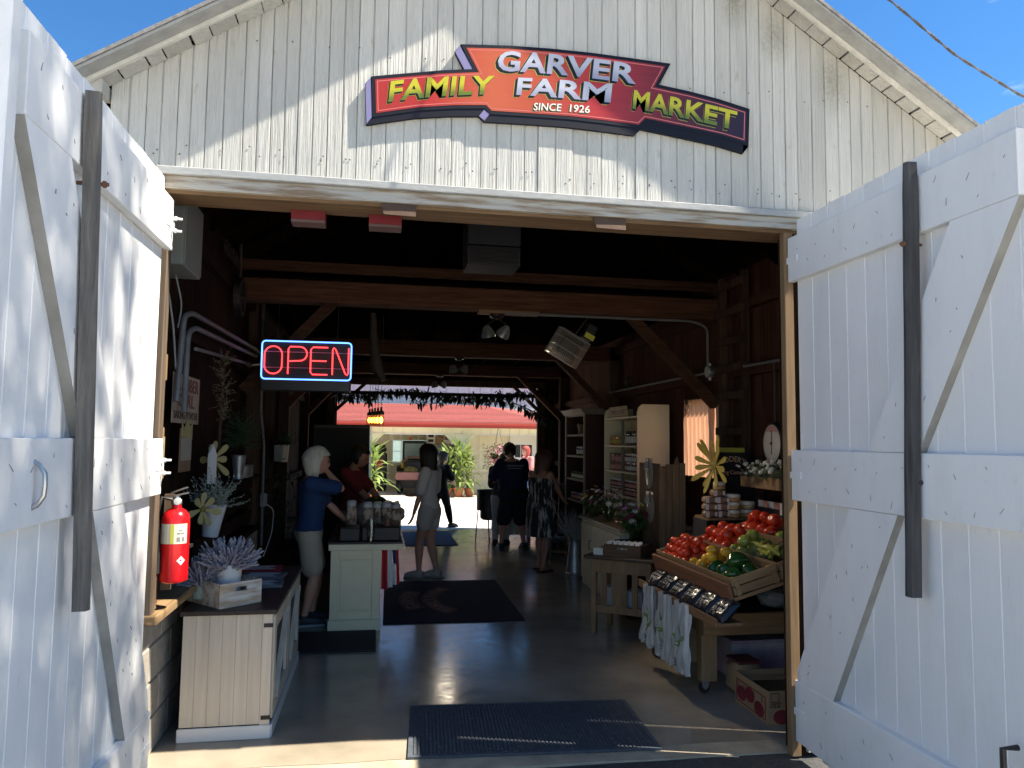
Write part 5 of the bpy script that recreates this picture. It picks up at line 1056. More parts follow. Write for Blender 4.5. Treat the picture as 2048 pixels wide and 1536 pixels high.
def pie(loc, lb, r=.06):
    t = thing('boxed_pie', lb, 'pie', loc, group='baked goods on the bakery stand')
    MB().lathe([(r * .9, 0), (r, .006), (r, .028), (r * .93, .032)], 18).build('pie', PIE, t, True); MB().lathe([(r, .0325), (r * 1.02, .036), (r * .97, .058), (r * .8, .06)], 18).build('lid', PLW, t, True)
pn = 0
for col, (x, y) in enumerate(((.26, .06), (.41, .10))):
    for lv_ in range(3 if col == 0 else 2): pie((2.66 + x, 2.0 + y, 1.051 + lv_ * .065), ('stacked boxed pie in the nearer pile on the bakery stand' if col == 0 else 'stacked boxed pie in the pile beside the lettering board'), .062)
COOK = mat('wrapped cookies', (.30, .19, .12), (.20, .12, .08), .25, 14)
def pack(loc, lb, rz=0):
    t = thing('cookie_pack', lb, 'package', loc, (0, 0, rz), 'baked goods on the bakery stand'); MB().box((-.055, -.04, 0), (.055, .04, .055), 0, None, .015).build('wrap', COOK, t, True); bx('label', LWH, t, (-.052, -.0425, .004), (-.022, -.0405, .05)); bx('label', LWH, t, (.03, -.0425, .01), (.05, -.0405, .045))
for i, (x, z) in enumerate(((.05, 1.051), (.16, 1.051), (.05, 1.108), (.16, 1.108), (.05, 1.165), (.16, 1.165), (.12, 1.222))): pack((2.66 + x, 2.06, z), 'wrapped cookie pack in the heap left of the boxed pies', rnd(-.15, .15))
for i, (x, z) in enumerate(((.08, .776), (.2, .776), (.08, .833), (.2, .833), (.12, .89))): pack((2.66 + x, 2.06, z), 'wrapped cookie pack on the lower shelf of the bakery stand', rnd(-.2, .2))
pie((2.66 + .15, 2.08, 1.279), 'single boxed bun on top of the cookie packs', .05)
sf = wflower('metal_sunflower', 'large yellow metal sunflower in front of the curtain', (2.80, 2.12, 1.47), (0, 0, R(-172)), .25, 15, mat('sunflower yellow', (.34, .27, .05), (.26, .2, .035), .6, 6), 'flower decoration', .20)
sc_ = thing('dial_scale', 'round white dial scale with dark rim on right wall', 'scale', (3.24, 1.99, 1.66), (0, 0, R(176))); RY = Matrix.Rotation(R(90), 4, 'Y')
MB().lathe([(0, -.05), (.165, -.05), (.175, -.04), (.175, .0), (.165, .008), (.158, .002)], 36, 0, RY, False).build('case', IRON, sc_, True); MB().lathe([(0, .003), (.157, .003)], 36, 0, RY, False).build('dial', mat('dial white', (.55, .54, .50), rough=.25), sc_)
MB().prism([(.15 * math.cos(R(a)), .15 * math.sin(R(a))) for a in range(40, 141, 10)], .0045, .0055, 'x').build('dial_print', mat('dial pink', (.45, .20, .19), rough=.3), sc_)
tk_ = MB()
for k in range(40): a = k * .157; tk_.bar((.005, .135 * math.cos(a), .135 * math.sin(a)), (.005, .15 * math.cos(a), .15 * math.sin(a)), .002, .001)
tk_.build('dial_ticks', BLACK, sc_); MB().bar((.007, 0, -.09), (.007, 0.005, .11), .004, .003).build('needle', BLACK, sc_); MB().lathe([(.012, 0), (.01, .012)], 10, 0, RY @ Matrix.Translation((0, 0, .004))).build('hub', IRON, sc_)
MB().tube([(-.03, 0, .17), (-.03, 0, .7)], .006, 5).build('hanger', IRON, sc_)
fx = thing('flower_tray', 'wooden tray of white flowers and leaves on right wall', 'planter', (3.02, 1.5, 1.30)); bx('tray', OAK, fx, (0, 0, .0), (.26, .62, .09), .004); q = MB()
for i in range(120): sprig(q, (rnd(.0, .24), rnd(.02, .6), .08), hemi(.1) + Vector((-.3, -.2, 0)), rnd(.06, .16), .03, 7)
q.build('leaves', mat('grey green leaf', (.10, .13, .07), (.18, .2, .12), .7, 8), fx, fixn=False); q = MB()
for i in range(60):
    p = Vector((rnd(-.08, .2), rnd(-.02, .6), rnd(.11, .22))); q.ball(p, rnd(.010, .018), 7, 5)
q.build('blossoms', BW, fx, True)
bx('bracket', DARKWOOD, fx, (.10, .1, -.2), (.26, .15, -.001)); bx('bracket', DARKWOOD, fx, (.10, .5, -.2), (.26, .55, -.001))
pk_ = thing('packet_rack', 'dark wall rack of small packets below the flower tray', 'rack', (3.08, 1.4, 1.05)); bx('box', BKS, pk_, (0, 0, 0), (.2, .6, .10)); bx('ledge', OAK, pk_, (-.01, 0, -.02), (.2, .6, -.001))
for i in range(6): bx('packet', LWH if i % 2 else MATS['pink label'], pk_, (-.006 + .004 * i, .04 + i * .09, .06), (.01 + .004 * i, .11 + i * .09, .15))
# ------------------------------------------------------------------ produce stand
STW = wood('stand timber', (.20, .115, .055), (.32, .20, .10), .6, .25, rnd=.08); STX = wood('stand rail', (.20, .115, .055), (.32, .20, .10), .6, .25, axis=0)
ps = thing('produce_stand', 'rolling timber produce stand with tilted top near the right door', 'stand', (2.15, .95, 0))
bx('front_rail', STX, ps, (.002, .0, .39), (1.05, .045, .53), .003); bx('back_rail', STX, ps, (.002, .98, .39), (1.05, 1.02, .53)); bx('side_rail', STW, ps, (.0, .046, .40), (.045, .979, .53)); bx('side_rail', STW, ps, (1.0, .046, .40), (1.045, .979, .53)); bx('deck', BLACK, ps, (.046, .046, .50), (.999, .979, .515))
for x in (.005, .93):
    for y in (.046, .90):
        bx('leg', STW, ps, (x, y, .085), (x + .11, y + .075, .398), .003); bx('leg', STW, ps, (x + .015, y - .03 if y > .5 else y + .076, .085), (x + .09, y - .001 if y > .5 else y + .1, .398), .003) 
        cs = link('caster', None, ps, (x + .03, y + .03, 0)); MB().lathe([(.012, -.016), (.036, -.014), (.04, 0), (.036, .014), (.012, .016)], 16, 0, Matrix.Translation((0, 0, .041)) @ Matrix.Rotation(R(90), 4, 'X')).build('wheel', IRON, cs, True); MB().prism([(-.028, .084), (.028, .084), (.018, .045), (0, .03), (-.018, .045)], -.024, -.019, 'y').prism([(-.028, .084), (.028, .084), (.018, .045), (0, .03), (-.018, .045)], .019, .024, 'y').build('fork', STEEL, cs)
TA = R(16); TM = Matrix.Translation((2.2, .60, .715)) @ Matrix.Rotation(-TA, 4, 'Y')          # tray frame: x up the slope, y into the barn
def T(s, t, n): return TM @ Vector((s, t, n))
def tb(nm, m_, par, lo, hi, bev=0): return bx(nm, m_, par, lo, hi, bev, TM)
PSl = Matrix.Translation((-2.15, -.95, 0)) @ TM
for y in (.42, 1.2): MB().bar(PSl @ Vector((.15, y, -.03)), PSl @ Vector((.15, y, -.2)), .04, .04).build('tilt_leg', STW, ps); MB().bar(PSl @ Vector((.9, y, -.03)), (.95, y - .35, .50), .04, .04).build('tilt_leg', STW, ps)
bx('tilt_board', STX, ps, (-.02, .0, -.028), (1.0, 1.26, -.006), 0, PSl); bx('low_board', wood('low board', (.14, .06, .03), (.22, .10, .055), axis=1), ps, (-.035, -.005, -.04), (-.012, 1.28, .085), .003, PSl)
bx('chip_shelf', wood('chip shelf', (.15, .08, .04), (.24, .135, .07), axis=1), ps, (-.10, -.42, .555), (.06, .93, .572)); bx('shelf_lip', MATS['chip shelf'], ps, (-.115, -.42, .545), (-.1005, .93, .60), .002)
# slatted crates, three across the slope
CRT = wood('crate slat', (.20, .125, .06), (.33, .215, .11), .7, .3, axis=0, rnd=.12); CRY = wood('crate side slat', (.20, .125, .06), (.33, .215, .11), .7, .3, axis=1, rnd=.12)
for k, lb in enumerate(('slatted produce crate on the low side of the stand', 'slatted produce crate in the middle of the stand', 'slatted produce crate on the high side of the stand')):
    s0 = .0 + k * .325; c = thing('produce_crate', lb, 'crate', (0, 0, 0), group='produce crates on the stand'); c.matrix_basis = TM @ Matrix.Translation((s0, 0, 0))
    for n0 in (.004, .062): 
        bx('end_slat', CRT, c, (.0, 0, n0), (.318, .012, n0 + .05)); bx('end_slat', CRT, c, (0, 1.238, n0), (.318, 1.25, n0 + .05))
        bx('side_slat', CRY, c, (0, .013, n0), (.009, 1.237, n0 + .05)); bx('side_slat', CRY, c, (.309, .013, n0), (.318, 1.237, n0 + .05))
    for j in range(6): bx('bottom_slat', CRT, c, (.01, .02 + j * .205, .002), (.308, .2 + j * .205, .010))
    for x in (.012, .274): bx('corner_post', CRT, c, (x, -.012, .0), (x + .032, -.0005, .118), .002); 
    for y in (.42, .835): bx('divider', CRT, c, (.01, y, .011), (.308, y + .01, .09))
    c.matrix_basis = TM @ Matrix.Translation((s0, 0, 0))
def fruit(seed, ribs=5, squash=.82, dim=.2):
    mb = MB(); mb.ball((0, 0, 0), 1, 20, 12); out = []
    for p in mb.v:
        a = math.atan2(p[1], p[0]); rr = math.hypot(p[0], p[1]); k = 1 + .05 * math.cos(ribs * a + seed) * rr + .04 * noise.noise(Vector(p) * 1.4 + Vector((seed, 0, 0)))
        z = p[2] * squash; z -= dim * math.exp(-(rr * 4) ** 2) * (1 if p[2] > 0 else -.4) * .8; out.append((p[0] * k, p[1] * k, z))
    mb.v = out; return mb
TRED = mat('tomato skin', (.55, .022, .012), (.62, .075, .02), .24, 1.6, rnd=.15); TYEL = mat('yellow tomato skin', (.68, .33, .025), (.72, .42, .04), .18, 1.5, rnd=.1); TGRN = mat('green tomato skin', (.22, .27, .045), (.36, .38, .08), .2, 1.4, rnd=.12); TPCH = mat('peach skin', (.5, .30, .10), (.55, .22, .09), .35, 1.5)
CAL = mat('calyx', (.05, .09, .02), rough=.7)
def cal(mb, r_=.42, z=.62):
    for k in range(5): a = k * 1.257; mb.add([(0, 0, z), (r_ * .4 * math.cos(a - .4), r_ * .4 * math.sin(a - .4), z + .10), (r_ * math.cos(a), r_ * math.sin(a), z + .02), (r_ * .4 * math.cos(a + .4), r_ * .4 * math.sin(a + .4), z + .10)], [(0, 1, 2, 3)], 1)
    return mb
FM = {}
for nm_, m_, c_ in (('tomato', TRED, True), ('yellow', TYEL, False), ('green', TGRN, False), ('peach', TPCH, False)):
    FM[nm_] = [ (cal(fruit(i * 1.7, 4 + i)) if (c_ and i > 0) else fruit(i * 1.7, 4 + i)).mesh(nm_, [m_, CAL], True, False) for i in range(3)]
def heap(name, key, lb, group, s0, s1, t0, t1, r_, layers, cat, jit=.15):
    n = 0
    for L_ in range(layers):
        ins = L_ * r_ * .8; ns = max(1, int((s1 - s0 - 2 * ins) / (2 * r_ * .94))); nt_ = max(1, int((t1 - t0 - 2 * ins) / (2 * r_ * .94)))
        for i in range(ns):
            for j in range(nt_):
                s_ = s0 + ins + (i + .5) * (s1 - s0 - 2 * ins) / ns + rnd(-jit, jit) * r_; t_ = t0 + ins + (j + .5) * (t1 - t0 - 2 * ins) / nt_ + rnd(-jit, jit) * r_; k = r_ * rnd(.88, 1.12)
                o = link(name, FM[key][random.randrange(3)], None, T(s_, t_, .045 + r_ * .75 + L_ * r_ * 1.25), (rnd(-.9, .9), rnd(-.9, .9), rnd(0, 6.3)), k); tag(o, lb, cat, group); n += 1
    return n
G = 'tomatoes on the stand'
heap('tomato', 'tomato', 'small red tomato at the low back corner of the stand', G, .02, .31, .80, 1.23, .037, 3, 'tomato')
heap('tomato', 'tomato', 'red tomato heaped in the middle crate of the stand', G, .345, .63, .78, 1.23, .050, 2, 'tomato')
heap('tomato', 'tomato', 'big red tomato heaped at the high back of the stand', G, .67, .96, .74, 1.22, .056, 2, 'tomato')
heap('yellow_tomato', 'yellow', 'yellow orange tomato in the low crate of the stand', G, .03, .30, .56, .78, .041, 1, 'tomato')
for s_, t_ in ((.2, .66), (.12, .50), (.23, .5)): tag(link('yellow_tomato', FM['yellow'][0], None, T(s_, t_, .135), (.3, .2, s_ * 9), .042), 'yellow orange tomato in the low crate of the stand', 'tomato', G)
heap('green_tomato', 'green', 'green tomato in the middle crate of the stand', G, .345, .63, .54, .75, .046, 1, 'tomato')
for s_, t_, k in ((.42, .58, .05), (.53, .66, .046)): tag(link('green_tomato', FM['green'][1], None, T(s_, t_, .15), (.3, .4, s_ * 9), k), 'green tomato in the middle crate of the stand', 'tomato', G)
heap('green_tomato', 'green', 'green tomato in the high crate of the stand', G, .67, .80, .46, .70, .046, 1, 'tomato')
heap('peach', 'peach', 'blushed peach in the high crate of the stand', 'peaches on the stand', .82, .96, .46, .70, .045, 1, 'peach')
GPM = mat('green pepper skin', (.018, .06, .012), (.03, .09, .018), .13, 2, rnd=.15)
pm = MB(); pm.ball((0, 0, 0), 1, 24, 14); pm.v = [(p[0] * (1 + .13 * math.cos(4 * math.atan2(p[1], p[0]))) * (1 - .18 * p[2]), p[1] * (1 + .13 * math.cos(4 * math.atan2(p[1], p[0]))) * (1 - .18 * p[2]), p[2] * 1.25 - .45 * math.exp(-(math.hypot(p[0], p[1]) * 3) ** 2) * (1 if p[2] > 0 else -.5)) for p in pm.v]; pm.tube([(0, 0, .75), (.03, 0, 1.1), (.12, 0, 1.35)], [.16, .1, .12], 6, 1); pme = pm.mesh('green_pepper', [GPM, CAL], True)
for s_, t_, n_, a in ((.07, .10, .09, (1.2, .3, .2)), (.18, .08, .085, (1.4, .2, 2)), (.09, .22, .085, (1.3, -.4, 1)), (.22, .24, .085, (1.5, .5, 3)), (.15, .16, .15, (1.3, .1, .7)), (.25, .34, .09, (1.2, 0, 4)), (.08, .34, .085, (1.5, .2, 5))): tag(link('green_pepper', pme, None, T(s_, t_ * 1.12, n_), a, .054), 'shiny green bell pepper at the low front corner of the stand', 'pepper', 'green peppers on the stand')
for s_, t_ in ((.04, .05), (.29, .05)): tag(link('small_orange_tomato', FM['yellow'][1], None, T(s_, t_, .08), (0, 0, s_), .03), 'small orange tomato tucked under the green peppers', 'tomato', G)
bnm = mat('banana pepper skin', (.42, .40, .06), (.5, .46, .10), .25, 3, rnd=.15)
for i in range(12):
    pts = [Vector((0, 0, 0)), Vector((.05, .01, .008)), Vector((.10, .014, .006)), Vector((.15, .008, -.008)), Vector((.17, 0, -.012))]; q = MB().tube(pts, [.012, .017, .015, .009, .002], 8).tube([(-.02, 0, 0), (0, 0, 0)], [.004, .006], 5, 1)
    tag(q.build('banana_pepper', [bnm, CAL], None, True, T(.36 + rnd(0, .12), .10 + rnd(0, .28), .09 + .012 * (i % 4)), (rnd(-.2, .2), -TA, rnd(.5, 2.0))), 'yellow banana pepper in the front of the middle crate', 'pepper', 'banana peppers on the stand')
gb = MB()
for i in range(110):
    a = rnd(0, 6.28); p = T(.345 + rnd(.0, .26), .24 + rnd(0, .17), .085 + rnd(0, .03)); d = Vector((math.cos(a), math.sin(a), rnd(-.1, .25))); gb.tube([p, p + d * .05, p + d * .10 + Vector((0, 0, -.006))], [.003, .004, .0015], 5)
tag(gb.build('green_beans', mat('bean green', (.06, .10, .03), (.2, .2, .10), .5, 20)), 'heap of green beans behind the banana peppers', 'beans', kind='stuff')
for i in range(9): tag(link('small_red_pepper', FM['tomato'][i % 3], None, T(.70 + .08 * (i % 3), .10 + .09 * (i // 3), .085), (rnd(0, 3), 0, i), (.022, .022, .034)), 'small red pepper at the high front corner of the stand', 'pepper', 'small red peppers on the stand')
# rolls of black chip bags on the low shelf
CHB = mat('black chip bag', (.012, .013, .016), (.03, .03, .034), .2, 10, bump=.5); CHW = mat('chip bag print', (.34, .34, .33), rough=.4); CHY = mat('chip bag cream', (.26, .24, .17), rough=.4)
for i in range(6):
    y = 1.70 - i * .215; t = thing('chip_bag', ('black snack bag with white print, %s from the oak table end of the low shelf' % ('first', 'second', 'third', 'fourth', 'fifth', 'sixth')[i]), 'snack bag', (2.135, y, .632), (0, R(-42), 0), 'black snack bags on the low shelf')
    def pil(x, y): return .036 * max(0, (1 - (x / .088) ** 4) * (1 - (y / .104) ** 4)) ** .6 * (1 + .25 * noise.noise((x * 22 + i, y * 22, 0)))
    k = MB(); n = 16; gx = [-.088 + .176 * q / n for q in range(n + 1)]; gy = [-.104 + .208 * q / n for q in range(n + 1)]; rr2 = random.Random(i)
    for sg_ in (1, -1): k.add([(x, y, sg_ * pil(x, y)) for x in gx for y in gy], [(a * (n + 1) + b2, a * (n + 1) + b2 + 1, (a + 1) * (n + 1) + b2 + 1, (a + 1) * (n + 1) + b2) for a in range(n) for b2 in range(n)])
    k.build('bag', CHB, t, 'all', fixn=False)
    for a, h_, cnt in ((-.035, .026, 5), (.0, .018, 7), (.03, .010, 9)):
        y_ = -.075
        for q in range(cnt):
            w_ = .15 / cnt; e = w_ * rr2.uniform(.45, .8); m_ = CHW if (i + q) % 4 else CHY
            MB().add([(a + dx, y_ + dy, pil(a + dx, y_ + dy) + .0015) for dx, dy in ((rr2.uniform(0, .004), 0), (h_ - rr2.uniform(0, .006), .002), (h_, e), (0, e - .002))], [(0, 1, 2, 3)]).build('print', m_, t)
            y_ += w_
# plastic produce bags hung from the lip
PLB = mat('white produce bag', (.62, .62, .59), (.50, .50, .48), .16, 4, (1, 3, .5), .6, 9, (2, 8, .6), transl=.3)
CRN = mat('corn print green', (.12, .22, .03), (.2, .26, .05), .5, 20); PRB = mat('bag print blue', (.05, .12, .12), rough=.5)
for i, (y0, lb, wd, dp) in enumerate(((1.60, 'white corn print bag hung nearest the oak table', .24, .42), (1.30, 'white corn print bag in the middle of the hanging bags', .27, .44), (1.02, 'white corn print bag hung nearest the stand leg', .27, .44))):
    t = thing('produce_bag', lb, 'plastic bag', (2.03, y0, .60), group='plastic bags hung on the stand'); q = MB(); v = []; nk, nj = 30, 12
    for side in (0, 1):
        for j in range(nj + 1):
            zz = -dp * j / nj
            for k in range(nk + 1):
                u = k / nk - .5; wv = wd * (.72 + .34 * (j / nj) ** .8); fold = .012 * math.sin(k * 1.5 + i) + .02 * noise.noise((k * .22 + i * 7, j * .25, side)) * (1 + j / nj)
                v.append((-.012 - .02 * (j / nj) - (.0 if side else -.016) + fold, u * wv, zz + .02 * noise.noise((k * .2, i, 0)) * (j / nj) * 2))
    nn = (nk + 1) * (nj + 1)
    f = [(s_ * nn + j * (nk + 1) + k, s_ * nn + j * (nk + 1) + k + 1, s_ * nn + (j + 1) * (nk + 1) + k + 1, s_ * nn + (j + 1) * (nk + 1) + k) for s_ in (0, 1) for j in range(nj) for k in range(nk)]
    q.add(v, f).build('bag', PLB, t, 'all', fixn=False)
    def surf(y, z, lift=.004):
        jj = max(0, -z / dp * nj); wv = wd * (.72 + .34 * (jj / nj) ** .8); kk = (y / wv + .5) * nk
        return (-.012 - .02 * (jj / nj) + .012 * math.sin(kk * 1.5 + i) + .02 * noise.noise((kk * .22 + i * 7, jj * .25, 1)) * (1 + jj / nj) - lift, y, z)
    def pleaf(nm, m_, y0_, z0_, a, l_, w_, bend):
        v = []; pr = MB(); cy, cz = y0_, z0_
        for q_ in range(9):
            u = q_ / 8; hw = w_ * math.sin(math.pi * min(1, .1 + u * .9)) ** .8 / 2; aa = a + bend * u
            for e in (-1, 0, 1): v.append(surf(cy + e * hw * math.cos(aa), cz - e * hw * math.sin(aa)))
            cy += math.sin(aa) * l_ / 8; cz += math.cos(aa) * l_ / 8
        pr.add(v, [(3 * q_ + e, 3 * q_ + e + 1, 3 * q_ + e + 4, 3 * q_ + e + 3) for q_ in range(8) for e in (0, 1)]).build(nm, m_, t, 'all', fixn=False)
    oy = (-.02, .03, .0)[i]
    for a, l_, w_, bd_ in ((-.3, .15, .026, -.4), (.0, .2, .026, .1), (.3, .14, .026, .5)): pleaf('corn_print', CRN, oy, -dp * .74, a, l_, w_, bd_)
    pleaf('corn_print', mat('corn yellow', (.4, .38, .08), rough=.5), oy, -dp * .76, .05, .10, .03, 0)
    for q_ in range(3): pleaf('bag_print', PRB, oy - .05, -dp * (.84 + .035 * q_), 1.57, .10 - .02 * q_, .008, 0)
    bx('hanger_hook', IRON, t, (-.02, -.01, -.01), (.03, .01, .012))
# grey bag roll on the deck, boxes on the floor
tag(crumple(0, (.10, .13, .07), 4.2, .2).build('grey_bag', mat('grey film', (.22, .25, .28), (.32, .35, .38), .2, 5, bump=1, bscale=14), None, True, (2.74, 1.12, .595)), 'grey plastic bag roll under the tilted crates', 'plastic bag')
tbx = thing('tomato_box', 'cardboard tomato box with red tomato prints on the floor', 'box', (2.31, .43, .002), (0, 0, R(-1))); bw, bl_, bh = .40, .42, .195
for nm_, lo, hi in (('front_panel', (0, 0, 0), (bw, .006, bh)), ('side_panel', (0, .007, 0), (.006, bl_, bh)), ('side_panel', (bw - .006, .007, 0), (bw, bl_, bh)), ('back_panel', (.007, bl_ - .006, 0), (bw - .007, bl_, bh)), ('base', (.007, .007, .001), (bw - .007, bl_ - .007, .006))): bx(nm_, CARD, tbx, lo, hi)
MB().bar((.02, bl_ - .07, bh - .03), (bw - .02, bl_ - .07, bh - .03), .09, .004).build('flap', CARD, tbx)
PRD = mat('box print red', (.22, .02, .03), (.16, .012, .02), .7, 6); PBK = mat('box print black', (.02, .015, .012), rough=.7)
def disc(c0, c1, r0, r1, d0, axis, m_, nm='tomato_print'): MB().prism([(c0 + r0 * math.cos(a * .349), c1 + r1 * math.sin(a * .349)) for a in range(18)], d0, d0 + (-.0012), axis).build(nm, m_, tbx)
for k, (cy_, cz_) in enumerate(((.33, .08), (.22, .105), (.10, .06))): disc(cy_, cz_, .062, .045, -.0012 - .0003 * k, 'x', PRD)
for lo, hi in (((-.0022, .02, .15), (-.0012, .40, .156)), ((-.0022, .02, .02), (-.0012, .40, .026)), ((-.0022, .02, .0265), (-.0012, .028, .1495)), ((-.0022, .392, .0265), (-.0012, .40, .1495))): bx('print_border', PRD, tbx, lo, hi)
for y in (.37, .29, .16, .06): bx('print_stripe', PBK, tbx, (-.0028, y, .11), (-.0023, y + .008, .145))
disc(.09, .045, .055, .042, -.0012, 'y', PRD); disc(.19, .075, .05, .042, -.0016, 'y', PRD); bx('hand_slot', PBK, tbx, (.13, -.0025, .115), (.24, -.0015, .135)); flat_text('U.S.A.', 'lettering', PBK, tbx, .07, .016, frame((.05, -.002, .108), (1, 0, 0), (0, 0, 1)), .01)
for lo, hi in (((.02, -.0022, .18), (.075, -.0012, .183)), ((.02, -.0022, .13), (.075, -.0012, .133)), ((.02, -.0022, .1335), (.023, -.0012, .1795)), ((.072, -.0022, .1335), (.075, -.0012, .1795)), ((.02, -.0022, .12), (.09, -.0012, .124))): bx('print_line', PBK, tbx, lo, hi)
tcn_ = thing('paper_drum', 'tan rounded carton behind the tomato box', 'carton', (2.45, 1.02, .002)); MB().box((-.08, -.10, 0), (.10, .10, .20), 0, None, .03).build('carton', CARD, tcn_, True); bx('lid', mat('maroon lid', (.10, .02, .02), rough=.6), tcn_, (-.07, -.09, .201), (.09, .09, .22), .004)
wbx = thing('printed_carton', 'flat white printed carton behind the tomato box', 'carton', (2.50, 1.25, .002)); bx('carton', mat('white print carton', (.50, .48, .50), (.3, .2, .3), .6, 4), wbx, (0, 0, 0), (.5, .4, .25), .004); bx('lid', MATS['white print carton'], wbx, (-.005, -.005, .251), (.505, .405, .27), .003)
crb = thing('cream_box', 'cream cardboard box under the back of the produce stand', 'box', (2.35, 1.70, .002)); bx('carton', mat('cream card box', (.36, .30, .2), rough=.8), crb, (0, 0, 0), (.22, .25, .33), .004); bx('tape', CARD, crb, (.08, -.001, 0), (.13, -.0005, .331))
# ------------------------------------------------------------------ across the courtyard
FB = thing('market_shed', 'long cream shed with red shingle roof across the courtyard', 'shed', (0, 0, 0)); YC = 19.3
CRS = mat('cream siding', (.74, .68, .51), (.70, .63, .46), .7, 2, (3, 3, .3)); SHR = mat('red shingle', (.22, .048, .04), (.30, .085, .072), .9, 14, (1, 3, 3), rnd=.12); FAS = mat('red fascia', (.38, .05, .035), rough=.5)
def shed_wall(x0, x1, z0, z1, y, name='siding_panel', wd=.3):
    x = x0
    while x < x1 - .02: e = min(x + wd, x1); bx(name, CRS, FB, (x + .004, y, z0), (e - .004, y + .03, z1)); x = e
EZ = 2.02
shed_wall(-7.0, 9.5, 1.86, 2.10, YC - .02)
for px in (-6.0, -3.0, -.25, 2.55, 5.6, 8.6):
    bx('column', CREAM, FB, (px - .13, YC - .1, 0), (px + .13, YC + .16, 1.859)); 
    for s_ in (-1, 1): MB().prism([(px + s_ * .13, 1.50), (px + s_ * .13, 1.857), (px + s_ * .5, 1.857)], YC - .06, YC + .1, 'y').build('corner_bracket', CREAM, FB)
for x0, x1 in ((-5.87, -3.13), (-2.87, -.38), (-.12, 2.42), (2.68, 5.47), (5.73, 8.47)): bx('opening_trim', WPAINT, FB, (x0 + .37, YC - .045, 1.835), (x1 - .37, YC - .022, 1.8595))
bx('fascia', FAS, FB, (-7.3, YC - .38, 2.05), (9.8, YC - .32, 2.20)); bx('soffit', CREAM, FB, (-7.3, YC - .319, 2.06), (9.8, YC - .03, 2.09)); bx('gutter', FAS, FB, (-7.35, YC - .46, 2.14), (9.85, YC - .385, 2.215))
# shingle courses: each course its own strip, hip to the right
RA = math.atan2(1.15, 3.4); xh0, xh1 = 9.85, 6.2
for k in range(16):
    a, e = k / 16, (k + 1) / 16; y0, z0 = YC - .42 + 3.1 * a, 2.22 + 0.66 * a; y1, z1 = YC - .42 + 3.1 * e + .04, 2.22 + 0.66 * e + .0; xa, xe = 5.5 - 2.0 * a, 5.5 - 2.0 * e
    MB().add([(-7.4, y0, z0 + .022), (xa, y0, z0 + .022), (xe, y1, z1 + .016), (-7.4, y1, z1 + .016), (-7.4, y0, z0), (xa, y0, z0)], [(0, 1, 2, 3), (0, 4, 5, 1)]).build('shingle_course', SHR, FB)
    MB().add([(xa, y0, z0 + .022), (9.9, y0, 2.222 + .0), (9.9, y1, 2.222), (xe, y1, z1 + .016)], [(0, 1, 2, 3)]).build('hip_course', SHR, FB) if k == 99 else None
MB().add([(5.5, YC - .42, 2.24), (9.9, YC - .42, 2.22), (9.9, YC + 2.7, 2.22), (3.5, YC + 2.68, 2.895)], [(0, 1, 2, 3)]).build('hip_slope', SHR, FB)
tw_ = thing('tall_building', 'tall white sided building rising behind the red roof', 'building', (0, 0, 0)); WSD = mat('white metal siding', (.66, .65, .67), (.62, .61, .63), .5, 1)
for i in range(56): bx('siding_panel', WSD, tw_, (-8 + i * .4 + .01, YC + 3.3, 0), (-8 + (i + 1) * .4 - .01, YC + 3.34, 4.3))
bx('core', WSD, tw_, (-8, YC + 3.341, 0), (14.4, YC + 9, 4.25)); bx('roof', MATS['red shingle'], tw_, (-8.4, YC + 3, 4.31), (14.8, YC + 9.4, 4.42))
# bay back walls: the left bay is an open machine bay, right one boarded
shed_wall(-7, .55, 0, 2.0, YC + 3.2, 'back_panel'); shed_wall(1.75, 2.6, 0, 2.0, YC + 3.2, 'back_panel'); shed_wall(.55, 1.75, 0, .9, YC + 3.2, 'back_panel'); shed_wall(.55, 1.75, 1.66, 2.0, YC + 3.2, 'back_panel')
wn2 = link('window', None, FB)
for i in range(5): bx('mullion', WPAINT, wn2, (.56 + i * .29, YC + 3.19, .91), (.585 + i * .29, YC + 3.2, 1.655))
for i in range(3): bx('mullion', WPAINT, wn2, (.586, YC + 3.191, .91 + i * .36), (1.72, YC + 3.199, .93 + i * .36))
bx('pane', mat('glowing window glass', (.45, .55, .50), (.25, .4, .25), .1, 2, emit=(.45, .6, .55), estr=.35), wn2, (.56, YC + 3.205, .9), (1.74, YC + 3.21, 1.66))  # faint emission on the pane stands in for daylight
shed_wall(2.7, 9.4, .62, 2.0, YC + .9, 'bay_panel', .28); shed_wall(2.7, 9.4, .0, .6, YC + .86, 'wainscot_panel', .4); bx('partition', CRS, FB, (2.66, YC + .2, 0), (2.7, YC + 3.2, 2.0)); bx('ceiling', CREAM, FB, (-7, YC + .2, 2.0), (9.5, YC + 3.2, 2.04)); bx('side_wall', CRS, FB, (9.4, YC, 0), (9.5, YC + 3.2, 2.0)); bx('side_wall', CRS, FB, (-7, YC, 0), (-6.9, YC + 3.2, 2.0))
bx('wainscot_cap', CREAM, FB, (2.7, YC + .83, .601), (9.4, YC + .9, .625))
dw = bx('door', WPAINT, FB, (4.25, YC + .82, .02), (5.15, YC + .859, 1.84)); bx('door_window', BLACK, dw, (4.42, YC + .812, 1.15), (4.98, YC + .819, 1.55))
for x in (4.6, 4.79): bx('muntin', WPAINT, dw, (x, YC + .806, 1.15), (x + .02, YC + .811, 1.55))
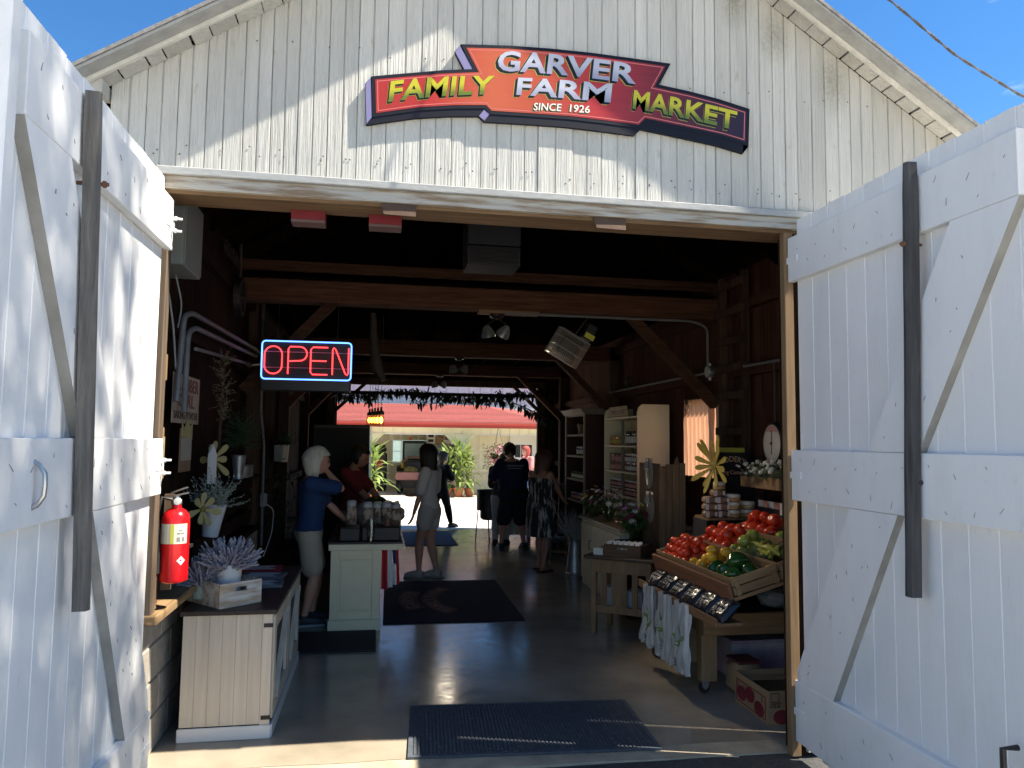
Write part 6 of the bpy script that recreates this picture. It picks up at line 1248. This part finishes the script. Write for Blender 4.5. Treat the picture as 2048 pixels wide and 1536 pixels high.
# machines inside the bay
tc_ = thing('tractor', 'dark compact tractor with yellow parts inside the machine bay', 'tractor', (1.25, YC + 1.9, 0)); TYM = mat('machine yellow', (.45, .30, .02), rough=.4)
bx('hood', BLACK, tc_, (-.32, -.7, .55), (.32, .35, 1.0), .05); bx('cab', BLACK, tc_, (-.36, .35, .6), (.4, 1.0, 1.65), .04); bx('cab_window', mat('cab glass', (.2, .28, .28), rough=.1), tc_, (-.3, .342, 1.05), (.34, .349, 1.55)); bx('side_cowl', TYM, tc_, (-.42, -.3, .75), (-.33, .2, 1.0), .02)
for x in (-.45, .45):
    for y, r_ in ((-.45, .26), (.65, .42)): MB().lathe([(r_ * .4, -.09), (r_ * .95, -.09), (r_, -.05), (r_, .05), (r_ * .95, .09), (r_ * .4, .09)], 18, 0, Matrix.Translation((x, y, r_)) @ RX).build('wheel', IRON, tc_, True)
MB().tube([(-.4, -.8, .95), (-.2, -.6, 1.12), (.2, -.55, 1.1), (.4, -.6, 1.0)], .04, 8).build('guard', mat('worn brown', (.16, .09, .06), rough=.6), tc_, True); MB().lathe([(.05, 1.66), (.05, 1.74), (.03, 1.77)], 10).build('beacon', mat('orange beacon', (.6, .16, .02), rough=.3), tc_, loc=(-.1, .6, 0))
wg = thing('pink_wagon', 'small faded pink wagon with wheels before the tractor', 'wagon', (1.05, YC + .9, 0)); bx('tray', mat('faded pink', (.45, .2, .17), (.36, .15, .13), .7, 5), wg, (-.42, -.25, .42), (.42, .25, .66), .02)
for x in (-.3, .3):
    for y in (-.2, .2): MB().lathe([(.05, -.05), (.17, -.05), (.17, .05), (.05, .05)], 14, 0, Matrix.Translation((x, y, .17)) @ RX).build('wheel', IRON, wg, True)
bx('axle', IRON, wg, (-.3, -.03, .16), (.3, .03, .42)); lf = crumple(0, (.22, .18, .13), 9.1).build('load', mat('gourd load', (.12, .09, .02), (.2, .16, .05), .7, 6), wg, True, (.05, 0, .70))
wt = thing('work_machine', 'dark upright machine with red parts at bay left', 'machine', (.12, YC + 2.0, 0)); bx('column', BLACK, wt, (-.25, -.2, 0), (.25, .25, 1.25), .05); MB().lathe([(.0, 1.25), (.2, 1.25), (.24, 1.35), (.18, 1.5), (0, 1.52)], 16, cap=False).build('hood', BLACK, wt, True); bx('red_panel', mat('machine red', (.3, .02, .02), rough=.4), wt, (-.12, -.22, .75), (.12, -.205, 1.05))
ac = thing('grey_locker', 'pale grey locker with boxes on top in the bay', 'locker', (2.1, YC + 2.5, 0)); bx('body', EG, ac, (-.45, 0, 0), (.42, .5, 1.55), .01); bx('box', WPAINT, ac, (-.42, .0, 1.56), (-.12, .3, 1.92), .006); bx('carton', CARD, ac, (-.1, .05, 1.56), (.12, .3, 1.78)); bx('sign_box', WPAINT, ac, (.14, .05, 1.56), (.42, .25, 1.68))
for z in (1.66, 1.82): bx('box_print', BLACK, ac, (-.36, -.006, z - .05), (-.18, -.001, z + .04))
# potted corn and hanging basket
TER = mat('terracotta', (.50, .16, .07), (.42, .13, .06), .8, 5); CORN = mat('corn leaf', (.14, .24, .04), (.32, .38, .12), .6, 4, transl=.35)
for i, (x, y, lb, sc) in enumerate(((2.12, 18.78, 'potted corn in the left of three terracotta pots', 1), (2.46, 18.70, 'potted corn in the middle of three terracotta pots', 1.05), (2.80, 18.82, 'potted corn in the right of three terracotta pots', .95), (-.10, 17.6, 'potted corn beside the glass cooler edge', 1.1), (5.1, 18.6, 'potted corn by the right shed post', 1.0))):
    t = thing('potted_corn', lb, 'potted plant', (x, y, 0), (0, 0, i), 'potted corn in the courtyard'); MB().lathe([(.10, 0), (.11, .01), (.145, .2), (.16, .2), (.165, .25), (.15, .25), (.13, .2)], 20).build('pot', TER, t, True); MB().lathe([(0, .215), (.135, .215)], 14, cap=False).build('soil', mat('soil', (.03, .02, .015), rough=1), t)
    q = MB()
    for s_ in range(5):
        bx0, by0 = rnd(-.08, .08), rnd(-.08, .08); hh = rnd(1.15, 1.6); q.tube([(bx0, by0, .2), (bx0 * 2, by0 * 2, hh)], [.016, .006], 6)
        for k in range(11):
            z = .3 + (hh - .3) * k / 11; a = k * 2.6 + s_; blade(q, (bx0 * (1 + z / hh), by0 * (1 + z / hh), z), (math.cos(a) * .75, math.sin(a) * .75, 1.0 - .25 * (k < 4)), rnd(.5, .8) * (1.05 - .3 * k / 11), .085, rnd(.9, 2.3) * (1.25 - k / 11), 6)
    q.build('stalks', CORN, t, fixn=False); t.scale = (sc,) * 3
hb = thing('hanging_basket', 'hanging basket overflowing with pink flowers before the shed', 'flower basket', (3.60, 18.5, 1.24)); q = MB(); g_ = MB()
for i in range(420):
    p = Vector((rnd(-1, 1), rnd(-1, 1), rnd(-1, 1)))
    if p.length > 1 or p.length < .55: continue
    p = Vector((p.x * .46, p.y * .42, p.z * .40 * (1.0 if p.z > 0 else 1.1))); M = Matrix.Translation(p) @ Vector(p).to_track_quat('Z', 'Y').to_matrix().to_4x4(); (q if i % 5 else g_).add([(-.035, 0, .02), (0, -.035, .01), (.035, 0, .02), (0, .035, .01), (0, 0, -.005)], [(0, 1, 4), (1, 2, 4), (2, 3, 4), (3, 0, 4)], i % 3 if i % 5 else 0, M)
q.build('flowers', [mat('petunia pink', (.45, .06, .16), rough=.7), mat('petunia pale', (.6, .35, .38), rough=.7), mat('petunia red', (.3, .02, .06), rough=.7)], hb, fixn=False)['kind'] = 'stuff'
for i in range(500): p = Vector((rnd(-.42, .42), rnd(-.38, .38), rnd(-.42, .30))); sprig(g_, p, p, .06, .035, 4)
g_.build('leaves', mat('basket leaf', (.07, .12, .03), (.14, .18, .06), .7, 6), hb, fixn=False); MB().lathe([(.08, -.2), (.2, -.05), (.24, .05)], 16).build('bowl', DARKWOOD, hb, True)
for k in range(3): MB().tube([(.22 * math.cos(k * 2.1), .22 * math.sin(k * 2.1), .05), (0, 0, .83)], .004, 4).build('chain', IRON, hb)
ba = thing('barrel_planter', 'dark drum planter on thin legs near the man in blue', 'planter', (1.86, 8.62, 0)); MB().lathe([(.19, .52), (.2, .525), (.2, .84), (.205, .85), (.195, .85), (.18, .6)], 22).build('drum', IRON, ba, True)
for k in range(3): a = k * 2.094 + 3.0; MB().tube([(.17 * math.cos(a), .17 * math.sin(a), .53), (.21 * math.cos(a), .21 * math.sin(a), 0)], .010, 6).build('leg', IRON, ba)
MB().lathe([(.1, .36), (.14, .40), (.14, .515)], 14).build('burner', IRON, ba, True); MB().tube([(0, 0, .36), (.02, .0, .0)], .012, 6).build('hose', IRON, ba)
wtb = thing('cloth_table', 'small white cloth table in front of the man in blue', 'table', (2.05, 8.55, 0)); bx('top', WPAINT, wtb, (0, 0, .74), (.7, .8, .76)); q = MB(); v = []
for k in range(25): y = k / 24 * .8; v += [(-.01, y, .76), (-.03 + .02 * math.sin(k * 1.7), y, .12)]
q.add(v, [(2 * k, 2 * k + 1, 2 * k + 3, 2 * k + 2) for k in range(24)]); v = []
for k in range(25): x = k / 24 * .7; v += [(x, -.01, .76), (x, -.03 + .02 * math.sin(k * 1.9), .12)]
q.add(v, [(2 * k, 2 * k + 1, 2 * k + 3, 2 * k + 2) for k in range(24)]).build('cloth', mat('white cloth', (.6, .6, .58), rough=.9), wtb, 'all', fixn=False)
for x in (.05, .65):
    for y in (.05, .75): bx('leg', IRON, wtb, (x - .015, y - .015, 0), (x + .015, y + .015, .739))
# ------------------------------------------------------------------ people
def fuse(mb, voxel, smooth=4, extra=None):
    me = mb.mesh('tmp', [], False); o = bpy.data.objects.new('tmp', me); COL.objects.link(o)
    r = o.modifiers.new('r', 'REMESH'); r.mode = 'VOXEL'; r.voxel_size = voxel
    s = o.modifiers.new('s', 'SMOOTH'); s.iterations = smooth; s.factor = .5
    bpy.context.view_layer.update(); out = bpy.data.meshes.new_from_object(o.evaluated_get(bpy.context.evaluated_depsgraph_get()))
    bpy.data.objects.remove(o); bpy.data.meshes.remove(me); out.materials.clear()
    out.polygons.foreach_set('use_smooth', [True] * len(out.polygons)); return out
def rings(mb, rs, n=20):
    """rs: (centre, rx, ry) ellipses stacked up"""
    v = []; f = []
    for c, rx, ry in rs:
        for k in range(n): a = 2 * math.pi * k / n; v.append((c[0] + rx * math.cos(a), c[1] + ry * math.sin(a), c[2]))
    for i in range(len(rs) - 1):
        for k in range(n): f.append((i * n + k, i * n + (k + 1) % n, (i + 1) * n + (k + 1) % n, (i + 1) * n + k))
    f += [tuple(range(n - 1, -1, -1)), tuple((len(rs) - 1) * n + k for k in range(n))]; mb.add(v, f)
def limb(mb, pts, rad):
    mb.tube(pts, rad, 12)
    for p, r_ in zip(pts, rad): mb.ball(p, r_ * .99, 12, 8)
def ik(a, b, l1, l2, pole):
    a, b = Vector(a), Vector(b); d = b - a; L_ = min(d.length, (l1 + l2) * .999); d.normalize(); b = a + d * L_
    x = (l1 * l1 - l2 * l2 + L_ * L_) / (2 * L_); h = math.sqrt(max(0, l1 * l1 - x * x)); p = Vector(pole); p = (p - d * p.dot(d)).normalized(); return a + d * x + p * h, b
SKIN = mat('skin', (.50, .27, .19), (.46, .24, .165), .5, 12, sss=.1); SKIND = mat('tanned skin', (.36, .18, .115), (.32, .16, .10), .5, 12)
DEN = mat('dark trouser cloth', (.012, .013, .02), rough=.9)
def hand(mb, wrist, dirv, nrm, side, h, curl=.5):
    d = Vector(dirv).normalized(); nv = Vector(nrm); nv = (nv - d * nv.dot(d)).normalized(); sv = d.cross(nv) * side
    M = Matrix(((d.x, sv.x, nv.x, wrist[0]), (d.y, sv.y, nv.y, wrist[1]), (d.z, sv.z, nv.z, wrist[2]), (0, 0, 0, 1))); k = h / 1.7
    mb.ball((.045 * k, 0, 0), (.05 * k, .038 * k, .016 * k), 12, 8, 0, M)
    for i, (y, l_) in enumerate(((.028, .070), (.010, .080), (-.009, .076), (-.026, .060))):
        a = curl * .5; p0 = Vector((.08, y, 0)); p1 = p0 + Vector((math.cos(a), 0, -math.sin(a))) * l_ * .45; p2 = p1 + Vector((math.cos(a * 2.4), 0, -math.sin(a * 2.4))) * l_ * .33; p3 = p2 + Vector((math.cos(a * 3.4), 0, -math.sin(a * 3.4))) * l_ * .25
        q = [M @ (p * k) for p in (p0 - Vector((.02, 0, 0)), p0, p1, p2, p3)]; mb.tube(q, [.0095 * k, .0095 * k, .009 * k, .0085 * k, .0065 * k], 8)
    q = [M @ (Vector(p) * k) for p in ((.015, .03, -.002), (.045, .055, -.012), (.075, .062, -.022), (.095, .060, -.03))]; mb.tube(q, [.013 * k, .0115 * k, .010 * k, .007 * k], 8)
def person(label, loc, rz, H, build=1.0, hands=((.05, .17, .45), (.05, -.17, .45)), poles=((-1, .3, 0), (-1, -.3, 0)), feet=((.0, .06), (.02, -.06)), lean=0.0, bow=.1, skin=SKIN, belly=0.0, headturn=0, fem=False):
    t = thing('person', label, 'person', loc, (0, 0, rz)); k = H; b_ = MB(); lx = lambda z: lean * max(0, (z - .5)) ** 1.2 * 2
    def C(z, x=0, y=0): return Vector(((x + lx(z)) * k, y * k, z * k))
    hipw = .103 if fem else .098; shw = .098 if fem else .112
    tor = [(C(.455), .055 * build, hipw * .72 * build), (C(.48), .066 * build, hipw * .93 * build), (C(.525, -.004), .073 * build, hipw * build), (C(.57), .064 * build + belly * .5, .090 * build), (C(.615, .004 + belly * .5), .058 * build + belly, .080 * build + belly * .6), (C(.67, .004 + belly * .3), .062 * build + belly * .6, .088 * build), (C(.73, .006), .068 * build, .100 * build), (C(.775), .060 * build, .105 * build), (C(.81, -.004), .045, shw * .85), (C(.832, -.004), .034, .055)]
    rings(b_, [(c, rx * k, ry * k) for c, rx, ry in tor])
    nb = C(.81, -.006); hd = C(.925, .022 + bow * .08) + Vector((bow * .02 * k, 0, -bow * .05 * k)); limb(b_, [nb, (nb + hd) / 2 + Vector((-.004 * k, 0, -.01 * k)), hd], [.034 * k, .031 * k, .03 * k])
    # head, sculpted from a ball: x forward
    HM = Matrix.Translation(hd) @ Matrix.Rotation(headturn, 4, 'Z') @ Matrix.Rotation(bow, 4, 'Y'); hh = .074 * k; mbh = MB(); mbh.ball((0, 0, 0), 1, 32, 24); vv = []
    for p in mbh.v:
        x, y, z = p; r_ = Vector((x * .86, y * .70, z))
        if z < 0: r_.x *= 1 + .06 * z; r_.y *= 1 + .30 * z; r_.x += .12 * (-z) * (x > 0) * max(0, x + .3)
        if x > 0:
            r_.x += .17 * math.exp(-((y / .13) ** 2 + ((z + .16) / .17) ** 2)) - .07 * math.exp(-(((abs(y) - .30) / .15) ** 2 + ((z - .06) / .11) ** 2)) + .05 * math.exp(-((y / .3) ** 2 + ((z - .2) / .1) ** 2)) + .045 * math.exp(-((y / .2) ** 2 + ((z + .47) / .09) ** 2)) + .06 * math.exp(-((y / .2) ** 2 + ((z + .8) / .14) ** 2))
        vv.append(tuple(r_ * hh))
    mbh.v = vv
    for s_ in (-1, 1): mbh.ball((-.05 * hh, s_ * .70 * hh, -.05 * hh), (.16 * hh, .08 * hh, .27 * hh), 10, 8)
    b_.add(mbh.v, mbh.f, 0, HM)
    J = {}
    for i, s_ in enumerate((1, -1)):
        sh_ = C(.795, -.004, s_ * shw); tgt = Vector(hands[i]) * k; el, wr = ik(sh_, tgt, .168 * k, .150 * k, poles[i]); J['arm%d' % i] = (sh_, el, wr)
        ar = 1.0 if not fem else .86; ar *= .6 + .4 * build
        limb(b_, [sh_, sh_.lerp(el, .45), el], [.036 * k * ar, .031 * k * ar, .025 * k * ar]); limb(b_, [el, el.lerp(wr, .3), wr], [.025 * k * ar, .0265 * k * ar, .0165 * k * ar])
        dd = (wr - el).normalized(); hand(b_, wr, dd, Vector((dd.z, -s_ * .6, -dd.x)) + Vector((0, 0, .01)), s_, k * 1.02, .5)
        hp = C(.50, -.002, s_ * .052); fx, fy = feet[i][0] * k, feet[i][1] * k; fz = (feet[i][2] if len(feet[i]) > 2 else 0) * k; an = Vector((fx, fy, .048 * k + fz)); kn, an = ik(hp, an, .235 * k, .225 * k, (1, 0, 0)); J['leg%d' % i] = (hp, kn, an)
        limb(b_, [hp, hp.lerp(kn, .4), kn], [.056 * k * build ** .5, .048 * k * build ** .5, .034 * k]); limb(b_, [kn, kn.lerp(an, .3), kn.lerp(an, .7), an], [.034 * k, .0345 * k, .023 * k, .019 * k])
        b_.tube([an + Vector((-.026 * k, 0, -.022 * k)), an + Vector((.02 * k, 0, -.018 * k)), an + Vector((.075 * k, 0, -.034 * k)), an + Vector((.1 * k, 0, -.038 * k))], [.022 * k, .026 * k, .021 * k, .012 * k], 10)
    me = fuse(b_, .0085); me.materials.append(skin); link('body', me, t)
    for s_ in (-1, 1): MB().ball((0, 0, 0), .012 * k * .55, 8, 6).build('eye', BLACK, t, True, HM @ Vector((.755 * hh, s_ * .29 * hh, .05 * hh)))
    return t, J, C, HM, hh, tor, k
def cloth(t, name, m_, mb, voxel=.012, sm=5):
    me = fuse(mb, voxel, sm); me.materials.append(m_)
    nrm = [v_.normal.copy() for v_ in me.vertices]
    for vt, nv in zip(me.vertices, nrm):
        p = vt.co; vt.co = p + nv * (.007 * noise.noise((p.x * 7, p.y * 7, p.z * 4.5)) + .004 * noise.noise((p.x * 17 + 5, p.y * 17, p.z * 9)))
    return link(name, me, t)
def shirt(t, J, tor, k, m_, infl=.012, sleeve=.75, zlo=.5, name='shirt'):
    mb = MB(); rs = [(c, rx * k + infl, ry * k + infl) for c, rx, ry in tor if c.z / k >= zlo - .001 and c.z / k < .825]; rs[0] = (rs[0][0], rs[0][1] + .01, rs[0][2] + .01); rings(mb, rs, 24)
    for i in (0, 1):
        a, e, w_ = J['arm%d' % i]; 
        if sleeve > 0: limb(mb, [a, a.lerp(e, sleeve * .5), a.lerp(e, sleeve)], [.041 * k + infl * .5, .039 * k + infl * .5, .036 * k + infl])
    return cloth(t, name, m_, mb)
def shorts(t, J, tor, k, m_, ln=.6, infl=.012, name='shorts'):
    mb = MB(); rings(mb, [(c, rx * k + infl, ry * k + infl) for c, rx, ry in tor if c.z / k < .60], 24)
    for i in (0, 1):
        a, e, w_ = J['leg%d' % i]; pts = [a, a.lerp(e, min(ln, 1) * .5), a.lerp(e, min(ln, 1))]; rad = [.060 * k + infl, .057 * k + infl, .052 * k + infl * 1.4]
        if ln > 1: pts += [e.lerp(w_, (ln - 1) * .5), e.lerp(w_, ln - 1)]; rad = [.060 * k + infl, .052 * k + infl, .042 * k + infl, .038 * k + infl, .03 * k + infl]
        limb(mb, pts, rad)
    return cloth(t, name, m_, mb)
def shoes(t, J, k, m_, sole=None, flat=False):
    for i in (0, 1):
        an = J['leg%d' % i][2]; mb = MB(); z0 = an.z - .048 * k
        if flat: mb.box((an.x - .05 * k, an.y - .027 * k, z0), (an.x + .112 * k, an.y + .027 * k, z0 + .012 * k), 0, None, .004)
        else: mb.tube([(an.x - .034 * k, an.y, z0 + .03 * k), (an.x + .02 * k, an.y, z0 + .034 * k), (an.x + .07 * k, an.y, z0 + .026 * k), (an.x + .112 * k, an.y, z0 + .018 * k)], [.026 * k, .029 * k, .026 * k, .016 * k], 12); mb.lathe([(.028 * k, z0 + .03 * k), (.027 * k, z0 + .062 * k)], 12, 0, Matrix.Translation((an.x, an.y, 0)))
        mb.box((an.x - .054 * k, an.y - .025 * k, z0 + .001), (an.x + .116 * k, an.y + .025 * k, z0 + .014 * k), 1, None, .005); mb.build('shoe', [m_, sole or m_], t, True)
def hair(t, HM, hh, m_, ln=0.0, vol=1.0, seed=0, grey=False):
    def shp(x, y, z, k=1.0):
        r_ = Vector((x * .93 * vol, y * .83 * vol, z * 1.06)) * k
        r_ *= 1 + .05 * noise.noise(Vector((x * 3, y * 3, z * .8)) + Vector((seed, 0, 0))) + .035 * noise.noise(Vector((x * 11, y * 11, z * 1.2)) + Vector((0, seed, 0))) + .02 * noise.noise(Vector((x * 26, y * 26, z * 2)))
        r_ += Vector((-.10, 0, .06))
        if x > .25 and z < .42: r_.x = min(r_.x, .28 - .1 * (z < 0))       # leave the face free
        if z < -.2: s_ = (-.2 - z) * ln; r_.z -= s_; r_.x -= .06 * s_ * (ln > 1)
        if z < -.55 and ln < .3: r_ *= .86
        return r_ * hh
    mb = MB(); mb.ball((0, 0, 0), 1, 60, 40); mb.v = [tuple(shp(*p)) for p in mb.v]; rs = random.Random(seed)
    for q in range(420):
        az = rs.uniform(0, 6.283); p0 = rs.uniform(.05, .9); l_ = rs.uniform(.5, 1.3); pts = []; k = rs.uniform(1.0, 1.07); dz = rs.uniform(-.25, .25)
        if ln < .3: l_ *= .6
        for e in range(7):
            u = e / 6; pol = min(p0 + l_ * u, 2.75); aa = az + dz * u * u
            x, y, z = math.sin(pol) * math.cos(aa), math.sin(pol) * math.sin(aa), math.cos(pol)
            if x > .3 and z < .30: break
            pts.append(shp(x, y, z, k + (.05 * u * u if e > 4 else 0)))
        if len(pts) > 2:
            w_ = hh * rs.uniform(.02, .045); sd_ = Vector((-math.sin(az), math.cos(az), 0)); v = []
            for e, p in enumerate(pts): ww = w_ * (1 - .8 * e / (len(pts) - 1)); v += [p - sd_ * ww, p + p.normalized() * ww * .8, p + sd_ * ww]
            mb.add(v, [(3 * e + c, 3 * e + c + 1, 3 * e + c + 4, 3 * e + c + 3) for e in range(len(pts) - 1) for c in (0, 1)])
    return MB().add(mb.v, mb.f, 0, HM).build('hair', m_, t, 'all', fixn=False)
def hairm(name, c, c2): return mat(name, c, c2, .5, 10, (4, 4, .6), .6, 30, (5, 5, .4))
# 1 woman in blue at the counter
t, J, C, HM, hh, tor, k = person('woman with short white hair, blue shirt and khaki shorts, hand at chin', (-.57, 3.28, 0), R(8), 1.58, .98, hands=((.26, .12, .52), (.085, -.005, .865)), poles=((-1, .4, -.3), (.2, -1, -1)), feet=((.03, .06), (-.02, -.05)), bow=.12, fem=True, skin=SKIN, belly=.006)
shirt(t, J, tor, k, mat('royal blue cotton', (.015, .045, .13), (.012, .035, .105), .9, 6, bump=.2), .014, .8); shorts(t, J, tor, k, mat('khaki cotton', (.40, .35, .27), (.34, .30, .23), .9, 8, bump=.2), .72, .015); shoes(t, J, k, mat('dark sneaker', (.025, .03, .035), rough=.6), mat('sneaker sole', (.3, .32, .32), rough=.6)); hair(t, HM, hh, hairm('white blond hair', (.58, .53, .42), (.72, .68, .58)), .55, 1.1, 2)
for i, z in enumerate((.70, .685, .668, .65)): bx('shirt_print', WPAINT, t, (.103 + .004 * i, -.07 + .006 * i, z * k), (.110 + .004 * i, .05, z * k + .016))
# 2 girl with long hair
t, J, C, HM, hh, tor, k = person('girl with long black hair, white shirt and pale shorts in the aisle', (.66, 5.42, 0), R(152), 1.60, .84, hands=((.09, .13, .42), (.12, .0, .62)), poles=((-1, .2, 0), (-1, -.5, -.3)), feet=((.06, .042), (-.05, -.042)), bow=.05, fem=True, headturn=R(-25))
shirt(t, J, tor, k, mat('white cotton', (.55, .55, .54), (.5, .5, .49), .9, 6, bump=.25), .016, .8, .5); shorts(t, J, tor, k, mat('pale grey cotton', (.42, .42, .41), (.38, .38, .37), .9, 8, bump=.2), .38, .014); shoes(t, J, k, mat("white sneaker", (.36, .35, .33), rough=.7), mat("grey sole", (.2, .2, .19), rough=.8)); hair(t, HM, hh, hairm('black hair', (.008, .007, .007), (.02, .016, .014)), 4.4, 1.1, 4)
# 3 man in blue seen from behind
t, J, C, HM, hh, tor, k = person('broad man in navy shirt and black shorts seen from behind', (2.10, 7.68, 0), R(95), 1.66, 1.38, hands=((.27, .10, .62), (.27, -.10, .62)), poles=((-.6, 1, -.5), (-.6, -1, -.5)), feet=((.0, .11), (.0, -.11)), bow=.5, lean=.12, belly=.03)
shirt(t, J, tor, k, mat('navy cotton', (.010, .018, .065), (.008, .014, .05), .9, 6, bump=.25), .022, 1.0, .47); shorts(t, J, tor, k, DEN, .95, .026); shoes(t, J, k, BLACK); hair(t, HM, hh, hairm('dark brown hair', (.02, .013, .010), (.045, .03, .022)), .0, 1.0, 6)
SPG = mat('shirt print grey', (.28, .30, .36), rough=.8)
for i in range(8): bx('shirt_print', SPG, t, (-.090, -.135 + i * .034, .765 * k), (-.083, -.135 + i * .034 + .024, .765 * k + .026))
bx('shirt_print', MATS['shirt print grey'], t, (-.092, -.11, .745 * k), (-.086, .11, .745 * k + .008))
# 4 woman in the patterned dress
t, J, C, HM, hh, tor, k = person('woman with auburn hair in black and white patterned dress', (2.12, 5.80, 0), R(38), 1.55, 1.16, hands=((.24, .06, .56), (.24, -.05, .575)), poles=((-.5, 1, -.6), (-.7, -1, -.6)), feet=((.05, .06), (-.04, -.06)), bow=.2, fem=True, skin=SKIND, belly=.012)
mb = MB(); rs = [(c, rx * k + .014, ry * k + .014) for c, rx, ry in tor if .60 < c.z / k < .80]; n = 40; v = []; rows = [(.285, .098, .135), (.33, .096, .134), (.4, .092, .13), (.47, .094, .128), (.525, .09, .124), (.57, .082, .108), (.615, .082, .1), (.67, .08, .106), (.72, .084, .114), (.765, .074, .108), (.782, .05, .09)]
for z, rx, ry in rows:
    for q_ in range(n): a = 2 * math.pi * q_ / n; fo = 1 + (.05 * math.sin(q_ * 1.4) * max(0, (.62 - z) / .34)); v.append(((rx * math.cos(a) * fo + .004) * k * 1.08, ry * math.sin(a) * fo * k * 1.08, z * k))
mb.add(v, [(i * n + q_, i * n + (q_ + 1) % n, (i + 1) * n + (q_ + 1) % n, (i + 1) * n + q_) for i in range(len(rows) - 1) for q_ in range(n)]); mb.build('dress', mat('patterned dress', (.012, .013, .014), (.34, .35, .34), .85, 9, (1.6, 1.6, .35), lo=.48, hi=.56), t, 'all')
for s_ in (-1, 1): MB().tube([C(.775, .055, s_ * .06) * 1.0, C(.815, .02, s_ * .075), C(.775, -.05, s_ * .06)], .009, 6).build('strap', MATS['patterned dress'], t, True)
shoes(t, J, k, BLACK, BLACK, True); hair(t, HM, hh, hairm('auburn hair', (.06, .025, .015), (.12, .05, .03)), 3.0, 1.15, 8)
# 5 walker at the far doorway
t, J, C, HM, hh, tor, k = person('person in dark clothes with grey hair striding at the far doorway', (1.22, 10.42, 0), R(38), 1.45, .98, hands=((.2, .06, .60), (.2, -.05, .57)), poles=((-.6, 1, -.5), (-.6, -1, -.5)), feet=((-.17, .05), (.15, -.05)), bow=.15, skin=SKIND)
shirt(t, J, tor, k, mat('charcoal cotton', (.02, .021, .025), rough=.9), .02, .95, .47); shorts(t, J, tor, k, DEN, 1.85, .008, 'trousers'); shoes(t, J, k, BLACK); hair(t, HM, hh, hairm('grey hair', (.16, .15, .13), (.28, .26, .23)), .1, 1.05, 9)
# 6 person in red behind the counter
t, J, C, HM, hh, tor, k = person('dark haired person in red shirt standing behind the counter', (-.26, 5.2, 0), R(-20), 1.60, 1.0, hands=((.27, .08, .50), (.27, -.08, .50)), poles=((-.8, .8, -.4), (-.8, -.8, -.4)), bow=.35, skin=SKIND)
shirt(t, J, tor, k, mat('dark red cotton', (.16, .014, .014), (.12, .01, .01), .9, 6), .016, .8); shorts(t, J, tor, k, mat('tan cotton', (.24, .2, .15), rough=.9), .8, .014); shoes(t, J, k, BLACK); hair(t, HM, hh, MATS['black hair'], .05, 1.03, 3)
for i in range(5): bx('shirt_print', WPAINT, t, (.10, -.035, (.655 + .018 * i) * k), (.112, .03, (.655 + .018 * i) * k + .014))
# 7 half-hidden person beside the man in blue, 8 person in the sunny courtyard
t, J, C, HM, hh, tor, k = person('half hidden person in dark top left of the broad man', (2.00, 8.22, 0), R(70), 1.50, .95, hands=((.2, .08, .55), (.2, -.08, .55)), bow=.6, lean=.2)
shirt(t, J, tor, k, MATS['charcoal cotton'], .016, .95); shorts(t, J, tor, k, mat('white trousers', (.5, .5, .48), rough=.9), 1.9, .006, 'trousers'); shoes(t, J, k, BLACK); hair(t, HM, hh, MATS['dark brown hair'], .1, 1.03, 5)
t, J, C, HM, hh, tor, k = person('person in pink top with red hair out in the courtyard', (3.72, 14.6, 0), R(200), 1.55, 1.0, bow=.2)
shirt(t, J, tor, k, mat('pink cotton', (.6, .22, .22), rough=.9), .014, .8); shorts(t, J, tor, k, mat('blue denim', (.06, .1, .2), rough=.9), 1.8, .008, 'trousers'); shoes(t, J, k, WPAINT); hair(t, HM, hh, hairm('red hair', (.35, .04, .04), (.4, .09, .07)), .5, 1.1, 1)
